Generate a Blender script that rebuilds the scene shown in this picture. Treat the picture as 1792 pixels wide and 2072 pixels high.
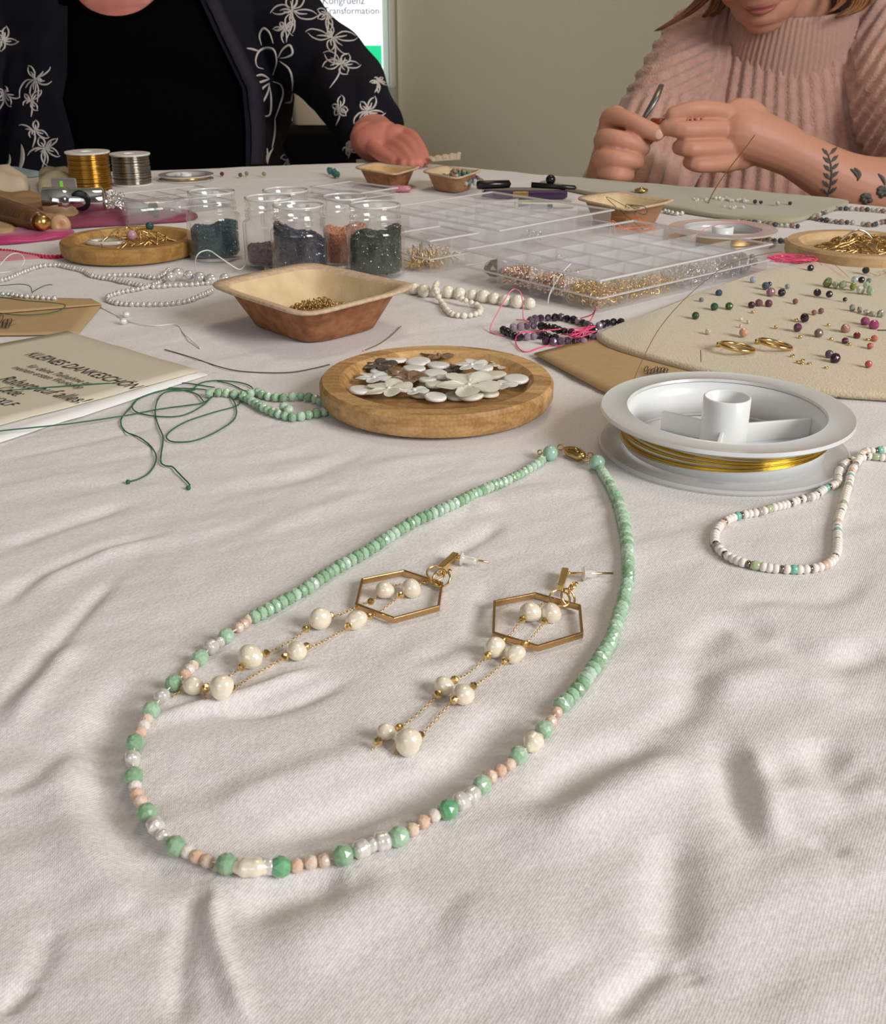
import bpy, math, random
import numpy as np
from mathutils import Vector, Matrix, Euler, bvhtree
random.seed(7); np.random.seed(7)
for o in list(bpy.data.objects): bpy.data.objects.remove(o)
SC = bpy.context.scene; COL = SC.collection
PI = math.pi
# ---------------------------------------------------------------- camera
TZ = 0.75                    # height of the cloth surface above the floor
CH = 0.155                   # camera height above the cloth
FP = 2200.0                  # focal length in pixels of the 1792 px wide frame
PT = math.radians(24.6)      # camera pitch downwards
cd = bpy.data.cameras.new('camera'); cam = bpy.data.objects.new('camera', cd); COL.objects.link(cam)
cam.location = (0, 0, TZ+CH); cam.rotation_euler = (PI/2-PT, 0, 0)
cd.sensor_fit = 'HORIZONTAL'; cd.sensor_width = 36.0; cd.lens = 36.0*FP/1792.0
cd.clip_start = 0.02; cd.clip_end = 30
cd.dof.use_dof = True; cd.dof.focus_distance = 0.40; cd.dof.aperture_fstop = 70.0
SC.camera = cam
# ---------------------------------------------------------------- world, lights, exposure
SC.view_settings.view_transform = 'Standard'; SC.view_settings.look = 'None'
SC.view_settings.gamma = 1.0; SC.view_settings.use_curve_mapping = False
SC.view_settings.exposure = 0.14
SC.cycles.transparent_max_bounces = 48; SC.cycles.max_bounces = 12
w = bpy.data.worlds.new('world'); SC.world = w; w.use_nodes = True
w.node_tree.nodes['Background'].inputs[0].default_value = (0.90, 0.94, 1.0, 1)
w.node_tree.nodes['Background'].inputs[1].default_value = .8
def area(name, loc, target, sx, sy, power, col, spread=180):
    l = bpy.data.lights.new(name, 'AREA'); l.shape = 'RECTANGLE'; l.size = sx; l.size_y = sy
    l.energy = power; l.color = col; l.spread = math.radians(spread)
    o = bpy.data.objects.new(name, l); COL.objects.link(o); o.location = loc
    d = Vector(target)-Vector(loc); o.rotation_euler = d.to_track_quat('-Z', 'Y').to_euler()
    return o
area('window_light', (1.38, -0.60, 1.62), (-0.05, 0.40, TZ), .8, .75, 29, (1.0, 0.985, 0.97))
area('ceiling_lamp_light', (0.3, 1.25, 2.5), (0.1, 1.1, 0.0), 0.5, 0.5, 6, (1.0, 0.80, 0.56))
area('rear_window_light', (-0.9, -1.75, 1.75), (0.0, 0.6, TZ), 1.4, 1.1, 4.5, (0.92, 0.96, 1.0))
# ---------------------------------------------------------------- pixel <-> world
F3 = Vector((0, math.cos(PT), -math.sin(PT))); U3 = Vector((0, math.sin(PT), math.cos(PT))); R3 = Vector((1, 0, 0))
def ray(px, py): return F3 + R3*((px-896)/FP) - U3*((py-1036)/FP)
def Gd(px, py, dz=0.0):
    """point at height dz above the cloth plane seen at that pixel"""
    d = ray(px, py); t = -(CH-dz)/d.z
    return Vector((d.x*t, d.y*t, TZ+dz))
def P(px, py, depth):
    d = ray(px, py)*depth
    return Vector((d.x, d.y, TZ+CH+d.z))
def sc(py, dz=0.0):          # pixels per metre at that row
    return math.cos(PT)*(py-(1036-FP*math.tan(PT)))/(CH-dz)
# ---------------------------------------------------------------- materials
MATS = {}
def _n(nt, t, **kw):
    n = nt.nodes.new(t)
    for k, v in kw.items(): setattr(n, k, v)
    return n
def mat(name, col, rough=.5, metal=0., trans=0., ior=1.45, sss=0., coat=0., noise=None, bump=None, clear=0., sheen=0., spec=.5, voro=None, emit=0., sssr=(.003,.002,.0015)):
    """noise=(scale, amount, second colour) ; bump=(scale, strength, distance) ; clear = share of straight-through transparency"""
    if name in MATS: return MATS[name]
    m = bpy.data.materials.new(name); m.use_nodes = True; nt = m.node_tree
    b = nt.nodes['Principled BSDF']; out = nt.nodes['Material Output']
    b.inputs['Base Color'].default_value = (*col, 1); b.inputs['Roughness'].default_value = rough
    b.inputs['Metallic'].default_value = metal; b.inputs['Transmission Weight'].default_value = trans
    b.inputs['IOR'].default_value = ior; b.inputs['Coat Weight'].default_value = coat
    b.inputs['Specular IOR Level'].default_value = spec
    b.inputs['Sheen Weight'].default_value = sheen
    if sss:
        b.inputs['Subsurface Weight'].default_value = sss; b.inputs['Subsurface Radius'].default_value = (1, .7, .5)
        b.inputs['Subsurface Scale'].default_value = sssr[0]
    if emit:
        b.inputs['Emission Color'].default_value = (*col, 1); b.inputs['Emission Strength'].default_value = emit
    tc = _n(nt, 'ShaderNodeTexCoord')
    if noise:
        nn = _n(nt, 'ShaderNodeTexNoise'); nn.inputs['Scale'].default_value = noise[0]; nn.inputs['Detail'].default_value = 4
        nt.links.new(tc.outputs['Object'], nn.inputs['Vector'])
        rp = _n(nt, 'ShaderNodeMapRange'); rp.inputs['From Min'].default_value = .35; rp.inputs['From Max'].default_value = .65
        rp.inputs['To Max'].default_value = noise[1]
        nt.links.new(nn.outputs['Fac'], rp.inputs['Value'])
        mx = _n(nt, 'ShaderNodeMix', data_type='RGBA'); mx.inputs['A'].default_value = (*col, 1); mx.inputs['B'].default_value = (*noise[2], 1)
        nt.links.new(rp.outputs['Result'], mx.inputs['Factor']); nt.links.new(mx.outputs['Result'], b.inputs['Base Color'])
    if bump:
        bn = _n(nt, 'ShaderNodeTexNoise'); bn.inputs['Scale'].default_value = bump[0]; bn.inputs['Detail'].default_value = 3
        nt.links.new(tc.outputs['Object'], bn.inputs['Vector'])
        bp = _n(nt, 'ShaderNodeBump'); bp.inputs['Strength'].default_value = bump[1]; bp.inputs['Distance'].default_value = bump[2] if len(bump) > 2 else .001
        nt.links.new(bn.outputs['Fac'], bp.inputs['Height']); nt.links.new(bp.outputs['Normal'], b.inputs['Normal'])
    if clear:
        tr = _n(nt, 'ShaderNodeBsdfTransparent'); m1 = _n(nt, 'ShaderNodeMixShader'); m2 = _n(nt, 'ShaderNodeMixShader')
        gl = _n(nt, 'ShaderNodeBsdfGlossy'); gl.inputs['Roughness'].default_value = rough; gl.inputs['Color'].default_value = (.95, .95, .95, 1)
        m1.inputs[0].default_value = 1-clear; nt.links.new(tr.outputs[0], m1.inputs[1]); nt.links.new(b.outputs[0], m1.inputs[2])
        lw = _n(nt, 'ShaderNodeLayerWeight'); lw.inputs['Blend'].default_value = .5     # mirror-like towards grazing angles, as clear plastic and glass are
        pw = _n(nt, 'ShaderNodeMath', operation='POWER'); pw.inputs[1].default_value = 4.0; nt.links.new(lw.outputs['Facing'], pw.inputs[0])
        ma = _n(nt, 'ShaderNodeMath', operation='MULTIPLY_ADD'); ma.inputs[1].default_value = .75; ma.inputs[2].default_value = .04; nt.links.new(pw.outputs[0], ma.inputs[0])
        nt.links.new(ma.outputs[0], m2.inputs[0]); nt.links.new(m1.outputs[0], m2.inputs[1]); nt.links.new(gl.outputs[0], m2.inputs[2]); nt.links.new(m2.outputs[0], out.inputs['Surface'])
    MATS[name] = m; return m
# ---------------------------------------------------------------- geometry helpers
class MB:
    def __init__(s): s.v = []; s.f = []; s.n = 0
    def add(s, V, Fc, mtx=None):
        V = np.asarray(V, float).reshape(-1, 3)
        if mtx is not None:
            A = np.array(mtx); V = V @ A[:3, :3].T + A[:3, 3]
        s.v.append(V); s.f.extend([tuple(i+s.n for i in f) for f in Fc]); s.n += len(V); return s
    def mesh(s, name, off=(0, 0, 0)):
        V = np.concatenate(s.v) if s.v else np.zeros((0, 3))
        me = bpy.data.meshes.new(name); me.from_pydata((V-np.array(off)).tolist(), [], s.f); me.update(); return me
def wloc(o):
    l = Vector((0, 0, 0))
    while o is not None: l = l + o.location; o = o.parent
    return l
def link(name, me, m=None, parent=None, smooth=True, loc=None):
    o = bpy.data.objects.new(name, me); COL.objects.link(o)
    if parent is not None: o.parent = parent
    if loc is not None: o.location = loc
    if me is not None:
        if m is not None and not me.materials: me.materials.append(m)
        if smooth and not me.get('sm'):
            me.polygons.foreach_set('use_smooth', [True]*len(me.polygons)); me['sm'] = 1
    return o
def tag(o, label=None, cat=None, group=None, kind=None):
    if label: o['label'] = label
    if cat: o['category'] = cat
    if group: o['group'] = group
    if kind: o['kind'] = kind
    return o
def thing(name, label, cat, loc, group=None):
    o = bpy.data.objects.new(name, None); COL.objects.link(o); o.location = loc; o.empty_display_size = .01
    return tag(o, label, cat, group)
def part(name, mb, m, parent, smooth=True, label=None, kind=None):
    """geometry given in world coordinates, parented under a thing or part that is not rotated"""
    o = link(name, mb.mesh(name, wloc(parent)), m, parent, smooth)
    if label: o['label'] = label
    if kind: o['kind'] = kind
    return o
def solo(name, mb, m, label, cat, base, smooth=True, group=None, kind=None):
    o = link(name, mb.mesh(name, base), m, None, smooth, base)
    return tag(o, label, cat, group, kind)
def inst(name, me, parent, pos, M3=None, scale=(1, 1, 1)):
    """a copy that shares mesh data; pos in world coordinates"""
    o = bpy.data.objects.new(name, me); COL.objects.link(o)
    off = Vector((0, 0, 0))
    if parent is not None: o.parent = parent; off = wloc(parent)
    mm = Matrix.Translation(Vector(pos)-off) @ (M3.to_4x4() if M3 is not None else Matrix.Identity(4)) @ Matrix.Diagonal((*scale, 1))
    o.matrix_local = mm
    return o
def struct(name, mb, m, smooth=False):
    o = link(name, mb.mesh(name), m, None, smooth); o['kind'] = 'structure'; return o
def autosmooth(o, ang=40):
    me = o.data
    try: me.set_sharp_from_angle(angle=math.radians(ang))
    except Exception: pass
    return o
def g_box(c, s, bev=0.0):
    cx, cy, cz = c; x, y, z = s[0]/2, s[1]/2, s[2]/2
    if bev <= 0:
        V = [(cx+a*x, cy+b*y, cz+d*z) for d in (-1, 1) for a, b in ((-1, -1), (1, -1), (1, 1), (-1, 1))]
        return V, [(0, 3, 2, 1), (4, 5, 6, 7), (0, 1, 5, 4), (1, 2, 6, 5), (2, 3, 7, 6), (3, 0, 4, 7)]
    V = []; Fc = []
    rings = [(-z, bev), (-z+bev, 0), (z-bev, 0), (z, bev)]
    for dz, ins in rings:
        X, Y = x-ins, y-ins; b = bev*.6
        for a, q in ((-X, -Y+b), (-X+b, -Y), (X-b, -Y), (X, -Y+b), (X, Y-b), (X-b, Y), (-X+b, Y), (-X, Y-b)):
            V.append((cx+a, cy+q, cz+dz))
    for r in range(3):
        for i in range(8):
            j = (i+1) % 8; Fc.append((r*8+i, r*8+j, r*8+8+j, r*8+8+i))
    Fc.append(tuple(range(7, -1, -1))); Fc.append(tuple(range(24, 32)))
    return V, Fc
def g_lathe(prof, n=32, closed=False):
    """prof = list of (r, z)"""
    V = []; Fc = []; k = len(prof)
    for i in range(n):
        a = 2*PI*i/n; c, s = math.cos(a), math.sin(a)
        V += [(r*c, r*s, z) for r, z in prof]
    for i in range(n):
        j = (i+1) % n
        for q in range(k if closed else k-1):
            p = (q+1) % k; Fc.append((i*k+q, j*k+q, j*k+p, i*k+p))
    if not closed:
        if prof[0][0] > 1e-6: Fc.append(tuple(i*k for i in range(n-1, -1, -1)))
        if prof[-1][0] > 1e-6: Fc.append(tuple(i*k+k-1 for i in range(n)))
    return V, Fc
def g_torus(R, r, n=24, k=8, sx=1., sy=1.):
    V = []; Fc = []
    for i in range(n):
        a = 2*PI*i/n
        for q in range(k):
            b = 2*PI*q/k; rr = R+r*math.cos(b); V.append((rr*math.cos(a)*sx, rr*math.sin(a)*sy, r*math.sin(b)))
    for i in range(n):
        for q in range(k):
            Fc.append((i*k+q, ((i+1) % n)*k+q, ((i+1) % n)*k+(q+1) % k, i*k+(q+1) % k))
    return V, Fc
def g_sphere(r, n=16, k=10):
    return g_lathe([(max(1e-7, r*math.sin(PI*i/k)), -r*math.cos(PI*i/k)) for i in range(k+1)], n)
def g_ico(r=1., sub=1):
    t = (1+5**.5)/2
    V = [Vector(v).normalized() for v in ((-1, t, 0), (1, t, 0), (-1, -t, 0), (1, -t, 0), (0, -1, t), (0, 1, t), (0, -1, -t), (0, 1, -t), (t, 0, -1), (t, 0, 1), (-t, 0, -1), (-t, 0, 1))]
    Fc = [(0, 11, 5), (0, 5, 1), (0, 1, 7), (0, 7, 10), (0, 10, 11), (1, 5, 9), (5, 11, 4), (11, 10, 2), (10, 7, 6), (7, 1, 8), (3, 9, 4), (3, 4, 2), (3, 2, 6), (3, 6, 8), (3, 8, 9), (4, 9, 5), (2, 4, 11), (6, 2, 10), (8, 6, 7), (9, 8, 1)]
    for _ in range(sub):
        c = {}; N = []
        def mid(a, b):
            k = (min(a, b), max(a, b))
            if k not in c: c[k] = len(V); V.append(((V[a]+V[b])/2).normalized())
            return c[k]
        for a, b, d in Fc:
            x, y, z = mid(a, b), mid(b, d), mid(d, a); N += [(a, x, z), (b, y, x), (d, z, y), (x, y, z)]
        Fc = N
    return np.array([tuple(v) for v in V])*r, Fc
def smooth_path(pts, step):
    """Catmull-Rom through points, resampled at equal steps (or to n points if step is int)"""
    p = [Vector(q) for q in pts]
    if len(p) < 2: return p
    e = [p[0]*2-p[1]]+p+[p[-1]*2-p[-2]]; out = []
    for i in range(1, len(e)-2):
        for k in range(12):
            t = k/12; a, b, c, d = e[i-1], e[i], e[i+1], e[i+2]
            out.append(.5*((2*b)+(c-a)*t+(2*a-5*b+4*c-d)*t*t+(3*b-a-3*c+d)*t**3))
    out.append(p[-1])
    L = [0]
    for i in range(1, len(out)): L.append(L[-1]+(out[i]-out[i-1]).length)
    n = step if isinstance(step, int) else max(2, int(L[-1]/step)+1)
    res = []; j = 0
    for i in range(n):
        s = (L[-1]*i/(n-1)) if isinstance(step, int) else min(i*step, L[-1])
        while j < len(L)-2 and L[j+1] < s: j += 1
        t = (s-L[j])/max(1e-9, L[j+1]-L[j]); res.append(out[j].lerp(out[j+1], min(1, max(0, t))))
    return res
def g_tube(pts, r, n=6, close=False, flat=1.0, caps=True):
    pts = [Vector(p) for p in pts]; m = len(pts); V = []; Fc = []
    rr = r if hasattr(r, '__len__') else [r]*m
    T = [(pts[min(i+1, m-1)]-pts[max(i-1, 0)]).normalized() if not close else (pts[(i+1) % m]-pts[i-1]).normalized() for i in range(m)]
    up = Vector((0, 0, 1)) if abs(T[0].z) < .9 else Vector((1, 0, 0))
    N = (up-T[0]*up.dot(T[0])).normalized()
    for i in range(m):
        N = N-T[i]*N.dot(T[i])
        N = N.normalized() if N.length > 1e-6 else T[i].orthogonal().normalized()
        B = T[i].cross(N)
        for k in range(n):
            a = 2*PI*k/n; V.append(tuple(pts[i]+N*(math.cos(a)*rr[i]*flat)+B*(math.sin(a)*rr[i])))
    for i in range(m if close else m-1):
        j = (i+1) % m
        for k in range(n): Fc.append((i*n+k, i*n+(k+1) % n, j*n+(k+1) % n, j*n+k))
    if not close and caps: Fc.append(tuple(range(n-1, -1, -1))); Fc.append(tuple((m-1)*n+k for k in range(n)))
    return V, Fc
def frame(z, up=Vector((0, 0, 1))):
    """rotation taking local z to the direction"""
    z = Vector(z).normalized(); x = up.cross(z)
    if x.length < 1e-4: x = Vector((1, 0, 0)).cross(z)
    x.normalize(); y = z.cross(x); return Matrix((x, y, z)).transposed()
def RotZ(a): return Matrix.Rotation(a, 4, 'Z')
def T4(p): return Matrix.Translation(Vector(p))
def TR(p, M3): return Matrix.Translation(Vector(p)) @ M3.to_4x4()
# ---------------------------------------------------------------- cloth relief
def vnoise(x, y, seed=0):
    xi = np.floor(x).astype(np.int64); yi = np.floor(y).astype(np.int64); fx = x-xi; fy = y-yi
    fx = fx*fx*fx*(fx*(6*fx-15)+10); fy = fy*fy*fy*(fy*(6*fy-15)+10)
    def h(a, b):
        n = (a*374761393+b*668265263+seed*974711) & 0x7fffffff
        n = ((n ^ (n >> 13))*1274126177) & 0x7fffffff
        return ((n ^ (n >> 16)) & 0xffff)/65535.0
    return (h(xi, yi)*(1-fx)+h(xi+1, yi)*fx)*(1-fy)+(h(xi, yi+1)*(1-fx)+h(xi+1, yi+1)*fx)*fy
# folds: (pixels along the fold, half width mm, height mm)
FOLDS = [
 ([(405, 1792), (380, 1870), (365, 1960), (362, 2080)], 2.2, -1.0), ([(428, 1785), (432, 1870), (455, 1960), (505, 2080)], 1.7, 1.3),
 ([(250, 1380), (205, 1490), (205, 1600), (270, 1720), (400, 1800)], 5.5, -2.6), ([(170, 1500), (150, 1620), (230, 1780), (330, 1860)], 6, 1.3),
 ([(-20, 1440), (50, 1370), (120, 1290), (230, 1170)], 2.4, -1.3), ([(20, 1470), (90, 1380), (160, 1300)], 3, 1.2),
 ([(-10, 1240), (60, 1170), (200, 1110), (330, 1075)], 3, -1.1), ([(60, 1200), (170, 1130), (320, 1090)], 4, .9),
 ([(-10, 1110), (130, 1060), (260, 1020)], 3.5, -1.0), ([(300, 1460), (480, 1410), (640, 1355)], 2.5, 1.5), ([(420, 1440), (560, 1432), (700, 1378)], 2.6, -1.1),
 ([(420, 1640), (640, 1560), (800, 1500)], 5, 1.2), ([(540, 1700), (720, 1640), (900, 1560), (1040, 1440)], 5.5, -2.6),
 ([(820, 1350), (960, 1280), (990, 1180)], 4, -1.0), ([(860, 1060), (940, 1020), (1000, 1040)], 5, 1.1), ([(900, 1130), (970, 1090), (1010, 1060)], 3, -1.0),
 ([(1090, 1620), (1180, 1550), (1330, 1495)], 4.5, -2.2), ([(1110, 1700), (1270, 1600), (1370, 1540)], 6, 1.8), ([(1370, 1690), (1360, 1800), (1350, 1930)], 5, -2.1),
 ([(1350, 1930), (1290, 1990), (1220, 2060)], 2.6, -1.5), ([(1370, 1945), (1410, 1990)], 2.4, -.8), ([(1460, 1500), (1490, 1600), (1545, 1720)], 4.5, -1.8), ([(1520, 1520), (1545, 1620), (1555, 1710)], 3.5, 1.8),
 ([(1660, 1490), (1690, 1580), (1760, 1560)], 5, -1.6), ([(1570, 1640), (1680, 1590), (1792, 1610)], 6, 1.3), ([(1640, 1700), (1715, 1730)], 2.4, -1.0),
 ([(1400, 1330), (1470, 1260), (1560, 1290)], 5, -1.5), ([(1420, 1400), (1560, 1370), (1700, 1400)], 6, 1.4), ([(1560, 1290), (1680, 1330), (1792, 1310)], 5, -1.6),
 ([(1290, 1480), (1380, 1440), (1420, 1350)], 5, -1.4), ([(60, 1990), (40, 2010), (0, 2050)], 2.0, -1.2), ([(60, 1990), (90, 1930), (95, 1880)], 2.4, -.9), ([(250, 1830), (300, 1870), (345, 1890)], 2.6, -.7),
 ([(480, 1850), (600, 1800), (700, 1790)], 5, -2.0), ([(560, 1960), (700, 1850), (830, 1800)], 7, 1.4), ([(900, 1850), (1050, 1900), (1130, 1980)], 8, 1.2),
 ([(1480, 1220), (1560, 1210), (1680, 1215), (1740, 1170)], 4, -.9), ([(700, 960), (850, 930), (1000, 905)], 5, .9), ([(430, 1000), (620, 960), (760, 900)], 5, -.7),
 ([(0, 930), (160, 900), (300, 870)], 3, -.6), ([(500, 1090), (640, 1030), (760, 990)], 5, .7), ([(0, 1610), (80, 1560), (140, 1500)], 3.5, -.9),
]
_FG = []
for px, wd, ht in FOLDS:
    q = [Gd(a, b) for a, b in px]; q = smooth_path(q, 24); _FG.append((np.array([(p.x, p.y) for p in q]), wd*1e-3, ht*1e-3))
FLAT = []        # (x, y, radius) where something rigid lies: the cloth is pressed flat
def flat(px, py, r_mm, dz=0): p = Gd(px, py, dz); FLAT.append((p.x, p.y, r_mm*1e-3))
for _f in ((883, 763, 53, .0115), (1468, 832, 52, .0155), (262, 480, 48, .012), (1741, 490, 51, .012), (630, 583, 34, .022), (785, 341, 28, .017), (915, 348, 28, .017), (1268, 406, 45, .019),
           (427, 388, 19, .045), (542, 400, 19, .045), (577, 385, 19, .045), (603, 415, 19, .045), (697, 398, 18, .045), (758, 414, 19, .045), (1060, 545, 40, .005), (1140, 590, 40, .005), (1220, 600, 30, .005),
           (1150, 520, 60, .005), (1260, 560, 45, .005), (1350, 560, 50, .005), (1440, 530, 50, .005), (1000, 440, 70, .005), (1120, 455, 50, .005), (880, 480, 30, .01), (1500, 690, 80, 0), (1650, 720, 90, 0), (1600, 620, 90, 0), (1750, 640, 90, 0),
           (1450, 650, 60, 0), (1400, 410, 80, 0), (1520, 415, 80, 0), (1280, 395, 60, 0), (1640, 420, 50, 0)): flat(*_f)
def Hc(x, y):
    x = np.asarray(x, float); y = np.asarray(y, float); sh = np.broadcast(x, y).shape
    x = np.broadcast_to(x, sh).ravel(); y = np.broadcast_to(y, sh).ravel()
    a = .45; u = x*math.cos(a)+y*math.sin(a); v = -x*math.sin(a)+y*math.cos(a)
    wx = vnoise(x*9, y*9, 5)*.03
    z = (vnoise(u*22+wx*30, v*75+wx*60, 1)-.5)*1.3e-3
    z += (vnoise(u*60, v*130+wx*90, 2)-.5)*.45e-3
    z += (vnoise(x*7, y*7, 3)-.5)*1.4e-3
    u2 = x*math.cos(-.5)+y*math.sin(-.5); v2 = -x*math.sin(-.5)+y*math.cos(-.5)
    z += (vnoise(u2*30, v2*85, 4)-.5)*.6e-3
    z += (vnoise(u*150+wx*200, v*250+wx*150, 6)-.5)*.30e-3+(vnoise(x*330, y*330, 7)-.5)*.09e-3
    far = np.clip((y-.38)/.3, 0, 1); z *= (1-.35*far)
    for g, wd, ht in _FG:
        lo = g.min(0)-4*wd; hi = g.max(0)+4*wd
        k = np.where((x > lo[0]) & (x < hi[0]) & (y > lo[1]) & (y < hi[1]))[0]
        if len(k) == 0: continue
        dm = np.full(len(k), 9.); tm = np.zeros(len(k)); n = len(g)
        for i in range(n-1):
            A = g[i]; B = g[i+1]; AB = B-A; L2 = AB @ AB+1e-12
            t = np.clip(((x[k]-A[0])*AB[0]+(y[k]-A[1])*AB[1])/L2, 0, 1)
            d = np.hypot(x[k]-A[0]-t*AB[0], y[k]-A[1]-t*AB[1]); s = d < dm
            dm[s] = d[s]; tm[s] = (i+t[s])/(n-1)
        z[k] += 1.35*ht*np.exp(-(dm/wd)**2)*np.clip(np.sin(np.clip(tm*.9+.05, 0, 1)*PI)*1.6, 0, 1)
    for fx, fy, fr in FLAT:
        d = np.hypot(x-fx, y-fy); m = np.clip((d-fr)/.022, 0, 1); m = m*m*(3-2*m); z *= m
    return z.reshape(sh)
def H1(x, y): return float(Hc(np.array([x]), np.array([y]))[0])
def G(px, py, dz=0.0):
    """point dz above the real cloth relief seen at that pixel"""
    p = Gd(px, py, dz)
    for _ in range(2): p = Gd(px, py, dz+H1(p.x, p.y))
    return p
# ================================================================ materials used in many places
GOLD = mat('gold_metal', (.83, .58, .24), .2, 1.0, bump=(900, .15, .0003))
GOLDD = mat('antique_gold_metal', (.62, .42, .17), .28, 1.0)
SILVER = mat('silver_metal', (.75, .74, .72), .18, 1.0)
CHROME = mat('chrome', (.82, .83, .84), .06, 1.0)
GLASS = mat('jar_glass', (.94, .97, .96), .03, 0, clear=.985, spec=.9)
CLEARP = mat('clear_plastic', (.93, .93, .94), .10, 0, clear=.84, spec=.7)
CLEARB = mat('clear_plastic_base', (.84, .83, .83), .10, 0, clear=.95, spec=.7)
PEARL = mat('freshwater_pearl', (.90, .81, .62), .16, .12, coat=.9, sss=.15, noise=(260, .6, (.90, .80, .68)), bump=(420, .5, .0006))
PEARLW = mat('white_pearl', (.78, .74, .68), .12, .30, coat=.9, sss=.1, bump=(450, .5, .0006))
BRZ = mat('bronze_gold', (.58, .38, .18), .16, 1.0)
JADE = [mat('green_aventurine_%d' % i, c, .22, coat=.5, sss=.45, trans=.08, noise=(500, .8, c2), sssr=(.002,)) for i, (c, c2) in enumerate([((.33, .53, .34), (.50, .68, .52)), ((.24, .42, .24), (.38, .56, .38)), ((.46, .64, .48), (.62, .76, .63))])]
JADES = mat('smooth_jade', (.38, .63, .46), .12, coat=.8, sss=.4, trans=.2, noise=(120, .5, (.52, .78, .66)), sssr=(.003,))
JADEG = mat('strong_green_jade', (.14, .42, .20), .2, coat=.6, sss=.3, trans=.2, noise=(400, .6, (.30, .62, .36)))
PEACH = [mat('peach_moonstone_%d' % i, c, .2, coat=.4, sss=.4, trans=.15, noise=(500, .7, c2), sssr=(.002,)) for i, (c, c2) in enumerate([((.85, .62, .47), (.9, .76, .66)), ((.80, .52, .36), (.88, .68, .55)), ((.88, .76, .68), (.93, .86, .80))])]
# ================================================================ room
def wall_mat():
    m = bpy.data.materials.new('olive_plaster'); m.use_nodes = True; nt = m.node_tree; b = nt.nodes['Principled BSDF']
    b.inputs['Roughness'].default_value = .85
    tc = _n(nt, 'ShaderNodeTexCoord'); n = _n(nt, 'ShaderNodeTexNoise'); n.inputs['Scale'].default_value = 1.2; n.inputs['Detail'].default_value = 3
    nt.links.new(tc.outputs['Object'], n.inputs['Vector'])
    r = _n(nt, 'ShaderNodeValToRGB'); r.color_ramp.elements[0].position = .3; r.color_ramp.elements[0].color = (.60, .56, .42, 1)
    r.color_ramp.elements[1].position = .7; r.color_ramp.elements[1].color = (.65, .61, .46, 1)
    nt.links.new(n.outputs['Fac'], r.inputs[0]); nt.links.new(r.outputs[0], b.inputs['Base Color'])
    n2 = _n(nt, 'ShaderNodeTexNoise'); n2.inputs['Scale'].default_value = 220; bp = _n(nt, 'ShaderNodeBump'); bp.inputs['Strength'].default_value = .25; bp.inputs['Distance'].default_value = .002
    nt.links.new(tc.outputs['Object'], n2.inputs['Vector']); nt.links.new(n2.outputs['Fac'], bp.inputs['Height']); nt.links.new(bp.outputs['Normal'], b.inputs['Normal'])
    return m
WALL = wall_mat()
LW = mat('sage_wall_paint', (.33, .32, .28), .9)
def quad(a, b, c, d): m = MB(); m.add([a, b, c, d], [(0, 1, 2, 3)]); return m
RX, RY0, RY1, RH = 2.4, -2.1, 2.75, 2.6
RR = 1.50      # the right wall with its window stands close to the table
def wallbox(c, s): m = MB(); m.add(*g_box(c, s)); return m
struct('floor', wallbox((0, .325, -.05), (5.0, 5.1, .1)), mat('floor_boards', (.30, .22, .15), .6, noise=(3, .6, (.22, .15, .10))))
struct('ceiling', wallbox((0, .325, RH+.05), (5.0, 5.1, .1)), mat('ceiling_paint', (.55, .54, .52), .9))
struct('wall_back', wallbox((0, RY1+.05, RH/2), (5.0, .1, RH)), WALL)
struct('wall_left', wallbox((-RX-.05, .325, RH/2), (.1, 4.85, RH)), LW)
# right wall and the wall behind the camera with window openings (the daylight)
def wall_open(name, axis, at, lo, hi, w0, w1, z0, z1):
    m = MB()
    def bx(a0, a1, b0, b1):
        c = ((a0+a1)/2, (b0+b1)/2); s = (a1-a0, b1-b0)
        m.add(*(g_box((at, c[0], c[1]), (.1, s[0], s[1])) if axis == 'x' else g_box((c[0], at, c[1]), (s[0], .1, s[1]))))
    bx(lo, w0, 0, RH); bx(w1, hi, 0, RH); bx(w0, w1, 0, z0); bx(w0, w1, z1, RH)
    struct(name, m, LW)
wall_open('wall_right', 'x', RR+.05, -2.1, 2.75, -1.4, .1, .85, 2.2)
wall_open('wall_front', 'y', RY0-.05, -2.4, 1.5, -1.8, .2, .9, 2.3)
WF = mat('window_frame_paint', (.8, .8, .78), .5)
def window(name, axis, at, w0, w1, z0, z1):
    r = bpy.data.objects.new(name, None); COL.objects.link(r); r['kind'] = 'structure'
    r.location = (at, (w0+w1)/2, z0) if axis == 'x' else ((w0+w1)/2, at, z0)
    def bar(a, b, c, d):
        m = MB(); cc = ((a+b)/2, (c+d)/2); s = (b-a, d-c)
        m.add(*(g_box((at, cc[0], cc[1]), (.06, s[0], s[1]), .008) if axis == 'x' else g_box((cc[0], at, cc[1]), (s[0], .06, s[1]), .008)))
        part('window_frame', m, WF, r, False)
    bar(w0, w1, z0, z0+.05); bar(w0, w1, z1-.05, z1); bar(w0, w0+.05, z0+.05, z1-.05); bar(w1-.05, w1, z0+.05, z1-.05)
    bar((w0+w1)/2-.025, (w0+w1)/2+.025, z0+.05, z1-.05)
window('window_1', 'x', RR+.03, -1.4, .1, .85, 2.2); window('window_2', 'y', RY0-.03, -1.8, .2, .9, 2.3)
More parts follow.
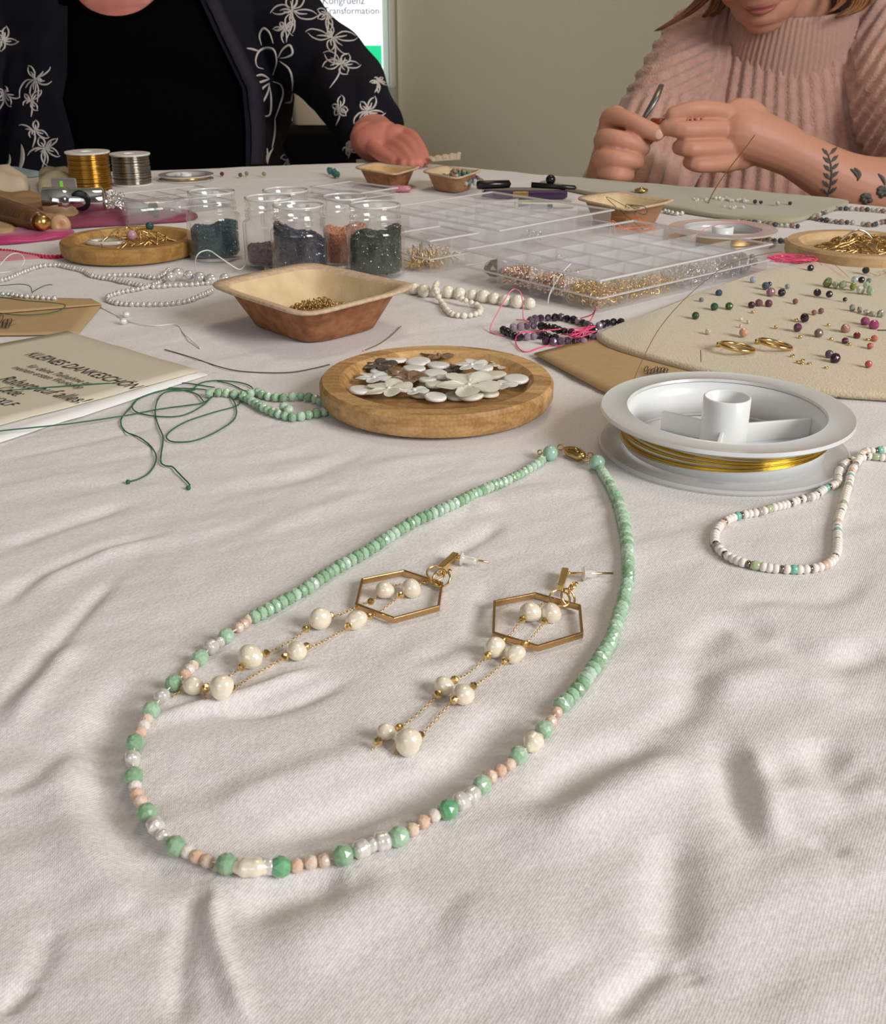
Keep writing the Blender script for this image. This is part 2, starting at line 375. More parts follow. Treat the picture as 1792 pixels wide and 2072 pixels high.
# pale frame and trim left of the olive wall
a = P(787, 100, 2.62/math.cos(PT)); 
def wx(px, y): d = ray(px, 150); return d.x/d.y*y
YB = 2.66
m = MB(); x0, x1 = wx(776, YB), wx(789, YB); m.add(*g_box(((x0+x1)/2, YB, 1.15), (x1-x0, .05, 2.3), .004)); struct('trim_1', m, mat('pale_green_frame', (.52, .60, .52), .5))
m = MB(); x0, x1 = wx(789.5, YB), wx(803, YB); m.add(*g_box(((x0+x1)/2, YB+.02, 1.3), (x1-x0, .1, 2.6), .004)); struct('trim_2', m, mat('beige_trim', (.50, .47, .38), .6))
# lit presentation screen behind the left person
YS = 2.60
def ws(px, py, y=YS): d = ray(px, py); t = y/d.y; return Vector((d.x*t, y, TZ+CH+d.z*t))
s = thing('presentation_screen', 'bright white lit screen with lines of text and green band behind the dark patterned cardigan', 'screen', ws(560, 175, YS))
tl, br = ws(395, -150), ws(775, 172)
sm = mat('lit_white_panel', (.86, .93, 1.0), .5, emit=.95); gm = mat('lit_green_band', (.02, .72, .30), .5, emit=.75)
m = MB(); m.add(*g_box(((tl.x+br.x)/2, YS+.012, (tl.z+br.z)/2), (br.x-tl.x, .02, tl.z-br.z))); part('panel', m, sm, s, False)
g0 = ws(395, 92); m = MB(); m.add(*g_box(((tl.x+br.x)/2, YS-.001, (g0.z+ws(0, 146).z)/2), (br.x-tl.x-.004, .004, g0.z-ws(0, 146).z))); part('green_band', m, gm, s, False)
fm = mat('screen_frame', (.55, .62, .56), .4)
m = MB()
m.add(*g_box(((tl.x+br.x)/2, YS+.01, br.z-.02), (br.x-tl.x+.05, .05, .04), .004)); m.add(*g_box(((tl.x+br.x)/2, YS+.01, tl.z+.02), (br.x-tl.x+.05, .05, .04), .004)); m.add(*g_box((tl.x-.012, YS+.01, (tl.z+br.z)/2), (.024, .05, tl.z-br.z), .004))
part('frame', m, fm, s, False)
sl = MB(); sl.add(*g_box(((tl.x+br.x)/2, YS+.03, br.z/2-.02), (.12, .05, br.z-.04), .004)); part('stand', sl, fm, s, False)
def text_mesh(txt, size, mtx, m, parent, extrude=.0, shear=0., name='printed_text', align='LEFT'):
    c = bpy.data.curves.new('t', 'FONT'); c.body = txt; c.size = size; c.extrude = extrude; c.shear = shear; c.align_x = align; c.resolution_u = 3
    o = bpy.data.objects.new('t', c); COL.objects.link(o); bpy.context.view_layer.update()
    me = bpy.data.meshes.new_from_object(o.evaluated_get(bpy.context.evaluated_depsgraph_get())); bpy.data.objects.remove(o)
    n = len(me.vertices); co = np.empty(n*3); me.vertices.foreach_get('co', co); co = co.reshape(-1, 3)
    A = np.array(mtx); co = co @ A[:3, :3].T + A[:3, 3] - np.array(wloc(parent)); me.vertices.foreach_set('co', co.ravel()); me.update()
    o = bpy.data.objects.new(name, me); COL.objects.link(o); o.parent = parent; me.materials.clear(); me.materials.append(m); return o
tm = mat('screen_text', (.25, .25, .27), .6)
RXm = Matrix.Rotation(PI/2, 4, 'X')
for t, px, py, hp in (('Kongruenz', 652, 8, 13), ('Transformation', 655, 28, 12), ('•', 641, 8, 16)):
    p = ws(px, py, YS-.004); text_mesh(t, hp*1.35*p.y/(FP), T4(p) @ RXm, tm, s, .0004)
# ================================================================ table and cloth
EDGE = [(-.95, Gd(0, 354).y-(.95-.465)*.31), (Gd(803, 324).x, Gd(803, 324).y), (Gd(1340, 372).x, Gd(1340, 372).y), (Gd(1792, 416).x, Gd(1792, 416).y), (.70, .70)]
def ye(x): return np.interp(x, [e[0] for e in EDGE], [e[1] for e in EDGE])
Y0 = -.30
def build_cloth():
    nx, ny = 560, 760
    xs = np.linspace(-1, 1, nx); xs = np.sign(xs)*(np.abs(xs)*.32+np.abs(xs)**3*.63); xs = np.where(xs > .70, .70, xs); xs = np.clip(xs, -.95, .70)
    xs = np.unique(xs); nx = len(xs)
    t = np.linspace(0, 1, ny); E = ye(xs)
    
    X = np.repeat(xs[None], ny, 0)
    # keep the near rows dense where the camera looks
    q = np.clip((t-.06)/.94, 0, 1)**1.5
    Yn = np.where(t[:, None] < .06, Y0+(t[:, None]/.06)*(.12-Y0), .12+q[:, None]*(E[None]-.12))
    Z = TZ+Hc(X.ravel(), Yn.ravel()).reshape(X.shape)
    # soft roll at the edge and the hanging part
    d = E[None]-Yn; Z = Z-np.clip(1-d/.012, 0, 1)**2*.006
    V = np.stack([X, Yn, Z], -1).reshape(-1, 3); idx = np.arange(nx*ny).reshape(ny, nx)
    Fc = np.stack([idx[:-1, :-1], idx[:-1, 1:], idx[1:, 1:], idx[1:, :-1]], -1).reshape(-1, 4).tolist()
    V = V.tolist()
    def skirt(ring, nrm):
        prev = ring
        for k, (dz, o) in enumerate(((-.012, .006), (-.05, .008), (-.12, .010), (-.20, .012), (-.28, .014))):
            cur = []
            for i, vi in enumerate(ring):
                x, y, z = V[vi]; nn = nrm(x, y); wv = .012*math.sin(i*.045*2)*min(1, k/2)
                cur.append(len(V)); V.append([x+nn[0]*(o+wv), y+nn[1]*(o+wv), TZ+dz-.003])
            for i in range(len(ring)-1): Fc.append([prev[i], prev[i+1], cur[i+1], cur[i]])
            prev = cur
    skirt(list(idx[-1]), lambda x, y: (.25, .97)); skirt(list(idx[0]), lambda x, y: (0, -1)); skirt(list(idx[:, 0]), lambda x, y: (-1, 0)); skirt(list(idx[:, -1]), lambda x, y: (1, 0))
    me = bpy.data.meshes.new('tablecloth'); me.from_pydata(V, [], Fc); me.update()
    m = bpy.data.materials.new('white_cotton'); m.use_nodes = True; nt = m.node_tree; b = nt.nodes['Principled BSDF']
    b.inputs['Roughness'].default_value = .92; b.inputs['Sheen Weight'].default_value = .15; b.inputs['Specular IOR Level'].default_value = .15
    tc = _n(nt, 'ShaderNodeTexCoord'); mp = _n(nt, 'ShaderNodeMapping'); mp.inputs['Rotation'].default_value = (0, 0, .5)
    nt.links.new(tc.outputs['Object'], mp.inputs['Vector'])
    # slight waviness of the threads
    dn = _n(nt, 'ShaderNodeTexNoise'); dn.inputs['Scale'].default_value = 60; nt.links.new(mp.outputs[0], dn.inputs['Vector'])
    va = _n(nt, 'ShaderNodeVectorMath', operation='MULTIPLY_ADD'); va.inputs[1].default_value = (.0012,)*3
    nt.links.new(dn.outputs['Color'], va.inputs[0]); nt.links.new(mp.outputs[0], va.inputs[2])
    ws_ = []
    for ax in ('X', 'Y'):
        wv = _n(nt, 'ShaderNodeTexWave', bands_direction=ax); wv.inputs['Scale'].default_value = 520; wv.inputs['Distortion'].default_value = .6; wv.inputs['Detail Scale'].default_value = 3
        nt.links.new(va.outputs[0], wv.inputs['Vector']); ws_.append(wv)
    mm = _n(nt, 'ShaderNodeMath', operation='MULTIPLY'); nt.links.new(ws_[0].outputs['Fac'], mm.inputs[0]); nt.links.new(ws_[1].outputs['Fac'], mm.inputs[1])
    m5 = _n(nt, 'ShaderNodeMath', operation='MULTIPLY'); m5.inputs[1].default_value = .45; nt.links.new(mm.outputs[0], m5.inputs[0]); mm = m5
    n2 = _n(nt, 'ShaderNodeTexNoise'); n2.inputs['Scale'].default_value = 900; n2.inputs['Detail'].default_value = 2; nt.links.new(mp.outputs[0], n2.inputs['Vector'])
    ad = _n(nt, 'ShaderNodeMath', operation='MULTIPLY_ADD'); ad.inputs[1].default_value = 1.4; nt.links.new(n2.outputs['Fac'], ad.inputs[0]); nt.links.new(mm.outputs[0], ad.inputs[2])
    bp = _n(nt, 'ShaderNodeBump'); bp.inputs['Strength'].default_value = .55; bp.inputs['Distance'].default_value = .00025
    nt.links.new(ad.outputs[0], bp.inputs['Height']); nt.links.new(bp.outputs['Normal'], b.inputs['Normal'])
    mr = _n(nt, 'ShaderNodeMapRange'); mr.inputs['From Min'].default_value = .2; mr.inputs['From Max'].default_value = 1.6
    nt.links.new(ad.outputs[0], mr.inputs['Value'])
    mx = _n(nt, 'ShaderNodeMix', data_type='RGBA'); mx.inputs['A'].default_value = (.64, .59, .57, 1); mx.inputs['B'].default_value = (.90, .875, .865, 1)
    nt.links.new(mr.outputs['Result'], mx.inputs['Factor']); nt.links.new(mx.outputs['Result'], b.inputs['Base Color'])
    o = link('tablecloth', me, m); tag(o, 'wrinkled white cotton cloth spread over the whole table', 'tablecloth')
    return o
build_cloth()
t = thing('work_table', 'wooden table hidden under the white cotton cloth', 'table', (-.1, .4, 0))
m = MB(); pts = [(-.94, Y0+.01)]+[(e[0] if abs(e[0]) < .69 else e[0]*.985, e[1]-.008) for e in EDGE]+[(.69, Y0+.01)]
n = len(pts); V = [(x, y, TZ-.010) for x, y in pts]+[(x, y, TZ-.04) for x, y in pts]
m.add(V, [tuple(range(n))[::-1], tuple(range(n, 2*n))]+[(i, (i+1) % n, n+(i+1) % n, n+i) for i in range(n)])
WD = mat('table_wood', (.35, .22, .12), .5, noise=(8, .6, (.25, .15, .08)))
part('tabletop', m, WD, t, False)
for x, y in ((-.85, -.2), (.6, -.2), (-.8, .85), (.55, .6), (-.05, 1.2)):
    m = MB(); m.add(*g_box((x, y, (TZ-.045)/2), (.06, .06, TZ-.045), .004)); part('leg', m, WD, t, False)
# ================================================================ wood materials
def bamboo(name, c1, c2, ang=0., scale=55):
    if name in MATS: return MATS[name]
    m = bpy.data.materials.new(name); m.use_nodes = True; nt = m.node_tree; b = nt.nodes['Principled BSDF']; b.inputs['Roughness'].default_value = .45
    tc = _n(nt, 'ShaderNodeTexCoord'); mp = _n(nt, 'ShaderNodeMapping'); mp.inputs['Rotation'].default_value = (0, 0, ang); mp.inputs['Scale'].default_value = (6, scale*3, scale*3)
    nt.links.new(tc.outputs['Object'], mp.inputs['Vector'])
    n = _n(nt, 'ShaderNodeTexNoise'); n.inputs['Scale'].default_value = 1.5; n.inputs['Detail'].default_value = 5; nt.links.new(mp.outputs[0], n.inputs['Vector'])
    # glued strips about 11 mm wide, each of its own tone
    sx = _n(nt, 'ShaderNodeSeparateXYZ'); mp2 = _n(nt, 'ShaderNodeMapping'); mp2.inputs['Rotation'].default_value = (0, 0, ang); nt.links.new(tc.outputs['Object'], mp2.inputs['Vector']); nt.links.new(mp2.outputs[0], sx.inputs[0])
    mu = _n(nt, 'ShaderNodeMath', operation='MULTIPLY'); mu.inputs[1].default_value = 85; nt.links.new(sx.outputs['Y'], mu.inputs[0])
    fl = _n(nt, 'ShaderNodeMath', operation='FLOOR'); nt.links.new(mu.outputs[0], fl.inputs[0]); wn = _n(nt, 'ShaderNodeTexWhiteNoise', noise_dimensions='1D'); nt.links.new(fl.outputs[0], wn.inputs['W'])
    dt = _n(nt, 'ShaderNodeTexVoronoi'); dt.inputs['Scale'].default_value = 700; nt.links.new(tc.outputs['Object'], dt.inputs['Vector'])
    a1 = _n(nt, 'ShaderNodeMath', operation='MULTIPLY_ADD'); a1.inputs[1].default_value = .45; nt.links.new(wn.outputs['Value'], a1.inputs[0]); nt.links.new(n.outputs['Fac'], a1.inputs[2])
    a2 = _n(nt, 'ShaderNodeMath', operation='MULTIPLY_ADD'); a2.inputs[1].default_value = -.28; nt.links.new(dt.outputs['Distance'], a2.inputs[0]); nt.links.new(a1.outputs[0], a2.inputs[2])
    r = _n(nt, 'ShaderNodeMapRange'); r.inputs['From Min'].default_value = .25; r.inputs['From Max'].default_value = .95; nt.links.new(a2.outputs[0], r.inputs['Value'])
    mx = _n(nt, 'ShaderNodeMix', data_type='RGBA'); mx.inputs['A'].default_value = (*c1, 1); mx.inputs['B'].default_value = (*c2, 1)
    nt.links.new(r.outputs[0], mx.inputs['Factor']); nt.links.new(mx.outputs['Result'], b.inputs['Base Color'])
    MATS[name] = m; return m
BAM = bamboo('bamboo', (.33, .165, .05), (.74, .46, .20), .5)
BAM2 = bamboo('bamboo_amber', (.30, .15, .035), (.58, .34, .11), .1)
BAM3 = bamboo('bamboo_pale', (.42, .27, .13), (.66, .46, .25), -.3)
LEAFO = mat('palm_leaf_outside', (.40, .175, .075), .7, noise=(180, .9, (.24, .09, .035)), bump=(600, .5, .0006))
LEAFI = mat('palm_leaf_inside', (.70, .55, .33), .65, noise=(90, .7, (.58, .42, .22)), bump=(500, .4, .0005))
LEAFR = mat('palm_leaf_rim', (.66, .50, .34), .8, noise=(400, .6, (.45, .30, .18)), bump=(700, .5, .0005))
# ---- round bamboo dishes
def dish(px, py, R, h, label, m, seg=72):
    c = Gd(px, py, h); c.z = TZ
    t = thing('wooden_dish', label, 'dish', c); z0 = .0006
    pr = [(0, z0), (R*.90, z0), (R*.97, z0+.0012), (R, z0+h*.35), (R, h-.0015), (R-.0012, h), (R*.83, h), (R*.80, h-.0012), (R*.765, h-.0042), (R*.74, h-.0048), (0, h-.005)]
    b = MB(); b.add(*g_lathe(pr, seg), T4(c)); o = part('dish_body', b, m, t); autosmooth(o, 35)
    return t, c, TZ+h-.005
# ---- pressed palm leaf bowls
def sup(t, n):
    c, s = math.cos(t), math.sin(t)
    return math.copysign(abs(c)**(2/n), c), math.copysign(abs(s)**(2/n), s)
def leaf_bowl(c, ax, ay, H, label, nexp=4.2, ins=None, out=None, base=.60):
    """ax, ay: half-side vectors (2D) of the rim"""
    t = thing('palm_leaf_bowl', label, 'bowl', Vector((c[0], c[1], TZ)))
    N = 64
    def ring(k, z):
        r = []
        for i in range(N):
            u, v = sup(2*PI*i/N, nexp); wob = 1+.012*math.sin(5*2*PI*i/N+1)
            zz = z+(.0009*math.sin(2*2*PI*i/N+.7)+.0006*math.sin(3*2*PI*i/N) if z > H*.8 else 0)
            r.append((c[0]+(ax[0]*u+ay[0]*v)*k*wob, c[1]+(ax[1]*u+ay[1]*v)*k*wob, TZ+zz))
        return r
    def surf(levels, cap0, cap1=False):
        V = []; Fc = []
        for k, z in levels: V += ring(k, z)
        for r in range(len(levels)-1):
            for i in range(N): j = (i+1) % N; Fc.append((r*N+i, r*N+j, r*N+N+j, r*N+N+i))
        if cap0: Fc.append(tuple(range(N-1, -1, -1)))
        if cap1: Fc.append(tuple((len(levels)-1)*N+i for i in range(N)))
        return V, Fc
    b = MB(); b.add(*surf([(base*.93, .0006), (base*.98, .0012), (base+.04, H*.25), (.84, H*.88), (.875, H-.0012)], True)); part('outer_shell', b, out or LEAFO, t)
    b = MB(); b.add(*surf([(.875, H-.0010), (1.0, H-.0006), (1.012, H+.0003), (1.0, H+.0012), (.88, H+.0004), (.845, H-.001)], False)); part('rim', b, LEAFR, t)
    b = MB(); b.add(*surf([(.846, H-.0008), (.80, H*.80), (base, H*.22), (base*.90, .0032)], False, True)); part('inner_shell', b, ins or LEAFI, t)
    return t
# ---- threads
def thread(name, px, r, m, label, cat, dz=.0006, wob=0., group=None, seg=5):
    pts = []
    for q in px:
        z = q[2] if len(q) > 2 else dz
        pts.append(G(q[0], q[1], z))
    p = smooth_path(pts, .0012 if r < .001 else .002)
    rnd = random.Random(len(p))
    p = [a+Vector((rnd.uniform(-wob, wob), rnd.uniform(-wob, wob), 0)) for a in p]
    b = MB(); b.add(*g_tube(p, r, seg)); base = p[0]
    return b, base
def lone_thread(name, px, r, m, label, cat, **k):
    b, base = thread(name, px, r, m, label, cat, **k)
    return solo(name, b, m, label, cat, base)
# ---- piles of small things joined (nobody could count them)
def bag_of(n, pos, shape, rnd, sc0=1., sc1=1.):
    b = MB(); V, Fc = shape; V = np.asarray(V)
    for i in range(n):
        p = pos(i); M = Euler((rnd.uniform(0, 6.3), rnd.uniform(0, 6.3), rnd.uniform(0, 6.3))).to_matrix(); s = rnd.uniform(sc0, sc1)
        A = np.array(M)*s; b.add(V @ A.T + np.array(p), Fc)
    return b
# ================================================================ bead meshes
def facet_mesh(name, r, L, m, n=8):
    """flat-shaded faceted bead, thread axis = local z"""
    b = MB(); V = []; Fc = []
    rings = [(.28*r, -.5*L, 0), (.74*r, -.40*L, .5), (r, -.12*L, 0), (r, .12*L, .5), (.74*r, .40*L, 0), (.28*r, .5*L, .5)]
    for rr, z, o in rings:
        for i in range(n): a = 2*PI*(i+o)/n; V.append((rr*math.cos(a), rr*math.sin(a), z))
    for k in range(5):
        s = rings[k][2] > 0
        for i in range(n):
            j = (i+1) % n; a, b_, c, d = k*n+i, k*n+j, (k+1)*n+i, (k+1)*n+j
            Fc += ([(a, b_, c), (b_, d, c)] if not s else [(a, d, c), (a, b_, d)]) if k % 2 == 0 else [(a, b_, d), (a, d, c)]
    Fc.append(tuple(range(n-1, -1, -1))); Fc.append(tuple(5*n+i for i in range(n)))
    b.add(V, Fc); me = b.mesh(name); me.materials.append(m); me['sm'] = 1; return me
def round_mesh(name, r, m, L=None, n=14, k=9):
    b = MB(); b.add(*g_sphere(r, n, k)); me = b.mesh(name)
    if L:
        co = np.empty(len(me.vertices)*3); me.vertices.foreach_get('co', co); co = co.reshape(-1, 3); co[:, 2] *= L/(2*r); me.vertices.foreach_set('co', co.ravel())
    me.materials.append(m); me.polygons.foreach_set('use_smooth', [True]*len(me.polygons)); me['sm'] = 1; return me
def lump_mesh(name, r, m, seed, lumps=2, L=1.0, amp=.13):
    """baroque freshwater pearl: ringed, lopsided"""
    rnd = random.Random(seed); V, Fc = g_sphere(1, 22, 16); V = np.array(V)
    d = [Vector((rnd.gauss(0, 1), rnd.gauss(0, 1), rnd.gauss(0, 1))).normalized() for _ in range(5)]
    out = []
    for v in V:
        vv = Vector(v); s = 1+sum(amp*.7*math.sin(3.1*vv.dot(q)+i) for i, q in enumerate(d))/2.2
        s *= 1-amp*.9*(.5+.5*math.cos(v[2]*PI*lumps)) if lumps > 1 else 1
        out.append((v[0]*s*r, v[1]*s*r, v[2]*s*r*L))
    b = MB(); b.add(out, Fc); me = b.mesh(name); me.materials.append(m); me.polygons.foreach_set('use_smooth', [True]*len(me.polygons)); me['sm'] = 1; return me
BM = {}
for i in range(3): BM['g%d' % i] = facet_mesh('faceted_green_bead', .0021, .0028, JADE[i])
for i in range(3): BM['G%d' % i] = facet_mesh('round_green_bead', .0022, .0041, [JADE[0], JADE[1], JADEG][i], 10)
for i in range(3): BM['p%d' % i] = facet_mesh('faceted_peach_bead', .0015, .0026, PEACH[i])
for i in range(3): BM['w%d' % i] = lump_mesh('freshwater_pearl', .0021, PEARLW, 11+i, 2, 1.0)
BM['wl'] = lump_mesh('long_pearl', .0022, PEARL, 5, 3, 1.9); BM['wr'] = lump_mesh('ringed_pearl', .0024, PEARL, 8, 3, 1.25); BM['ws'] = lump_mesh('small_pearl', .0014, PEARLW, 9, 1)
BM['J'] = round_mesh('large_jade_bead', .0030, JADES, n=24, k=16)
RAD = dict(g=.0021, G=.0022, p=.0015, w=.0021, J=.0030)
NM = dict(g='green_bead', G='round_green_bead', p='peach_bead', w='pearl', J='large_jade_bead')
# ================================================================ main necklace
nb = G(480, 1750); nb.z = TZ
neck = thing('beaded_necklace', 'long necklace of green, peach and pearl beads lying in a loop in front', 'necklace', nb)
def place_beads(root, lst, names=NM, meshes=BM, rads=RAD, lift=0.):
    P3 = [G(x, y, rads[k[0]]*.92+lift) for k, x, y in lst]
    for i, (k, x, y) in enumerate(lst):
        d = (P3[min(i+1, len(lst)-1)]-P3[max(i-1, 0)]).normalized()
        R = frame(d) @ Matrix.Rotation(random.uniform(0, 6.28), 3, 'Z')
        inst(names[k[0]], meshes[k], root, P3[i], R)
    return P3
def run(px, step, r, lift=0.):
    p = smooth_path([G(x, y, r*.92+lift) for x, y in px], step)
    return p
lowleft = [('p0', 502, 1253), ('p1', 493, 1262), ('p0', 483, 1270), ('G0', 457, 1287), ('ws', 445, 1298), ('w0', 427, 1309), ('G0', 405, 1331), ('p0', 391, 1346), ('p2', 383, 1354), ('p1', 373, 1365), ('G1', 351, 1382), ('w1', 328, 1409), ('G0', 306, 1437), ('p0', 298, 1453), ('p2', 291, 1468), ('p1', 284, 1482), ('G1', 273, 1503), ('w2', 268, 1536), ('G1', 270, 1571), ('p2', 273, 1590), ('p1', 277, 1607), ('p0', 284, 1622), ('G1', 297, 1645), ('w0', 313, 1671), ('ws', 329, 1690), ('G1', 355, 1712), ('p2', 379, 1723), ('p1', 398, 1733), ('p0', 420, 1742), ('G1', 459, 1748), ('wl', 507, 1755), ('w1', 540, 1752), ('G2', 568, 1754), ('p1', 600, 1752), ('p0', 629, 1745), ('p0', 657, 1741), ('G1', 694, 1731), ('w2', 731, 1718), ('ws', 752, 1709), ('w0', 774, 1703), ('G0', 806, 1693), ('p0', 834, 1679), ('p1', 856, 1663), ('p2', 879, 1650), ('G2', 906, 1638), ('w1', 934, 1622), ('w2', 955, 1608), ('G0', 974, 1588), ('p0', 993, 1571), ('p1', 1012, 1559), ('p0', 1031, 1547), ('G0', 1048, 1529), ('wr', 1078, 1501), ('G0', 1100, 1476), ('p0', 1114, 1459), ('p1', 1126, 1441)]
P1 = place_beads(neck, lowleft)
leftrun = [(1096, 929), (1082, 940), (1055, 956), (1027, 970), (987, 987), (940, 1009), (897, 1029), (846, 1051), (810, 1071), (773, 1095), (737, 1118), (701, 1138), (668, 1157), (625, 1187), (594, 1205), (563, 1222), (524, 1243), (514, 1248)]
rightrun = [(1136, 1427), (1144, 1418), (1164, 1400), (1182, 1377), (1199, 1353), (1220, 1322), (1237, 1291), (1247, 1260), (1257, 1230), (1265, 1198), (1270, 1166), (1271, 1130), (1267, 1084), (1259, 1044), (1248, 1008), (1234, 979), (1221, 957), (1214, 946)]
rn = random.Random(3)
PR = []
for lst in (leftrun, rightrun):
    p = run(lst, .00268, .0021); PR.append(p)
    for i, q in enumerate(p):
        d = p[min(i+1, len(p)-1)]-p[max(i-1, 0)]
        s = rn.uniform(.94, 1.05); z = .88 if (lst is leftrun and i < 12) or (lst is rightrun and i > len(p)-10) else 1.
        inst('green_bead', BM['g%d' % rn.choice((0, 0, 1, 2))], neck, q+Vector((0, 0, -(1-z)*.0021)), frame(d) @ Matrix.Rotation(rn.uniform(0, 6), 3, 'Z'), (s*z, s*z, 1))
ja, jb = G(1113, 917, .0029), G(1208, 936, .0029)
inst('large_jade_bead', BM['J'], neck, ja); inst('large_jade_bead', BM['J'], neck, jb)
cord = MB(); cord.add(*g_tube([ja]+PR[0]+P1+PR[1]+[jb], .00022, 5)); part('thread', cord, mat('white_thread', (.8, .8, .76), .7), neck)
# lobster clasp and rings
cl = MB(); c0, c1 = G(1138, 908, .002), G(1181, 926, .002); dv = (c1-c0); cz = dv.normalized()
cp = [c0+dv*t+Vector((0, 0, h))+Vector((-cz.y, cz.x, 0))*s for t, s, h in ((.12, 0, .0003), (.3, .0016, .0006), (.55, .0019, .0006), (.8, .0013, .0004), (.95, 0, .0002), (.85, -.0013, 0), (.6, -.0017, 0), (.35, -.0014, 0))]
cl.add(*g_tube(smooth_path(cp+[cp[0]], 40), [.0007+.0005*math.sin(PI*i/39) for i in range(40)], 8, flat=1.3)); o = part('lobster_clasp', cl, GOLDD, neck, label='antique gold clasp')
lv = MB(); lv.add(*g_tube(smooth_path([c0+dv*.35+Vector((0, 0, .0012)), c0+dv*.55+Vector((0, 0, .002)), c0+dv*.72+Vector((0, 0, .001))], 10), .0006, 6)); part('clasp_lever', lv, GOLDD, neck)
for k, (x, y, R, tl) in enumerate(((1134, 905, .0011, 1.2), (1185, 929, .0013, .3), (1194, 921, .0010, 1.3), (1092, 915, .0008, 1.1))):
    b = MB(); b.add(*g_torus(R, .00028, 18, 6), T4(G(x, y, .0016)) @ Matrix.Rotation(tl, 4, 'X') @ RotZ(.4)); part('jump_ring', b, GOLDD, neck)
# ================================================================ earrings
PB = [lump_mesh('earring_pearl', .0031, PEARL, 40+i, 1, .96, .10) for i in range(4)]
def chain_mb(pts):
    p = smooth_path(pts, .00105); b = MB()
    V, Fc = g_torus(.00034, .000075, 10, 4); V = np.array(V); V[:, 0] *= 2.0
    for i in range(len(p)-1):
        c = (p[i]+p[i+1])/2; R = frame(Vector((0, 0, 1)))
        x = (p[i+1]-p[i]).normalized(); z = Vector((0, 0, 1)); y = z.cross(x).normalized(); z = x.cross(y)
        if i % 2: y, z = z, -y
        b.add(V, Fc, TR(c, Matrix((x, y, z)).transposed()))
    return b
def earring(label, hexpx, ring1, ring2, bar, post, back, pearls, golds, chains, leafy):
    c = Gd(*hexpx[5]); t = thing('earring', label, 'earring', c)
    hp = [G(x, y, .0016) for x, y in hexpx]; cen = sum(hp, Vector())/6
    zt = sum(p.z for p in hp)/6; hp = [Vector((p.x, p.y, zt)) for p in hp]
    V = []; 
    for p in hp:
        d = (p-cen); d.z = 0; dn = d.normalized()
        for o, z in ((.0004, -.0009), (.0004, .0009), (-.0004, .0009), (-.0004, -.0009)): V.append(p+dn*o*1.15+Vector((0, 0, z)))
    Fc = []
    for i in range(6):
        j = (i+1) % 6
        for q in range(4): Fc.append((i*4+q, j*4+q, j*4+(q+1) % 4, i*4+(q+1) % 4))
    b = MB(); b.add(V, Fc); o = part('hexagon_frame', b, BRZ, t, False)
    bv = o.modifiers.new('bevel', 'BEVEL'); bv.width = .00018; bv.segments = 2
    for (x, y, R, tx, rz) in (ring1, ring2):
        b = MB(); b.add(*g_torus(R, .00033, 28, 8), T4(G(x, y, .0031)) @ RotZ(rz) @ Matrix.Rotation(tx, 4, 'X')); part('jump_ring', b, GOLD, t)
    a0, a1 = G(*bar[0], .0022), G(*bar[1], .0022); d = a1-a0; R = frame(d)
    b = MB(); b.add(*g_box((0, 0, d.length/2), (.0021, .0021, d.length), .0003), TR(a0, R)); part('bar', b, GOLD, t, False)
    q0, q1 = G(*post[0], .0022), G(*post[1], .0022)
    b = MB(); b.add(*g_tube([q0, q1], .00035, 8)); b.add(*g_sphere(.0007, 10, 6), T4(q0)); part('post', b, GOLD, t)
    bk = G(*back[:2], .0022); L = back[2]; R = frame(q1-q0)
    pr = [(.0004, -L/2), (.0011, -L/2), (.0022, -L*.46), (.0023, -L*.38), (.0013, -L*.30), (.0013, L*.30), (.0010, L*.5), (.0004, L/2)]
    b = MB(); b.add(*g_lathe(pr, 18), TR(bk, R)); part('silicone_stopper', b, mat('silicone', (.9, .88, .84), .15, clear=.5), t, label='clear silicone stopper')
    for i, (x, y, rp) in enumerate(pearls):
        g = Gd(x, y); s = 1.05*rp/sc(y, .003)/.0031; inst('pearl', PB[i % 4], t, G(x, y, .0030*s), Euler((i*1.3, i*.7, i*2.1)).to_matrix(), (s, s, s*.97))
    gm = facet_mesh('gold_bead', .00075, .0013, GOLD, 6) if 'gb' not in BM else BM['gb']; BM['gb'] = gm
    for i, (x, y) in enumerate(golds): inst('gold_bead', gm, t, G(x, y, .0026), Euler((i, i*.5, i*1.2)).to_matrix(), (1.5, 1.5, 1.5))
    for ch in chains:
        o = part('chain', chain_mb([G(x, y, .0009 if not inh else .0014) for x, y, inh in [(q[0], q[1], len(q) > 2) for q in ch]]), GOLD, t, kind=None)
    if leafy:
        b = MB(); p0, p1 = G(*leafy[0], .0025), G(*leafy[1], .0035)
        for k in range(5):
            u = k/4; c_ = p0.lerp(p1, u); b.add(*g_torus(.0007, .0003, 12, 6), T4(c_) @ RotZ(k*1.1) @ Matrix.Rotation(.9+k*.6, 4, 'X'))
        part('twisted_link', b, GOLD, t)
    return t
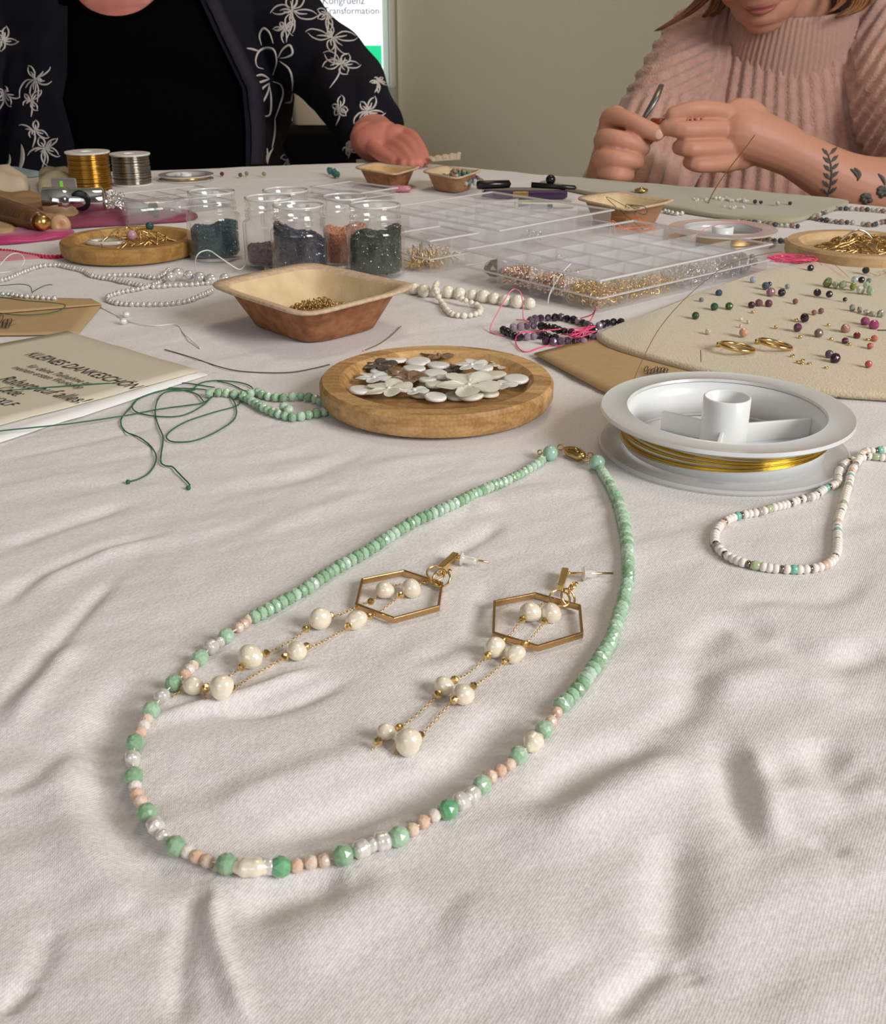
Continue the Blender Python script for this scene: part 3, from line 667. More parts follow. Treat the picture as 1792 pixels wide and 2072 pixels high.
earring('gold hexagon earring, left of the pair, its pearl chains reaching over the necklace',
 [(733, 1176), (817, 1157), (894, 1182), (887, 1233), (797, 1256), (721, 1226)], (881, 1160, .0026, .45, .3), (893, 1170, .0026, .8, -.4), ((892, 1151), (922, 1123)), ((928, 1127), (989, 1138)), (948, 1133, .0052),
 [(779, 1194, 18), (832, 1191, 19), (647, 1252, 22), (721, 1253, 21), (506, 1329, 25), (599, 1317, 20), (390, 1388, 20), (448, 1391, 23)],
 [(619, 1273), (704, 1268), (538, 1322), (489, 1350), (576, 1330), (416, 1393), (810, 1204), (750, 1217), (747, 1247), (668, 1246), (470, 1392), (620, 1308)],
 [[(862, 1176), (832, 1190), (810, 1204), (765, 1240, 1), (747, 1247), (721, 1253), (704, 1268), (640, 1305), (599, 1317), (576, 1330), (500, 1375), (472, 1393), (448, 1391), (416, 1393), (418, 1417)],
  [(865, 1180), (800, 1184), (779, 1194), (750, 1217), (727, 1224, 1), (690, 1243), (647, 1252), (619, 1273), (585, 1299), (538, 1322), (506, 1329), (489, 1350), (452, 1374), (420, 1384), (390, 1388), (362, 1399), (346, 1414)]], ((889, 1160), (907, 1155)))
earring('gold hexagon earring, right of the pair, with its long straight post', 
 [(1000, 1225), (1083, 1202), (1172, 1231), (1177, 1284), (1088, 1312), (998, 1281)], (1132, 1211, .0029, .45, .2), (1149, 1209, .0026, .9, .9), ((1134, 1188), (1143, 1154)), ((1150, 1160), (1240, 1160)), (1192, 1161, .0042),
 [(1074, 1238, 21), (1115, 1241, 20), (1000, 1310, 21), (1042, 1322, 20), (898, 1388, 20), (936, 1405, 22), (780, 1481, 18), (825, 1502, 26)],
 [(1057, 1253), (1101, 1257), (986, 1327), (1022, 1338), (886, 1405), (919, 1416), (808, 1473), (765, 1500), (808, 1507), (919, 1376), (957, 1388), (1017, 1294), (850, 1488), (1062, 1303)],
 [[(1100, 1220), (1074, 1238), (1057, 1253), (1030, 1285, 1), (1017, 1294), (1000, 1310), (986, 1327), (950, 1360), (919, 1376), (898, 1388), (886, 1405), (850, 1440), (808, 1473), (780, 1481), (765, 1500), (748, 1523)],
  [(1127, 1224), (1115, 1241), (1101, 1257), (1080, 1285, 1), (1060, 1303), (1042, 1322), (1022, 1338), (985, 1370), (957, 1388), (936, 1405), (919, 1416), (890, 1445), (850, 1488), (825, 1502), (808, 1507), (797, 1531)]], ((1148, 1197), (1163, 1181)))
# ================================================================ bracelet of seed beads
def torus_bead(name, r, L, m):
    b = MB(); b.add(*g_lathe([(.25*r, -.5*L), (.75*r, -.47*L), (r, -.18*L), (r, .18*L), (.75*r, .47*L), (.25*r, .5*L)], 12)); me = b.mesh(name); me.materials.append(m)
    me.polygons.foreach_set('use_smooth', [True]*len(me.polygons)); me['sm'] = 1; return me
SBW = mat('cream_seed_glaze', (.86, .79, .70), .2, coat=.8, noise=(900, .6, (.90, .84, .78)))
sb = dict(w=torus_bead('cream_seed_bead', .00155, .0021, SBW), d=torus_bead('dark_metal_bead', .0012, .0013, mat('dark_bead_metal', (.33, .25, .21), .2, 1.)),
          t=torus_bead('turquoise_bead', .0015, .0022, mat('amazonite', (.20, .52, .44), .25, coat=.5)), g=torus_bead('pale_green_bead', .0015, .0030, mat('peridot', (.58, .68, .40), .15, coat=.5, trans=.3)),
          p=torus_bead('peach_bead', .0015, .0026, PEACH[1]), m=torus_bead('mauve_bead', .0015, .0022, mat('mauve_stone', (.42, .32, .30), .3, coat=.4)))
SL = dict(w=.0019, d=.0013, t=.0021, g=.0029, p=.0024, m=.0022)
SN = dict(w='cream_bead', d='dark_bead', t='turquoise_bead', g='pale_green_bead', p='peach_bead', m='mauve_bead')
bp_ = [(1800, 927), (1775, 925), (1757, 923), (1741, 927), (1728, 931), (1711, 935), (1697, 954), (1693, 977), (1670, 988), (1649, 1003), (1624, 1009), (1594, 1020), (1564, 1027), (1536, 1036), (1500, 1042), (1474, 1051), (1456, 1064), (1447, 1080), (1446, 1095), (1451, 1106), (1465, 1120), (1486, 1132), (1509, 1140), (1532, 1145), (1564, 1150), (1596, 1152), (1628, 1152), (1660, 1147), (1681, 1137), (1691, 1122), (1694, 1105), (1694, 1082), (1695, 1055), (1704, 1027), (1711, 1000), (1718, 975), (1722, 955), (1731, 940), (1748, 915), (1771, 912), (1800, 908)]
base = G(1570, 1100); base.z = TZ
br_ = thing('seed_bead_bracelet', 'cream seed bead strand with turquoise and peach beads looped at the right', 'bracelet', base)
pp = smooth_path([G(x, y, .0014+(.0 if i < 34 else .0004)) for i, (x, y) in enumerate(bp_)], .0003)
SEQ = 'wwgwdwwtwdpwwmdwwwwdwwpwwdtwwwdwwmwdwwdwwwwgwmwwwdtwwwdpwwwdwwwwdmwwdwwwwdgwwwdwtwwdwwpwwwdwwwwwwdwwwtwdwpwwwwdwwgwwwww'
pos = 0; i = 0
while True:
    k = SEQ[i % len(SEQ)]; pos += SL[k]/2; j = int(pos/.0003)
    if j >= len(pp)-2: break
    inst(SN[k], sb[k], br_, pp[j], frame(pp[min(j+3, len(pp)-1)]-pp[max(j-3, 0)])); pos += SL[k]/2; i += 1
b = MB(); b.add(*g_tube(pp[::8], .0003, 5)); part('thread', b, MATS['white_thread'], br_)
# ================================================================ white wire spool
spz = .0155; s0 = Gd(1468, 832, spz); cs = Vector((s0.x, s0.y, TZ)); RF = .0480
spm = mat('white_translucent_plastic', (.77, .78, .765), .28, sss=.3, coat=.15, clear=.12, sssr=(.006,)); spc = mat('frosted_clear_flange', (.88, .88, .88), .22, clear=.62)

sp = thing('wire_spool', 'white plastic spool with loose gold wire, at the right edge of the necklace', 'spool', cs)
tilt = Matrix.Rotation(.0, 4, 'X'); MT = T4(cs+Vector((0, 0, .0006))) @ tilt
def spl(pr, seg=72): b = MB(); b.add(*g_lathe(pr[:-1] if pr[0] == pr[-1] else pr, seg, pr[0] == pr[-1]), MT); return b
Ri = .0382
o = part('upper_flange', spl([(Ri-.0008, spz-.0006), (Ri, spz-.0012), (RF-.001, spz-.0016), (RF, spz-.0008), (RF-.0004, spz+.0006), (RF-.0016, spz+.0002), (Ri+.001, spz+.0), (Ri-.0004, spz+.0005), (Ri-.0008, spz-.0006)]), spm, sp); autosmooth(o, 50)
o = part('lower_flange', spl([(Ri-.001, .0002), (RF-.0005, .0000), (RF, .0008), (RF-.0008, .0016), (RF-.002, .0011), (Ri+.001, .0011), (Ri-.001, .0014), (Ri-.001, .0002)]), spc, sp); autosmooth(o, 50)
part('drum', spl([(Ri-.0010, .0012), (Ri+.0001, .0012), (Ri+.0001, spz-.0010), (Ri-.0010, spz-.0010), (Ri-.0010, .0012)]), mat('white_drum_plastic', (.80, .81, .80), .3, sss=.3), sp)
hh = spz+.0055
o = part('hub', spl([(.0079, .0006), (.0090, .0006), (.0090, hh-.0004), (.0086, hh), (.0083, hh), (.0079, hh-.0004), (.0079, .0006)], 40), MATS['white_drum_plastic'], sp); autosmooth(o, 50)
for an, ln in ((2.45, .027), (.22, Ri-.001), (-1.9, Ri-.001)):
    b = MB(); r0 = .0085; b.add(*g_box(((r0+ln)/2, 0, .0050), (ln-r0, .0016, .0085), .0003), MT @ RotZ(an)); b.add(*g_box(((r0+ln)/2, 0, .0009), (ln-r0, .009, .0012), .0003), MT @ RotZ(an)); part('spoke', b, MATS['white_drum_plastic'], sp, False)
wm = mat('fine_gold_wire', (.72, .47, .06), .22, 1.0, bump=(500, .2, .0002)); rw = random.Random(5)
b = MB()
for z0_, n_, sd in ((.0136, 4, .5), (.0108, 9, .4), (.0078, 9, .35), (.0044, 9, .35), (.0030, 4, .3)):
    for k in range(n_):
        zc = z0_+rw.uniform(-.0007, .0006); ph = rw.uniform(0, 6.28); a_ = rw.uniform(.0001, .0008)*sd*2
        R_ = Ri+.0005+rw.uniform(0, .0007); a0_ = PI*.86
        pts = []
        for i in range(72):
            an = 2*PI*i/72; conv = .5+.5*math.cos(an+.55)     # the turns pinch together towards the right front
            pts.append(cs+Vector((R_*math.cos(an), R_*math.sin(an), .0006+zc*(1-.8*conv)+.0078*.8*conv+a_*math.sin(an+ph)*.5)))
        b.add(*g_tube(pts, .00017, 4, close=True))
part('wound_wire', b, wm, sp)
# free end of the wire rising from the flange in an arc to the beads
WP = [(1260, 838), (1269, 806), (1289, 751), (1313, 700), (1332, 667), (1355, 637), (1382, 608), (1415, 578), (1464, 541), (1514, 522), (1557, 512), (1584, 510)]
d0, d1 = .432, .70
acc = [0]
for i in range(1, len(WP)): acc.append(acc[-1]+math.hypot(WP[i][0]-WP[i-1][0], WP[i][1]-WP[i-1][1]))
wp = [P(x, y, d0+(d1-d0)*(a/acc[-1])**1.0) for (x, y), a in zip(WP, acc)]
b = MB(); b.add(*g_tube(smooth_path(wp, .002), .00021, 5)); part('wire_end', b, GOLD, sp, label='free end of the gold wire arching up')
# ================================================================ dishes and bowls
dishC, dc, dtop = dish(883, 763, .0508, .0115, 'round bamboo dish in the middle holding pale shell discs and flowers', BAM, 96)
dishL, dlc, dltop = dish(262, 480, .0475, .012, 'amber bamboo dish at the left behind the pearls, holding gold chain', BAM2)
dishR, drc, drtop = dish(1741, 490, .0500, .012, 'pale bamboo dish at the right edge holding a heap of gold chain', BAM3)
def bowl_px(L, Fp, R, B, H, label, k=1.12, **kw):
    c = [Gd(x, y, H) for x, y in (L, Fp, R, B)]; L, Fp, R, B = c
    ce = sum(c, Vector())/4; ax = (R+Fp-L-B)/4*k; ay = (R+B-L-Fp)/4*k
    return leaf_bowl(ce, ax, ay, H, label, **kw), ce
_, bc = bowl_px((444, 580), (611, 630), (846, 585), (636, 535), .022, 'square palm leaf bowl with gold chain links in front of the bead jars', base=.62, k=1.15, nexp=5)
LEAF2 = mat('palm_leaf_tan', (.46, .26, .13), .7, noise=(180, .8, (.36, .19, .09)), bump=(600, .4, .0005))
_, bc2 = bowl_px((712, 340), (800, 353), (856, 340), (770, 331), .017, 'empty brown palm leaf bowl under the reaching hand', nexp=4, k=1.05, base=.62, ins=mat('palm_leaf_orange', (.66, .42, .19), .65, noise=(90, .7, (.55, .32, .12))), out=LEAFO)
_, bc3 = bowl_px((850, 349), (925, 360), (981, 347), (905, 336), .017, 'tan palm leaf bowl full of mixed beads beside the empty brown one', nexp=4, k=1.05, base=.62, out=LEAF2)
_, bc4 = bowl_px((1158, 402), (1272, 426), (1376, 408), (1260, 390), .019, 'large pale palm leaf bowl with orange thread near the knitting-clad person', nexp=4, k=1.04, base=.64, out=LEAF2)
RC = random.Random(21)
def heap(c, r, h, rnd, flatten=1.):
    def f(i):
        a = rnd.uniform(0, 2*PI); q = math.sqrt(rnd.random()); return (c.x+math.cos(a)*q*r, c.y+math.sin(a)*q*r*flatten, c.z+h*(1-q*q)*rnd.uniform(.3, 1))
    return f
ringS = g_torus(.0011, .00024, 12, 4)
b = bag_of(620, heap(Vector((bc.x+.003, bc.y+.003, TZ+.0050)), .0225, .010, RC, .8), ringS, RC, .8, 1.2)
solo('chain_links', b, GOLDD, 'small heap of dull gold chain links inside the front palm leaf bowl', 'jewellery findings', Vector((bc.x, bc.y, TZ+.004)), kind='stuff')
for i, (x, y, s, cc) in enumerate([(918, 340, .0052, (.22, .12, .30)), (897, 345, .0035, (.35, .28, .20)), (935, 343, .004, (.05, .20, .16)), (950, 344, .004, (.10, .25, .16)), (962, 343, .0038, (.30, .22, .14)), (905, 343, .0035, (.25, .2, .12)), (943, 347, .0035, (.35, .33, .30)), (926, 347, .003, (.12, .1, .2))]): pass
mixb = [mat('bowl_bead_%d' % i, c, .25, coat=.4) for i, c in enumerate(((.20, .10, .28), (.06, .22, .18), (.36, .28, .18), (.55, .52, .46), (.25, .16, .09), (.12, .30, .20)))]
for i, m_ in enumerate(mixb):
    b = bag_of(34, heap(Vector((bc3.x+.006, bc3.y, TZ+.008)), .024, .011, RC, .9), g_ico(.0019, 0), RC, .7, 1.3)
    if i == 0: mixroot = solo('mixed_beads', b, m_, 'heap of purple, teal and brown beads in the far tan bowl', 'beads', Vector((bc3.x, bc3.y, TZ+.004)), False, kind='stuff')
    else: part('bead_heap', b, m_, mixroot, False, kind='stuff')
# torn kraft label behind the bead bowl
b = MB(); p0 = Gd(866, 347); n = 14; V = []
for i in range(n): u = i/(n-1); V.append((p0.x+.005+u*.030, p0.y+.02, TZ+.008+.002*u)); 
for i in range(n): u = i/(n-1); V.append((p0.x+u*.036, p0.y+.023, TZ+.0125+.005*u+.0010*math.sin(i*2.2)))
for k in range(2*n): V.append((V[k][0], V[k][1]+.0012, V[k][2]))
Fc = [(i, i+1, n+i+1, n+i) for i in range(n-1)]+[(2*n+i, 3*n+i, 3*n+i+1, 2*n+i+1) for i in range(n-1)]+[(n+i, n+i+1, 3*n+i+1, 3*n+i) for i in range(n-1)]+[(i, 2*n+i, 2*n+i+1, i+1) for i in range(n-1)]
b.add(V, Fc); solo('kraft_tag', b, mat('kraft_tag', (.52, .42, .29), .8, noise=(300, .6, (.4, .3, .2))), 'small torn-edged kraft card standing in the far tan bowl', 'card', Vector((p0.x+.018, p0.y+.02, TZ+.014)), False)
# orange and green thread in bowl 4
def scribble_mb(c, rx, ry, h, n, r, rnd, turns=1., z0=.001, seg=4):
    b = MB(); pts = []
    for i in range(n): pts.append(Vector((c[0]+rnd.uniform(-rx, rx), c[1]+rnd.uniform(-ry, ry), TZ+z0+rnd.uniform(0, h))))
    b.add(*g_tube(smooth_path(pts, n*9), r, seg)); return b
b = scribble_mb((bc4.x+.0, bc4.y-.04), .02, .012, .012, 26, .00035, RC); solo('orange_thread', b, mat('orange_thread', (.80, .20, .05), .7), 'tangle of orange thread in front of the large pale bowl', 'thread', Gd(1250, 445))
b = scribble_mb((bc4.x-.008, bc4.y-.036), .016, .012, .026, 9, .0003, RC); solo('green_thread_end', b, mat('olive_thread', (.12, .16, .04), .7), 'stiff dark green thread ends by the large pale bowl', 'thread', Gd(1238, 440))
# ================================================================ shells on the middle dish
SHW = [mat('shell_%d' % i, c, .2, coat=.35, sss=.1, noise=(200, .7, c2), bump=(300, .25, .0004)) for i, (c, c2) in enumerate([((.80, .79, .74), (.86, .85, .80)), ((.78, .75, .62), (.84, .80, .68)), ((.64, .55, .44), (.75, .68, .58)), ((.055, .04, .035), (.12, .09, .07)), ((.16, .09, .05), (.32, .20, .12)), ((.72, .78, .72), (.84, .80, .78))])]
def shell_disc(R, th, n=36):
    rnd = random.Random(int(R*1e6)); V, Fc = g_lathe([(0, -th/2), (R*.8, -th/2), (R*.97, -th*.35), (R, 0), (R*.97, th*.35), (R*.8, th/2), (0, th*.42)], n); return V, Fc
def shell_flower(R, petals, th, cup=.25, wav=.1):
    V = []; Fc = []; n = petals*10; K = 7
    for side in (1, -1):
        for k in range(K+1):
            q = k/K
            for i in range(n):
                a = 2*PI*i/n; lobe = abs(math.cos(a*petals/2))**.55; rr = R*q*(.52+.48*lobe if q > .3 else 1)
                z = cup*R*q*q*(1-.3*lobe)+wav*R*q*math.sin(a*petals)+side*th/2*(1-q**4)
                V.append((rr*math.cos(a), rr*math.sin(a), z))
    L = n*(K+1)
    for s in (0, 1):
        for k in range(K):
            for i in range(n):
                j = (i+1) % n; f = (s*L+k*n+i, s*L+k*n+j, s*L+(k+1)*n+j, s*L+(k+1)*n+i); Fc.append(f if s else f[::-1])
    for i in range(n): j = (i+1) % n; Fc.append((K*n+i, L+K*n+i, L+K*n+j, K*n+j))
    return V, Fc
shells = [ # kind, px, py, width px, material, stack level, label
 ('f', 767, 739, 72, 3, 1, 'black carved shell flower at the back left of the bamboo dish'), ('d', 799, 728, 48, 0, 1, 'white shell disc behind the black shell flower'),
 ('d', 846, 732, 50, 0, 1, 'glossy white shell disc right of the black shell flower'), ('d', 838, 746, 47, 0, 2, 'white shell disc lying in front of the glossy one at the back'),
 ('f', 887, 720, 70, 4, 1, 'brown translucent shell flower at the back rim of the dish'), ('d', 887, 739, 46, 0, 1, 'white shell disc just in front of the brown flower'),
 ('d', 881, 756, 48, 0, 2, 'large white shell disc in the middle of the dish'), ('f', 915, 748, 52, 3, 0, 'dark brown shell flower half hidden under the white one'),
 ('f', 954, 740, 66, 0, 3, 'white shell flower with thick rounded petals'), ('f', 1013, 739, 52, 2, 0, 'small translucent beige shell flower at the back right'),
 ('d', 893, 763, 24, 0, 3, 'small white shell disc on the edge of the middle disc'), ('d', 918, 760, 22, 0, 3, 'tiny round white shell, left one of two in the centre'), ('d', 939, 767, 20, 0, 3, 'tiny round white shell, right one of two in the centre'),
 ('d', 957, 762, 40, 2, 1, 'beige translucent disc in front of the thick white flower'), ('d', 1001, 759, 48, 1, 1, 'pale cream shell disc right of centre'), ('d', 1044, 767, 52, 0, 2, 'round white shell disc nearest the right rim of the dish'),
 ('f', 756, 766, 74, 5, 1, 'iridescent white shell flower at the left of the dish'), ('f', 826, 769, 82, 4, 1, 'brown and clear shell flower left of centre'), ('d', 799, 750, 30, 4, 2, 'clear brown shell ring beside the black flower'),
 ('f', 786, 788, 96, 1, 2, 'glossy cream shell flower at the front left of the dish'), ('d', 731, 789, 52, 0, 1, 'thin white shell disc at the far left front'), ('f', 948, 781, 128, 1, 3, 'largest cream shell flower across the middle of the dish'),
 ('d', 881, 778, 44, 1, 2, 'cream shell disc left of the largest flower'), ('d', 851, 797, 44, 2, 0, 'beige shell disc at the front of the dish'), ('d', 881, 803, 46, 0, 1, 'white shell disc at the very front of the dish'),
 ('d', 922, 801, 44, 2, 0, 'beige shell disc right of the front white one'), ('d', 953, 800, 52, 1, 1, 'pearly cream shell disc at the front right'), ('f', 838, 792, 62, 5, 2, 'pearly shell flower overlapping the cream one at the front left'), ('d', 866, 768, 40, 0, 2, 'white shell disc right of the brown and clear flower'), ('d', 985, 795, 50, 1, 0, 'cream shell disc at the front under the largest flower'),
 ('d', 765, 752, 34, 0, 0, 'white shell disc under the black flower'), ('f', 905, 766, 50, 2, 2, 'beige shell flower between the tiny white discs'), ('d', 978, 745, 40, 0, 1, 'white shell disc right of the thick white flower'),
 ('f', 1010, 781, 74, 0, 2, 'smooth pale shell flower at the right of the dish')]
for k, x, y, wd, mi, lv, lb in shells:
    z = .0080+lv*.0011; c = Gd(x, y, z); R = wd/2/sc(y, z); rnd = random.Random(x*y)
    b = MB(); V, Fc = shell_disc(R, .0016) if k == 'd' else shell_flower(R*1.05, 5, .0014, .12 if mi != 4 else .2, .05)
    M = T4(c) @ Euler((rnd.uniform(-.09, .09), rnd.uniform(-.09, .09), rnd.uniform(0, 6))).to_matrix().to_4x4()
    b.add(V, Fc, M); nm = 'shell_disc' if k == 'd' else 'shell_flower'
    o = solo(nm, b, SHW[mi], lb, 'shell', c, group='shells on the bamboo dish')
    if k == 'f':
        b2 = MB(); b2.add(*g_sphere(.0011, 10, 6), T4(c+Vector((0, 0, .0004)))); part('flower_centre', b2, SHW[mi], o)
# ================================================================ bead jars
def jar(px, rim_y, H, R, label, fillmat, fillh, slope, flabel, drop=0):
    c = Gd(px, rim_y, H); c.z = TZ
    t = thing('glass_jar', label, 'jar', c, 'small bead jars'); rn_ = R*.86
    prof = [(0, .0008), (R*.86, .0006), (R*.97, .0018), (R, .005), (R, H*.62), (R*.975, H*.665), (rn_*1.0, H*.70), (rn_*.97, H*.72), (rn_*1.03, H*.745), (rn_*1.03, H*.765), (rn_*.965, H*.785), (rn_*.965, H*.80), (rn_*1.025, H*.825), (rn_*1.025, H*.845), (rn_*.96, H*.87), (rn_*.96, H*.93), (rn_*1.01, H*.96), (rn_*1.0, H*.99), (rn_*.96, H)]
    inn = [(r-.0016, z) for r, z in reversed(prof[4:])]+[(R-.0018, .006), (R*.85, .0032), (0, .0030)]
    b = MB(); b.add(*g_lathe(prof+inn, 56), T4(c)); part('glass_body', b, GLASS, t)
    b = MB(); b.add(*g_torus(rn_*.975, .0007, 48, 8), T4(c+Vector((0, 0, H)))); part('rim', b, mat('glass_rim', (.92, .93, .90), .12, clear=.30, coat=1), t)
    ri = R-.0022; rnd = random.Random(px); V, Fc = g_ico(.0010, 0); b = MB()
    top = lambda x, y: fillh*(1+slope*x/ri+.05*math.sin(x*300+px)+.04*math.sin(y*260))
    # solid core of beads plus beads all over its surface
    core = []; n = 32
    core = [(0, 0, .0036)]+[((ri-.0008)*math.cos(2*PI*i/n), (ri-.0008)*math.sin(2*PI*i/n), .0036) for i in range(n)]
    cf = [(0, 1+(i+1) % n, 1+i) for i in range(n)]; 
    for q in (.99, .66, .33): core += [((ri-.0008)*q*math.cos(2*PI*i/n), (ri-.0008)*q*math.sin(2*PI*i/n), max(.004, top((ri)*q*math.cos(2*PI*i/n), ri*q*math.sin(2*PI*i/n))-.0006)) for i in range(n)]
    core.append((0, 0, top(0, 0)-.0006))
    for k in range(3): cf += [(1+k*n+i, 1+k*n+(i+1) % n, 1+(k+1)*n+(i+1) % n, 1+(k+1)*n+i) for i in range(n)]
    cf += [(1+3*n+i, 1+3*n+(i+1) % n, 1+4*n) for i in range(n)]
    b.add(core, cf, T4(c))
    for i in range(1150):
        a = rnd.uniform(0, 2*PI)
        if i < 800: q = ri-.0009; z = None
        else: q = ri*math.sqrt(rnd.random())*.97; z = 1
        x, y = q*math.cos(a), q*math.sin(a); tz = top(x, y); zz = tz if z else rnd.uniform(.004, max(.005, tz))
        M = Euler((rnd.uniform(0, 6), rnd.uniform(0, 6), 0)).to_matrix(); b.add(np.array(V) @ np.array(M).T*rnd.uniform(.8, 1.15)+np.array([c.x+x, c.y+y, c.z+zz]), Fc)
    solo('seed_beads', b, fillmat, flabel, 'beads', c+Vector((0, 0, .0036)), False, kind='stuff')
def bm(n, c, c2): return mat('fill_'+n, c, .22, coat=.5, noise=(900, .8, c2))
jar(427, 388, .045, .0185, 'glass jar of dark teal beads, leftmost of the jars', bm('teal', (.003, .035, .045), (.008, .07, .085)), .022, .12, 'dark teal seed beads in the leftmost jar')
jar(542, 400, .045, .0180, 'glass jar of burgundy beads, half hidden between teal and navy', bm('burgundy', (.05, .015, .022), (.10, .035, .05)), .013, -.05, 'burgundy seed beads low in the half hidden jar')
jar(577, 385, .045, .0180, 'empty-looking glass jar at the very back of the jar group', bm('brownish', (.10, .06, .06), (.16, .10, .09)), .006, .0, 'thin layer of brown beads in the rearmost jar')
jar(603, 415, .045, .0188, 'glass jar of navy and grey beads in the middle front', bm('navy', (.005, .006, .018), (.03, .03, .05)), .027, -.18, 'navy blue seed beads in the middle front jar')
jar(697, 398, .045, .0172, 'glass jar of peach beads behind the green one', bm('peach', (.62, .25, .13), (.72, .36, .22)), .024, .05, 'peach orange seed beads in the jar behind the green one')
jar(758, 414, .045, .0188, 'glass jar of dark green beads, rightmost of the jars', bm('green', (.008, .02, .006), (.03, .055, .02)), .027, .10, 'dark green seed beads in the rightmost jar')
# ================================================================ clear organiser boxes
def organiser(L, Fp, R, H, nu, nv, label, floor=True):
    L, Fp, R = [Gd(x, y, H) for x, y in (L, Fp, R)]
    for p in (L, Fp, R): p.z = TZ+.0008
    u = R-Fp; v = L-Fp; v = v-u*(v.dot(u)/u.dot(u)); c = Fp+(u+v)/2; an = math.atan2(u.y, u.x); lu, lv = u.length, v.length
    t = thing('organiser_box', label, 'storage box', c); M = T4(c) @ RotZ(an); w_ = .0012
    b = MB()
    if floor: b.add(*g_box((0, 0, .0008), (lu, lv, .0014), .0004), M)
    for sx, sy, ax, ay in ((0, -lv/2, lu, w_), (0, lv/2, lu, w_), (-lu/2, 0, w_, lv), (lu/2, 0, w_, lv)): b.add(*g_box((sx, sy, H/2), (ax, ay, H), .0004), M)
    part('box_body', b, CLEARB, t, False)
    b = MB()
    for sx, sy, ax, ay in ((0, -lv/2-.001, lu+.004, .0022), (0, lv/2+.001, lu+.004, .0022), (-lu/2-.001, 0, .0022, lv), (lu/2+.001, 0, .0022, lv)): b.add(*g_box((sx, sy, H-.0008), (ax, ay, .0012), .0003), M); b.add(*g_box((sx, sy, H*.42), (ax, ay, .0008), .0003), M)
    part('rim', b, mat('clear_rim', (.88, .87, .88), .12, clear=.45), t, False)
    for i in range(1, nu): b = MB(); b.add(*g_box((-lu/2+lu*i/nu, 0, H*.46), (.0010, lv-.003, H*.86), .0003), M); b.add(*g_box((-lu/2+lu*i/nu, 0, H*.89), (.0012, lv-.003, .0008)), M); part('divider', b, CLEARP, t, False)
    for j in range(1, nv): b = MB(); b.add(*g_box((0, -lv/2+lv*j/nv, H*.46), (lu-.003, .0010, H*.86), .0003), M); part('divider', b, CLEARP, t, False)
    cell = lambda i, j, z=.002: M @ Vector((-lu/2+lu*(i+.5)/nu, -lv/2+lv*(j+.5)/nv, z))
    return t, M, lu, lv, cell
t1, M1, lu1, lv1, cell1 = organiser((903, 512), (1213, 567), (1555, 494), .019, 6, 4, 'clear organiser box with gold and silver findings, the large front one')
t2, M2, lu2, lv2, cell2 = organiser((800, 418), (1010, 466), (1236, 425), .018, 6, 4, 'clear organiser box behind the large front one')
t3, M3_, lu3, lv3, cell3 = organiser((222, 395), (300, 412), (470, 392), .012, 4, 2, 'long clear box behind the leftmost jars')
t4, M4, lu4, lv4, cell4 = organiser((640, 377), (720, 392), (800, 380), .010, 2, 1, 'small clear box behind the peach jar')
t5, M5, lu5, lv5, cell5 = organiser((815, 470), (870, 487), (960, 472), .022, 2, 1, 'clear box of gold head pins between green jar and organiser')
def fill(cell, M, i, j, hw, hh, h, n, shape, m_, label, name='findings', s0=.8, s1=1.2, seed=1, smooth=True):
    rnd = random.Random(seed); c = cell(i, j); R = M.to_3x3()
    f = lambda k: c+R @ Vector((rnd.uniform(-hw, hw), rnd.uniform(-hh, hh), rnd.uniform(.0005, h)))
    b = bag_of(n, f, shape, rnd, s0, s1); solo(name, b, m_, label, 'jewellery findings', c, smooth, kind='stuff')
RG = mat('rose_gold', (.72, .50, .36), .22, 1.0); cu, cv = lu1/12-.0025, lv1/8-.0025
ring2 = g_torus(.0021, .00028, 14, 4); bead1 = g_ico(.0012, 1); link3 = g_torus(.0016, .0003, 12, 4)
fill(cell1, M1, 0, 0, cu, cv, .008, 260, ring2, GOLD, 'gold jump rings in the nearest corner cell', seed=2)
fill(cell1, M1, 0, 1, cu, cv, .009, 700, bead1, RG, 'rose gold round beads in the front left cells', seed=3)
fill(cell1, M1, 0, 2, cu, cv, .009, 650, bead1, RG, 'darker rose gold beads next to the brown stone', seed=4)
fill(cell1, M1, 1, 0, cu, cv, .006, 150, ring2, GOLD, 'gold rings in the second cell of the right side', seed=5)
fill(cell1, M1, 2, 0, cu, cv, .005, 90, link3, GOLD, 'gold clasps and white bits in the third cell', seed=6)
fill(cell1, M1, 3, 0, cu, cv, .008, 120, ring2, SILVER, 'silver jump rings in the right side of the box', seed=7)
fill(cell1, M1, 4, 0, cu, cv, .006, 60, link3, SILVER, 'loose silver links in the box near its right end', seed=8)
fill(cell1, M1, 5, 0, cu*.8, cv*.8, .008, 60, g_ico(.0022, 1), mat('grey_beads', (.30, .29, .29), .15, .4), 'grey metallic beads in the last cell on the right', seed=9, smooth=False)
fill(cell1, M1, 1, 2, cu, cv*.8, .004, 40, g_ico(.0018, 1), RG, 'copper beads in an inner cell', seed=10)
fill(cell1, M1, 2, 3, cu, cv*.5, .004, 30, link3, SILVER, 'bright silver links at the back of the front box', seed=11, s0=1, s1=1.5)
fill(cell2, M2, 2, 0, .008, .006, .004, 34, link3, CHROME, 'shiny silver clasps in the rear organiser box', seed=12, s0=1, s1=1.6)
fill(cell2, M2, 4, 3, .003, .002, .007, 12, link3, RG, 'small cluster of copper rings in the rear organiser', seed=13)
fill(cell5, M5, 0, 0, .010, .006, .005, 60, g_tube([(-.009, 0, 0), (.009, 0, 0)], .0003, 4), GOLD, 'gold head pins lying in the small clear box', 'head_pins', seed=14)
fill(cell5, M5, 1, 0, .006, .004, .006, 14, g_tube([(-.006, 0, 0), (.006, 0, 0)], .0003, 4), GOLD, 'few gold pins in the right half of the small box', 'head_pins', seed=15)
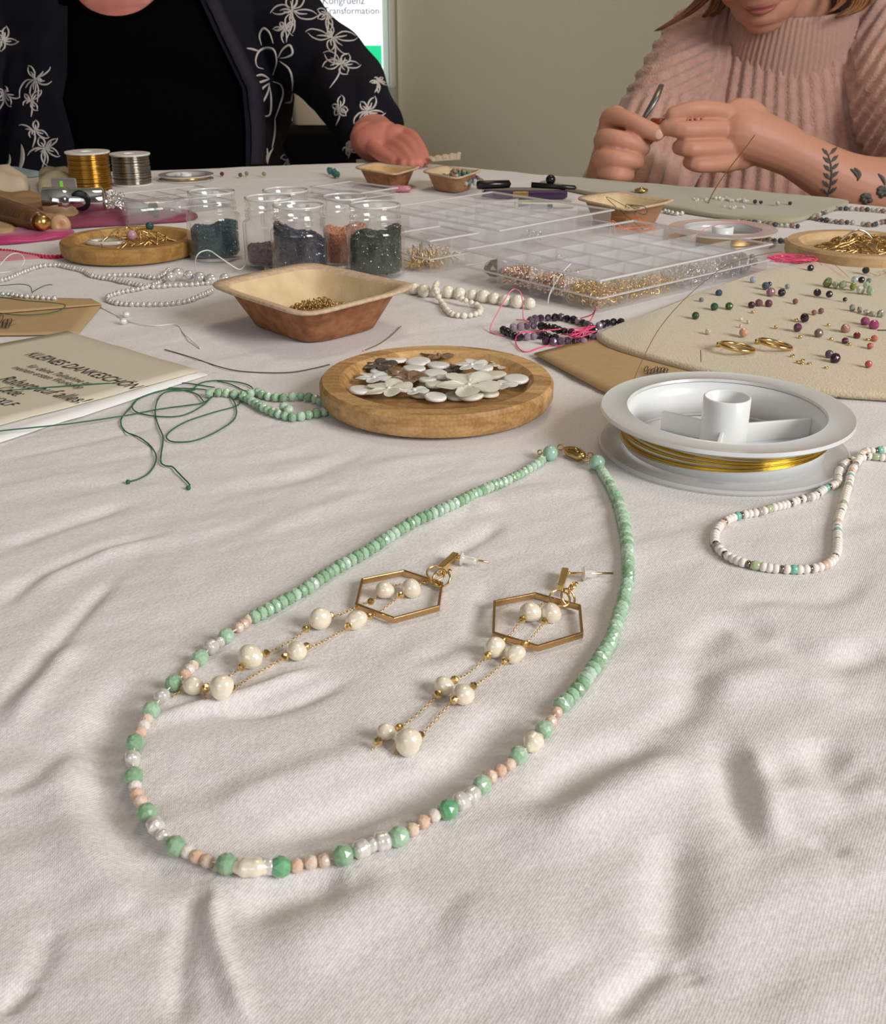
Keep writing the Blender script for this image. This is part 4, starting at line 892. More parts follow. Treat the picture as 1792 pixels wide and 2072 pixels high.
st = cell1(0, 3, .007); b = MB(); b.add(np.array(g_ico(.0078, 1)[0])*np.array([1, .8, .75]), g_ico(1, 1)[1], T4(st)); solo('polished_stone', b, mat('smoky_stone', (.22, .15, .10), .08, .6), 'glossy brown faceted stone in the left corner cell', 'stone', st, False)
for i, (ij, off, r_, c_, lb) in enumerate([((0, 3), (.018, .004), .0045, (.16, .15, .19), 'grey-violet heart shaped bead in the box, larger of two'), ((1, 3), (.0, -.002), .0035, (.10, .13, .16), 'dark blue-grey bead in the box, smaller of two')]):
    c = cell1(ij[0]+(1 if i == 0 else 0), ij[1], r_*.8+.001)+Vector((off[0]*0, off[1], 0)) if i else cell1(1, 3, r_*.8+.001)+Vector((-.008, .004, 0))
    b = MB(); b.add(np.array(g_ico(r_, 1)[0])*np.array([1.2, 1, .8]), g_ico(1, 1)[1], T4(c)); solo('loose_bead', b, mat('grey_bead_%d' % i, c_, .2, .2), lb, 'bead', c, False)
# ================================================================ envelopes, card, mats
KR = mat('kraft_paper', (.50, .34, .17), .75, noise=(250, .5, (.44, .29, .14)), bump=(500, .2, .0003))
INK = mat('dark_ink', (.045, .035, .03), .7)
def sheet(pts, th, m, z0=.0, sub=14, bend=0., name='sheet'):
    """thin four-cornered sheet lying on the cloth; pts world 2D"""
    A, B, C, D = [Vector((p[0], p[1], 0)) for p in pts]; V = []; n = sub
    for i in range(n+1):
        for j in range(n+1):
            u, v = i/n, j/n; p = A*(1-u)*(1-v)+B*u*(1-v)+C*u*v+D*(1-u)*v; z = TZ+max(0.0, H1(p.x, p.y))*.6+z0+th+bend*math.sin(u*PI)*math.sin(v*3)
            V.append((p.x, p.y, z))
    N = (n+1)**2; V += [(x, y, z-th) for x, y, z in V]; Fc = []
    for i in range(n):
        for j in range(n): a = i*(n+1)+j; Fc.append((a, a+n+1, a+n+2, a+1)); Fc.append((N+a, N+a+1, N+a+n+2, N+a+n+1))
    for i in range(n):
        for a, b_ in ((i, i+1), (n*(n+1)+i+1, n*(n+1)+i), ((i+1)*(n+1), i*(n+1)), (i*(n+1)+n, (i+1)*(n+1)+n)): Fc.append((a, b_, N+b_, N+a))
    b = MB(); b.add(V, Fc); return b
def gp(*q): return [(Gd(x, y).x, Gd(x, y).y) for x, y in q]
eR = thing('kraft_envelope', 'brown kraft envelope under the bead mat and the white spool', 'envelope', Gd(1250, 760))
pe = gp((1080, 722), (1235, 806), (1600, 716), (1330, 655)); part('paper', sheet(pe, .0007, KR, .0012), KR, eR)
eL = thing('kraft_envelope', 'brown kraft envelope at the left edge above the printed card', 'envelope', Gd(80, 650))
pe = gp((-210, 684), (158, 681), (206, 622), (-140, 606)); part('paper', sheet(pe, .0007, KR, .0008), KR, eL)
pe = gp((206, 624), (186, 613), (-100, 608), (-40, 645)); part('flap', sheet(pe, .0006, KR, .0020, sub=8), KR, eL)
def leafmark(cx, cy, s, root, z, seed, n=7, dirx=(1, .2)):
    rnd = random.Random(seed); b = MB()
    for k in range(n):
        x = cx+(k-n/2)*s*.33; y = cy+rnd.uniform(-.2, .2)*s; lp = []
        for i in range(9):
            a = 2*PI*i/8; lp.append(Gd(x+math.cos(a)*s*.16+math.sin(a)*s*.10, y-math.sin(a)*s*.30, z))
        b.add(*g_tube(lp, .00022, 4, flat=.3))
    b.add(*g_tube([Gd(cx-s*1.3, cy+s*.35, z), Gd(cx, cy+s*.2, z), Gd(cx+s*1.2, cy-s*.05, z)], .0002, 4, flat=.3)); part('printed_mark', b, INK, root)
leafmark(1330, 749, 20, eR, .0032, 1); leafmark(2, 648, 26, eL, .0022, 2, 6); leafmark(5, 657, 22, eL, .0022, 3, 5)
WP_ = mat('white_paper', (.84, .83, .81), .7); CP_ = mat('cream_paper', (.66, .60, .47), .7, noise=(300, .3, (.62, .55, .42)))
cardT = thing('printed_card', 'cream thank-you card with black lettering at the left edge', 'card', Gd(200, 780))
envW = thing('white_envelope', 'white envelope lying under the cream printed card', 'envelope', Gd(100, 880))
part('paper', sheet(gp((140, 683), (421, 765), (-60, 922), (-420, 800)), .0006, WP_, .0010), WP_, envW)
cq = gp((138, 681), (405, 763), (-40, 885), (-390, 780)); part('paper', sheet(cq, .0005, CP_, .0024), CP_, cardT)
TP = .0036
def card_text(txt, p0, p1, hpx, shear=.25, bold=False):
    a = Gd(*p0, TP); b_ = Gd(*p1, TP); d = b_-a; an = math.atan2(d.y, d.x)
    c = bpy.data.curves.new('t', 'FONT'); c.body = txt; c.size = 1; o = bpy.data.objects.new('t', c); COL.objects.link(o); bpy.context.view_layer.update(); wd = o.dimensions.x; bpy.data.objects.remove(o)
    sx = d.length/wd; sy = hpx*1e-3*1.4
    text_mesh(txt, 1., T4(a) @ RotZ(an) @ Matrix.Diagonal((sx, sy, 1, 1)), INK, cardT, 0., shear)
card_text('KLEINES DANKESCHÖN', (48, 717), (262, 786), 7.2)
card_text('für deine Teilnahme an', (52, 741), (176, 779), 4.6); card_text('meinem ersten Workshop', (21, 744), (158, 786), 4.6)
card_text('Rabatt auf alles!', (-8, 768), (155, 815), 8); card_text('Gutschein-Code:', (-85, 763), (30, 801), 7); card_text('CODE XXXLF', (-95, 785), (14, 822), 6)
# bead mats of cream felt
def mat_slab(pts, th, m, name, label, wav=.0008, n=40, seed=1):
    """rounded-edge soft slab over a polygon"""
    q = [Vector((x, y, 0)) for x, y in pts]; q = smooth_path(q+[q[0]], 96)[:-1]; c = sum(q, Vector())/len(q); V = []; Fc = []; N = len(q); lv = []
    for k, z in ((.985, .0005), (.998, th*.35), (1.0, th*.6), (.992, th*.92), (.975, th), (.85, th), (.6, th), (.3, th)):
        for p in q: r = c+(p-c)*k; V.append((r.x, r.y, TZ+z+(wav*math.sin(r.x*60+seed)*math.cos(r.y*45) if z >= th else 0)))
    V.append((c.x, c.y, TZ+th))
    for r in range(7):
        for i in range(N): j = (i+1) % N; Fc.append((r*N+i, r*N+j, r*N+N+j, r*N+N+i))
    for i in range(N): Fc.append((7*N+i, 7*N+(i+1) % N, 8*N))
    Fc.append(tuple(range(N-1, -1, -1))); b = MB(); b.add(V, Fc); o = solo(name, b, m, label, 'bead mat', Vector((c.x, c.y, TZ)))
    return o
FELT = mat('cream_felt', (.64, .54, .38), .95, noise=(500, .5, (.56, .46, .31)), bump=(900, .8, .0006), sheen=.3)
FELT2 = mat('olive_felt', (.40, .37, .25), .95, noise=(400, .5, (.36, .33, .22)), bump=(900, .6, .0006), sheen=.3)
MH = .0050
def gm(z, *q): return [(Gd(x, y, z).x, Gd(x, y, z).y) for x, y in q]
mat_slab(gm(MH*.5, (1203, 682), (1240, 705), (1390, 748), (1560, 785), (1800, 806), (2050, 812), (2080, 700), (1990, 560), (1860, 528), (1700, 530), (1560, 550), (1440, 588), (1330, 632), (1250, 662)), MH, FELT, 'bead_mat', 'cream felt bead mat at the right scattered with loose stones')
mat_slab(gm(.002, (1090, 372), (1240, 402), (1342, 421), (1464, 440), (1590, 450), (1650, 436), (1712, 414), (1690, 406), (1510, 390), (1365, 381), (1200, 366), (1130, 362)), .0045, FELT2, 'bead_mat', 'olive felt bead mat at the far table edge', .0012)
# ================================================================ loose stones on the cream mat
def stone(px, py, dpx, col, label, group='loose stones on the cream mat', z0=MH, shape='f', rough=.2, tr=0., cat='bead'):
    z = z0; s = sc(py, z0+.002); r = dpx/2/s; c = Gd(px, py, z0+r*.95); r = dpx/2/sc(py, z0+r)
    key = 'stone_%s_%s' % (col, tr); m_ = mat(key, col, rough, trans=tr, coat=.5, noise=(700, .5, tuple(min(1, v*1.6+.01) for v in col)))
    b = MB(); rnd = random.Random(px*7+py)
    if shape == 'f':
        V, Fc = g_ico(r, 1); V = V*np.array([1, 1, .95])
    elif shape == 'c':
        V, Fc = g_ico(r, 1); V = V*np.array([[rnd.uniform(.75, 1.15) for _ in range(3)] for _ in V])*np.array([1.15, .9, .8])
    else: V, Fc = g_sphere(r, 14, 9); V = np.array(V)*np.array([1, 1, .75])
    M = T4(c) @ Euler((rnd.uniform(0, 6), rnd.uniform(0, 6), rnd.uniform(0, 6))).to_matrix().to_4x4() if shape != 's' else T4(c)
    b.add(V, Fc, M); o = solo('loose_bead' if shape != 'c' else 'stone_chip', b, m_, label, cat, c, shape == 's', group=group)
    return o
def cx(x, y): return 1390+x/4.458, 530+y/4.458
DB = (.03, .055, .10); DG = (.03, .07, .025); MR = (.12, .04, .05); BK = (.012, .010, .012); PL = (.09, .02, .05); MG = (.26, .05, .13); CO = (.50, .14, .09); DR = (.20, .08, .08)
for x, y, d, c_, lb, kw in [
 (285, 280, 68, DB, 'dark blue faceted bead near the organiser box', {}), (128, 341, 46, (.16, .20, .21), 'small grey-blue bead, nearest the organiser box', {}), (245, 403, 72, (.03, .08, .05), 'dark green bead, middle of the three green ones', {}),
 (378, 398, 72, (.03, .10, .015), 'bright bottle-green bead, right of the three green ones', {}), (75, 484, 72, DG, 'dark green bead, left and nearest of the three', {}), (593, 160, 60, (.45, .52, .60), 'pale blue clear bead right of the organiser box', dict(tr=.4)),
 (708, 216, 74, (.05, .08, .11), 'blue-grey bead behind the mauve oval', {}), (741, 200, 46, (.02, .02, .04), 'small black bead touching the blue-grey one', {}), (754, 272, 86, (.28, .12, .16), 'mauve oval bead in front of the blue-grey one', {}),
 (852, 276, 72, BK, 'black bead right of the mauve oval', {}), (904, 220, 46, (.20, .24, .26), 'small flat grey bead behind the black one', {}), (580, 388, 66, (.05, .02, .02), 'blackish maroon bead, left of a row of three', {}),
 (646, 370, 72, (.16, .06, .07), 'maroon bead, middle of a row of three', {}), (735, 374, 72, (.12, .04, .06), 'wine red bead, right of a row of three', {}), (975, 355, 52, (.20, .09, .09), 'small brownish pink bead alone in the middle', {}),
 (1173, 276, 72, BK, 'black bead, left of the pair below the green chips', {}), (1281, 291, 66, (.02, .018, .018), 'black bead with a hole, right of the pair', {}), (1422, 338, 42, BK, 'smallest black bead on the cream mat', {}),
 (1145, 455, 50, (.26, .12, .10), 'small tan-pink bead, left of a touching pair', {}), (1207, 441, 55, (.22, .10, .09), 'small tan-pink bead, right of a touching pair', {}), (1058, 504, 84, (.02, .006, .012), 'large blackish plum bead above the plum one', {}),
 (996, 591, 82, (.12, .03, .07), 'plum coloured bead beside the large blackish one', {}), (1605, 536, 86, MG, 'magenta bead, left of the touching pair', {}), (1684, 568, 96, (.30, .04, .14), 'larger magenta bead, right of the touching pair', {}),
 (1428, 602, 90, (.36, .19, .15), 'dusty rose round bead near the magenta pair', {}), (1186, 642, 86, (.17, .13, .11), 'grey-brown rough bead in the middle right', {}), (1530, 664, 66, (.16, .015, .02), 'dark red bead below the dusty rose one', {}),
 (1424, 711, 64, (.09, .015, .04), 'dark plum bead with a gold crimp beside it', {}), (1687, 690, 64, CO, 'coral bead at the right edge, upper of two', {}), (1650, 757, 60, (.45, .12, .09), 'coral bead at the right edge, lower of two', {}),
 (1282, 832, 82, (.12, .08, .11), 'grey-violet bead leaning on the dark plum one', {}), (1335, 868, 98, (.035, .008, .025), 'large dark plum bead nearest the front edge', {}), (1635, 922, 68, (.45, .09, .07), 'red coral bead nearest the front edge at right', {}),
 (510, 636, 86, (.55, .30, .20), 'peach bead behind the two gold hoops', {}), (188, 628, 58, (.75, .68, .55), 'clear whitish drop bead near the left tip', dict(tr=.5)), (1112, 54, 62, (.02, .012, .014), 'black bead beside the pink thread tangle', {}),
 (1610, 76, 66, (.025, .02, .02), 'black bead left of the small gold chain', {}), (1570, 162, 62, BK, 'black bead resting on the green chips', dict(z0=MH+.003)), (1638, 168, 48, (.15, .25, .24), 'small teal glass bead behind the green chips', dict(tr=.2)),
 (485, 516, 36, (.66, .52, .40), 'pale peach chip, upper left of the faint three', dict(shape='c')), (550, 540, 34, (.66, .50, .38), 'pale peach chip, right of the faint three', dict(shape='c')), (480, 576, 36, (.64, .50, .38), 'pale peach chip, lowest of the faint three', dict(shape='c')),
 (1268, 182, 92, (.14, .20, .06), 'olive green chip at the left end of the chip row', dict(shape='c')), (1335, 205, 70, (.38, .44, .28), 'pale green chip second from the left', dict(shape='c', tr=.3)), (1402, 205, 84, (.32, .38, .24), 'grey-green chip in the middle of the row', dict(shape='c', tr=.3)),
 (1494, 222, 72, (.16, .24, .04), 'bright green chip under the black bead', dict(shape='c')), (1512, 158, 66, (.55, .60, .60), 'clear chip behind the bright green one', dict(shape='c', tr=.4)), (1560, 250, 84, (.72, .74, .62), 'whitish chip at the front of the row', dict(shape='c', tr=.3)),
 (1650, 262, 88, (.45, .58, .38), 'large pale green chip at the right end', dict(shape='c', tr=.3)), (1612, 205, 60, (.42, .52, .38), 'pale green chip beside the black bead', dict(shape='c', tr=.3)),
 (1488, 414, 62, (.42, .40, .32), 'grey crystal at the left end of the crystal row', dict(shape='c', tr=.4)), (1556, 432, 60, (.36, .34, .28), 'grey crystal second in the crystal row', dict(shape='c', tr=.4)), (1618, 452, 56, (.48, .45, .38), 'grey crystal third in the crystal row', dict(shape='c', tr=.4)),
 (1668, 468, 54, (.50, .46, .38), 'grey crystal fourth in the crystal row', dict(shape='c', tr=.4)), (1745, 466, 72, (.44, .42, .34), 'grey crystal at the right end near the frame edge', dict(shape='c', tr=.4))]:
    px, py = cx(x, y); stone(px, py, d/4.458, c_, lb, **kw)
stone(1697, 799, 13, (.20, .06, .07), 'small plum bead fallen in front of the cream mat', z0=.0006, group=None)
crl = ['below the row of three maroon beads', 'right of the peach bead', 'left of the large plum bead', 'below the plum bead', 'left of the dusty rose bead', 'between grey-brown and dark plum beads', 'touching the dark plum bead', 'beside the upper coral bead', 'right below the right hoop', 'at the top of the crimp cluster', 'at the left of the crimp cluster', 'at the front of the crimp cluster', 'right of the crimp cluster', 'nearest the front edge by itself']
for (x, y), lb in zip([(593, 450), (800, 587), (982, 525), (1018, 677), (1275, 572), (1300, 697), (1465, 745), (1628, 703), (948, 850), (1040, 893), (997, 908), (1036, 920), (1100, 922), (1253, 957)], crl):
    px, py = cx(x, y); c = Gd(px, py, MH+.0008); b = MB(); b.add(*g_lathe([(.0003, -.0007), (.0009, -.0006), (.0011, 0), (.0009, .0006), (.0003, .0007)], 10), T4(c) @ Matrix.Rotation(x*.1, 4, 'X')); solo('crimp_bead', b, GOLD, 'tiny gold crimp bead '+lb, 'bead', c, group='gold crimp beads on the cream mat')
for (x, y, hw, tl, lb) in ((1491, 702, 37, .16, 'gold hoop earring lying tilted, left one of the pair'), (1568, 696, 36, .20, 'gold hoop earring, right one of the pair on the mat')):
    c = Gd(x, y, MH+.0024); R = hw/sc(y, MH); t = thing('hoop_earring', lb, 'earring', c, None)
    b = MB(); b.add(*g_torus(R-.0010, .0010, 48, 10), T4(c) @ Matrix.Rotation(tl, 4, 'Y') @ Matrix.Rotation(-.06, 4, 'X')); part('hoop', b, GOLD, t)
    b = MB(); b.add(*g_lathe([(.0004, -.0013), (.0013, -.0011), (.0013, .0011), (.0004, .0013)], 12), T4(c+Vector((-R*.94, .002, .0006)))); part('hinge', b, GOLD, t)
# small chain at the right end of the mat, threads there
ch = chain_mb([Gd(x, y, MH+.001) for x, y in ((1758, 552), (1775, 557), (1792, 552), (1786, 548), (1800, 546), (1810, 556), (1795, 560))]); solo('gold_chain', ch, GOLD, 'short piece of gold chain at the right edge of the cream mat', 'chain', Gd(1785, 553, MH))
PINK = mat('pink_thread', (.90, .09, .24), .55); PINKL = mat('light_pink_thread', (.92, .24, .36), .55)
rp = random.Random(12); c = Gd(1598, 531, MH+.0005); b = MB()
for k in range(8):
    a0 = rp.uniform(0, 6); rr = rp.uniform(.005, .013); q = [c+Vector((math.cos(a0+t)*rr*(1.3+rp.uniform(-.15, .15))+rp.uniform(-.003, .003), math.sin(a0+t)*rr*.8+rp.uniform(-.002, .002), .001+rp.uniform(0, .003))) for t in np.linspace(0, 5.2, 9)]
    b.add(*g_tube(smooth_path(q, 50), .00028, 4))
b.add(*g_tube(smooth_path([Gd(x, y, MH+.002) for x, y in ((1590, 528), (1610, 532), (1632, 526), (1650, 527), (1663, 537))], 30), .0002, 4))
solo('pink_thread', b, PINK, 'tangle of bright pink thread at the right end of the organiser box', 'thread', c)
lone_thread('thin_wire', [(1560, 520, MH+.001), (1640, 515, MH+.002), (1680, 530, MH+.002), (1717, 561, MH+.001)], .00016, GOLDD, 'thin gold wire crossing the cream mat to the green chips', 'wire')
lone_thread('dark_needle', [(1417, 709, MH+.010), (1418, 733, MH+.001)], .0002, mat('dark_wire', (.08, .05, .04), .4, .6), 'short dark wire standing on the cream mat front edge', 'wire')
lone_thread('dark_hair', [(1775, 668, MH+.001), (1800, 668, MH+.001)], .00025, MATS['dark_wire'], 'short dark wire by the magenta beads', 'wire')
# ================================================================ strands of beads and threads on the cloth
def strand(name, label, cat, px, mesh_pick, step, r, thr=None, lift=0., group=None, bead='bead', stack=None, thr_mat=None, dens=1.):
    p = smooth_path([G(q[0], q[1], r*.95+(q[2] if len(q) > 2 else 0)) for q in px], step)
    base = p[len(p)//2].copy(); base.z = TZ
    t = thing(name, label, cat, base, group)
    for i, q in enumerate(p):
        me, s = mesh_pick(i, len(p)); 
        if me is None: continue
        d = p[min(i+1, len(p)-1)]-p[max(i-1, 0)]
        inst(bead, me, t, q, frame(d) @ Matrix.Rotation(i*1.7, 3, 'Z'), (s, s, s))
    b = MB(); b.add(*g_tube(p, .0002, 4)); part('thread', b, thr_mat or MATS['white_thread'], t)
    return t, p
CLP = mat('silvery_crystal_pearl', (.74, .72, .67), .12, .45, coat=.8)
smp = round_mesh('small_pearl_bead', .0016, CLP, n=10, k=7); bigp = round_mesh('large_pearl_bead', .0037, mat('cream_large_pearl', (.86, .80, .66), .15, coat=.8, sss=.2), n=18, k=12)
smc = round_mesh('small_cream_pearl', .0018, MATS['cream_large_pearl'], n=10, k=7); lgo = round_mesh('oval_clear_pearl', .0034, CLP, L=.0078, n=14, k=9)
pl = lambda me: (lambda i, n: (me, 1+.12*math.sin(i*2.3)))
strand('pearl_strand', 'long strand of small silvery pearls looping across the left of the table', 'bead strand', [(-60, 590), (-20, 576), (0, 568), (21, 562), (46, 551), (80, 539), (113, 536), (139, 541), (171, 549), (188, 558), (228, 565), (268, 574), (310, 580), (348, 577), (390, 575), (420, 572)], pl(smp), .0034, .0016, bead='pearl')
strand('pearl_strand', 'strand of small silvery pearls in a narrow loop left of the front bowl', 'bead strand', [(220, 557), (250, 556), (281, 557), (313, 562), (330, 556), (342, 546), (338, 560), (316, 574), (287, 583), (254, 589), (228, 596), (217, 603), (228, 611), (257, 615), (295, 616), (335, 615), (370, 611), (402, 600), (431, 587)], pl(smp), .0034, .0016, lift=.001, bead='pearl')
strand('pearl_strand', 'few large oval clear pearls between teal jar and front bowl', 'bead strand', [(345, 560, .002), (366, 553, .002), (391, 559, .001), (425, 565), (455, 563), (480, 562)], pl(lgo), .0086, .0034, bead='pearl')
strand('pearl_strand', 'short strand of clear pearls on the left kraft envelope under green threads', 'bead strand', [(-40, 594, .002), (0, 595, .002), (22, 596, .002), (42, 599, .002), (65, 601, .002), (90, 603, .002), (110, 604, .002)], pl(smp), .0036, .0016, bead='pearl')
strand('pearl_strand', 'row of large cream pearls in front of the organiser box', 'bead strand', [(838, 584), (868, 590), (897, 590), (925, 593), (954, 596), (981, 600), (1008, 605), (1036, 609), (1066, 613), (1094, 617)], pl(bigp), .0078, .0037, bead='pearl')
strand('pearl_strand', 'small cream pearl strand hanging in a loop before the large pearls', 'bead strand', [(884, 573, .006), (880, 582, .006), (884, 595, .004), (893, 611), (909, 632), (928, 638), (956, 637), (972, 629), (964, 617), (944, 609, .002), (925, 600, .003)], pl(smc), .0037, .0018, bead='pearl')
for x, y, lb in ((256, 636, 'clear crystal bead, back one of the pair by the white thread'), (250, 650, 'clear crystal bead, front one of the pair by the white thread')):
    c = G(x, y, .0018); b = MB(); b.add(*g_ico(.0021, 1), T4(c)); solo('crystal_bead', b, mat('crystal', (.85, .85, .80), .08, coat=1, clear=.35), lb, 'bead', c, False)
WT = MATS['white_thread']
lone_thread('white_thread', [(120, 606), (150, 609), (171, 611), (198, 619), (241, 641), (268, 652), (313, 659), (356, 657), (375, 678), (407, 706)], .00035, WT, 'white thread running from the left envelope to a loose end', 'thread')
lone_thread('white_thread', [(-10, 545, .003), (0, 536, .006), (20, 516, .010), (38, 513, .010), (49, 524, .008), (43, 539, .004), (20, 549), (-10, 553)], .00035, WT, 'white thread loop at the left edge behind the pearls', 'thread')
lone_thread('white_thread', [(396, 547), (395, 535, .006), (397, 520, .012), (406, 510, .015), (423, 507, .015), (442, 519, .012), (470, 538, .006), (485, 545, .003), (497, 536, .004)], .00040, WT, 'white thread arching up in front of the teal jar', 'thread')
lone_thread('white_thread', [(1108, 615, .001), (1111, 597, .006), (1120, 578, .010), (1137, 552, .015), (1156, 532, .019)], .00040, WT, 'white thread standing up from the last large pearl', 'thread')
lone_thread('white_thread', [(1111, 597, .005), (1120, 585, .008), (1135, 571, .010), (1155, 565, .010)], .00035, WT, 'short white thread end branching to the right', 'thread')
lone_thread('white_thread', [(1119, 587, .008), (1120, 570, .012), (1121, 553, .015)], .00035, WT, 'shortest white thread end, upright by the box', 'thread')
lone_thread('dark_thread', [(333, 707), (384, 722), (437, 740), (479, 750), (535, 754), (591, 753), (640, 744), (668, 737)], .00028, mat('brown_thread', (.11, .07, .06), .6), 'thin dark brown thread curving from the card to the bamboo dish', 'thread')
lone_thread('gold_thread', [(735, 710), (765, 697), (790, 680), (812, 659)], .00025, GOLDD, 'short gold wire behind the bamboo dish by the front bowl', 'wire')
GT = mat('dark_green_thread', (.03, .14, .07), .6)
gts = [
 ('long green thread running left over the white envelope from the jade beads', [(-30, 878, .004), (0, 872, .004), (134, 858, .0035), (246, 842, .002), (321, 828), (380, 820), (410, 815), (431, 802)]),
 ('green thread lying across the printed lettering of the card', [(-30, 796, .003), (0, 792, .003), (107, 783, .003), (214, 776, .003), (254, 780, .002), (321, 784), (402, 787), (429, 792)]),
 ('green thread making the wide oval loop in the tangle', [(434, 796), (409, 821), (367, 841), (314, 842), (275, 833), (268, 819), (284, 805), (320, 792), (356, 788), (395, 796), (412, 812)]),
 ('green thread with a knot, ending left below the tangle', [(434, 784), (373, 775), (334, 778), (292, 796), (267, 821), (245, 849), (253, 872), (284, 886), (309, 908), (316, 930), (303, 955), (281, 969), (259, 975)]),
 ('green thread with a knot, ending right below the tangle', [(395, 789), (340, 792), (320, 807), (314, 835), (320, 860), (330, 886), (326, 919), (326, 936), (337, 943), (348, 944), (365, 961), (383, 980), (381, 987)]),
 ('green thread forming the right-hand loop of the tangle', [(465, 796), (485, 807), (479, 821), (437, 833), (379, 852), (345, 872), (337, 886), (353, 894), (395, 891), (440, 872), (475, 846), (476, 819), (462, 796)]),
 ('green thread loop standing above the jade beads', [(387, 790), (406, 775), (437, 770), (479, 773), (504, 780), (511, 788), (496, 791), (468, 778), (437, 770)])]
for lb, px in gts:
    b, base = thread('green_thread', px, .00030, GT, lb, 'thread', dz=.0008, wob=.00006)
    if 'knot' in lb: b.add(*g_ico(.0009, 1), T4(G(px[-1][0], px[-1][1], .0008)))
    solo('green_thread', b, GT, lb, 'thread', base)
gts2 = [('dark green thread behind the pearls on the left envelope', [(-20, 579, .003), (0, 578, .003), (40, 575, .004), (60, 579, .004), (65, 592, .004), (67, 590, .003), (85, 580, .003), (100, 576, .003), (107, 577, .003)]),
 ('dark green thread curving over the left envelope', [(-20, 600, .003), (0, 601, .003), (50, 608, .003), (100, 612, .003), (131, 617, .003), (120, 628, .003), (80, 636, .003), (30, 637, .003), (-10, 632, .003)])]
for lb, px in gts2: lone_thread('green_thread', px, .00028, GT, lb, 'thread')
jd = [facet_mesh('jade_strand_bead', .0021, .0034, JADE[i], 8) for i in range(3)]
pj = lambda i, n: (jd[(i*7) % 3], 1+.08*math.sin(i*3.1))
strand('jade_strand', 'green bead strand, back row running under the bamboo dish', 'bead strand', [(423, 796), (451, 794), (490, 800), (519, 793), (535, 801), (552, 803), (570, 805), (587, 803), (605, 801), (622, 803), (641, 808), (660, 817)], pj, .0040, .0021, bead='green_bead', thr_mat=GT)
strand('jade_strand', 'green bead strand, front row curving under the bamboo dish', 'bead strand', [(493, 804), (510, 812), (524, 820), (540, 828), (557, 836), (574, 840), (591, 844), (610, 842), (635, 837), (658, 833), (682, 831)], pj, .0036, .0021, bead='green_bead', thr_mat=GT)
c = G(574, 824, .0045)
for i, (x, y, lb) in enumerate(((574, 823, 'green bead resting on the two jade rows, left one'), (584, 829, 'green bead resting on the two jade rows, right one'))):
    c = G(x, y, .0042); b = MB(); b.add(*g_ico(.0021, 1), T4(c)); solo('green_bead', b, JADE[2], lb, 'bead', c, False)
# black and purple strand with pink thread
bkc = [(.012, .010, .014), (.015, .01, .018), (.05, .02, .04), (.16, .10, .16), (.40, .30, .36), (.02, .014, .02)]
bkm = [facet_mesh('dark_faceted_bead', .00215, .0038, mat('tourmaline_%d' % i, c_, .12, coat=.8, trans=.25 if i > 2 else 0), 7) for i, c_ in enumerate(bkc)]
rk = random.Random(8)
pick = lambda seq: (lambda i, n: (bkm[int(seq[i % len(seq)])], 1+.1*math.sin(i*1.9)))
strand('tourmaline_strand', 'black and purple bead strand, front left arc of the tangle', 'bead strand', [(1018, 667), (1030, 674), (1043, 680), (1056, 682), (1079, 680), (1093, 676), (1107, 680), (1121, 683), (1134, 686)], pick('0010044350001'), .0041, .0021, thr_mat=PINK)
strand('tourmaline_strand', 'black and purple bead strand, back arc of the tangle', 'bead strand', [(1073, 648), (1087, 644), (1101, 643), (1119, 643), (1132, 641), (1146, 644), (1161, 647), (1177, 652), (1191, 659), (1203, 669)], pick('33220300413320'), .0041, .0021, thr_mat=PINK)
strand('tourmaline_strand', 'black and pink bead strand, middle row of the tangle', 'bead strand', [(1038, 662, .001), (1057, 661, .001), (1072, 659, .001), (1087, 659, .001), (1101, 660, .001), (1115, 662, .002), (1128, 667, .002), (1140, 670, .002), (1154, 672, .002), (1174, 678, .001), (1191, 683), (1206, 686)], pick('44330000052003034'), .0041, .0021, thr_mat=PINK)
strand('tourmaline_strand', 'purple bead strand, nearest row of the tangle', 'bead strand', [(1104, 690), (1120, 692), (1138, 690), (1157, 691), (1174, 691), (1192, 690)], pick('233324342'), .0041, .0021, thr_mat=PINK)
strand('tourmaline_strand', 'short tail of black beads pointing right from the tangle', 'bead strand', [(1212, 659), (1222, 655), (1234, 652), (1246, 651), (1262, 653)], pick('4501050'), .0041, .0021, thr_mat=PINK)
pks = [('pink thread loop standing left of the black beads', PINKL, [(1020, 679), (1004, 676), (992, 671), (994, 658, .003), (1001, 643, .006), (1018, 612, .011), (1032, 590, .014), (1043, 585, .015), (1054, 595, .014), (1058, 623, .008), (1059, 645, .003), (1071, 651, .003), (1060, 648, .003), (1044, 647, .002)]),
 ('pink thread crossing the black beads and curving in front', PINK, [(1202, 660, .004), (1170, 664, .005), (1135, 666, .005), (1100, 669, .005), (1079, 672, .004), (1060, 672, .005), (1048, 677, .005), (1043, 685, .002), (1045, 699), (1056, 710), (1070, 711), (1090, 704), (1110, 699), (1140, 700)]),
 ('pink thread ends rising behind the black beads', PINK, [(1168, 645, .002), (1182, 642, .003), (1196, 637, .005), (1202, 630, .008), (1206, 622, .012), (1199, 640, .006), (1191, 653, .004)])]
for lb, m_, px in pks: lone_thread('pink_thread', px, .00034, m_, lb, 'thread')
b = MB(); rp = random.Random(31)
for k in range(9):
    q = [G(1140+rp.uniform(-6, 30), 684+rp.uniform(-9, 3), .004), G(1170+rp.uniform(-10, 10), 674+rp.uniform(-9, 7), .006), G(1195+rp.uniform(-5, 14), 664+rp.uniform(-6, 8), .005)]
    b.add(*g_tube(smooth_path(q, 14), .00030, 4))
solo('pink_thread', b, PINK, 'bundle of pink threads lying over the right of the black beads', 'thread', G(1170, 676))
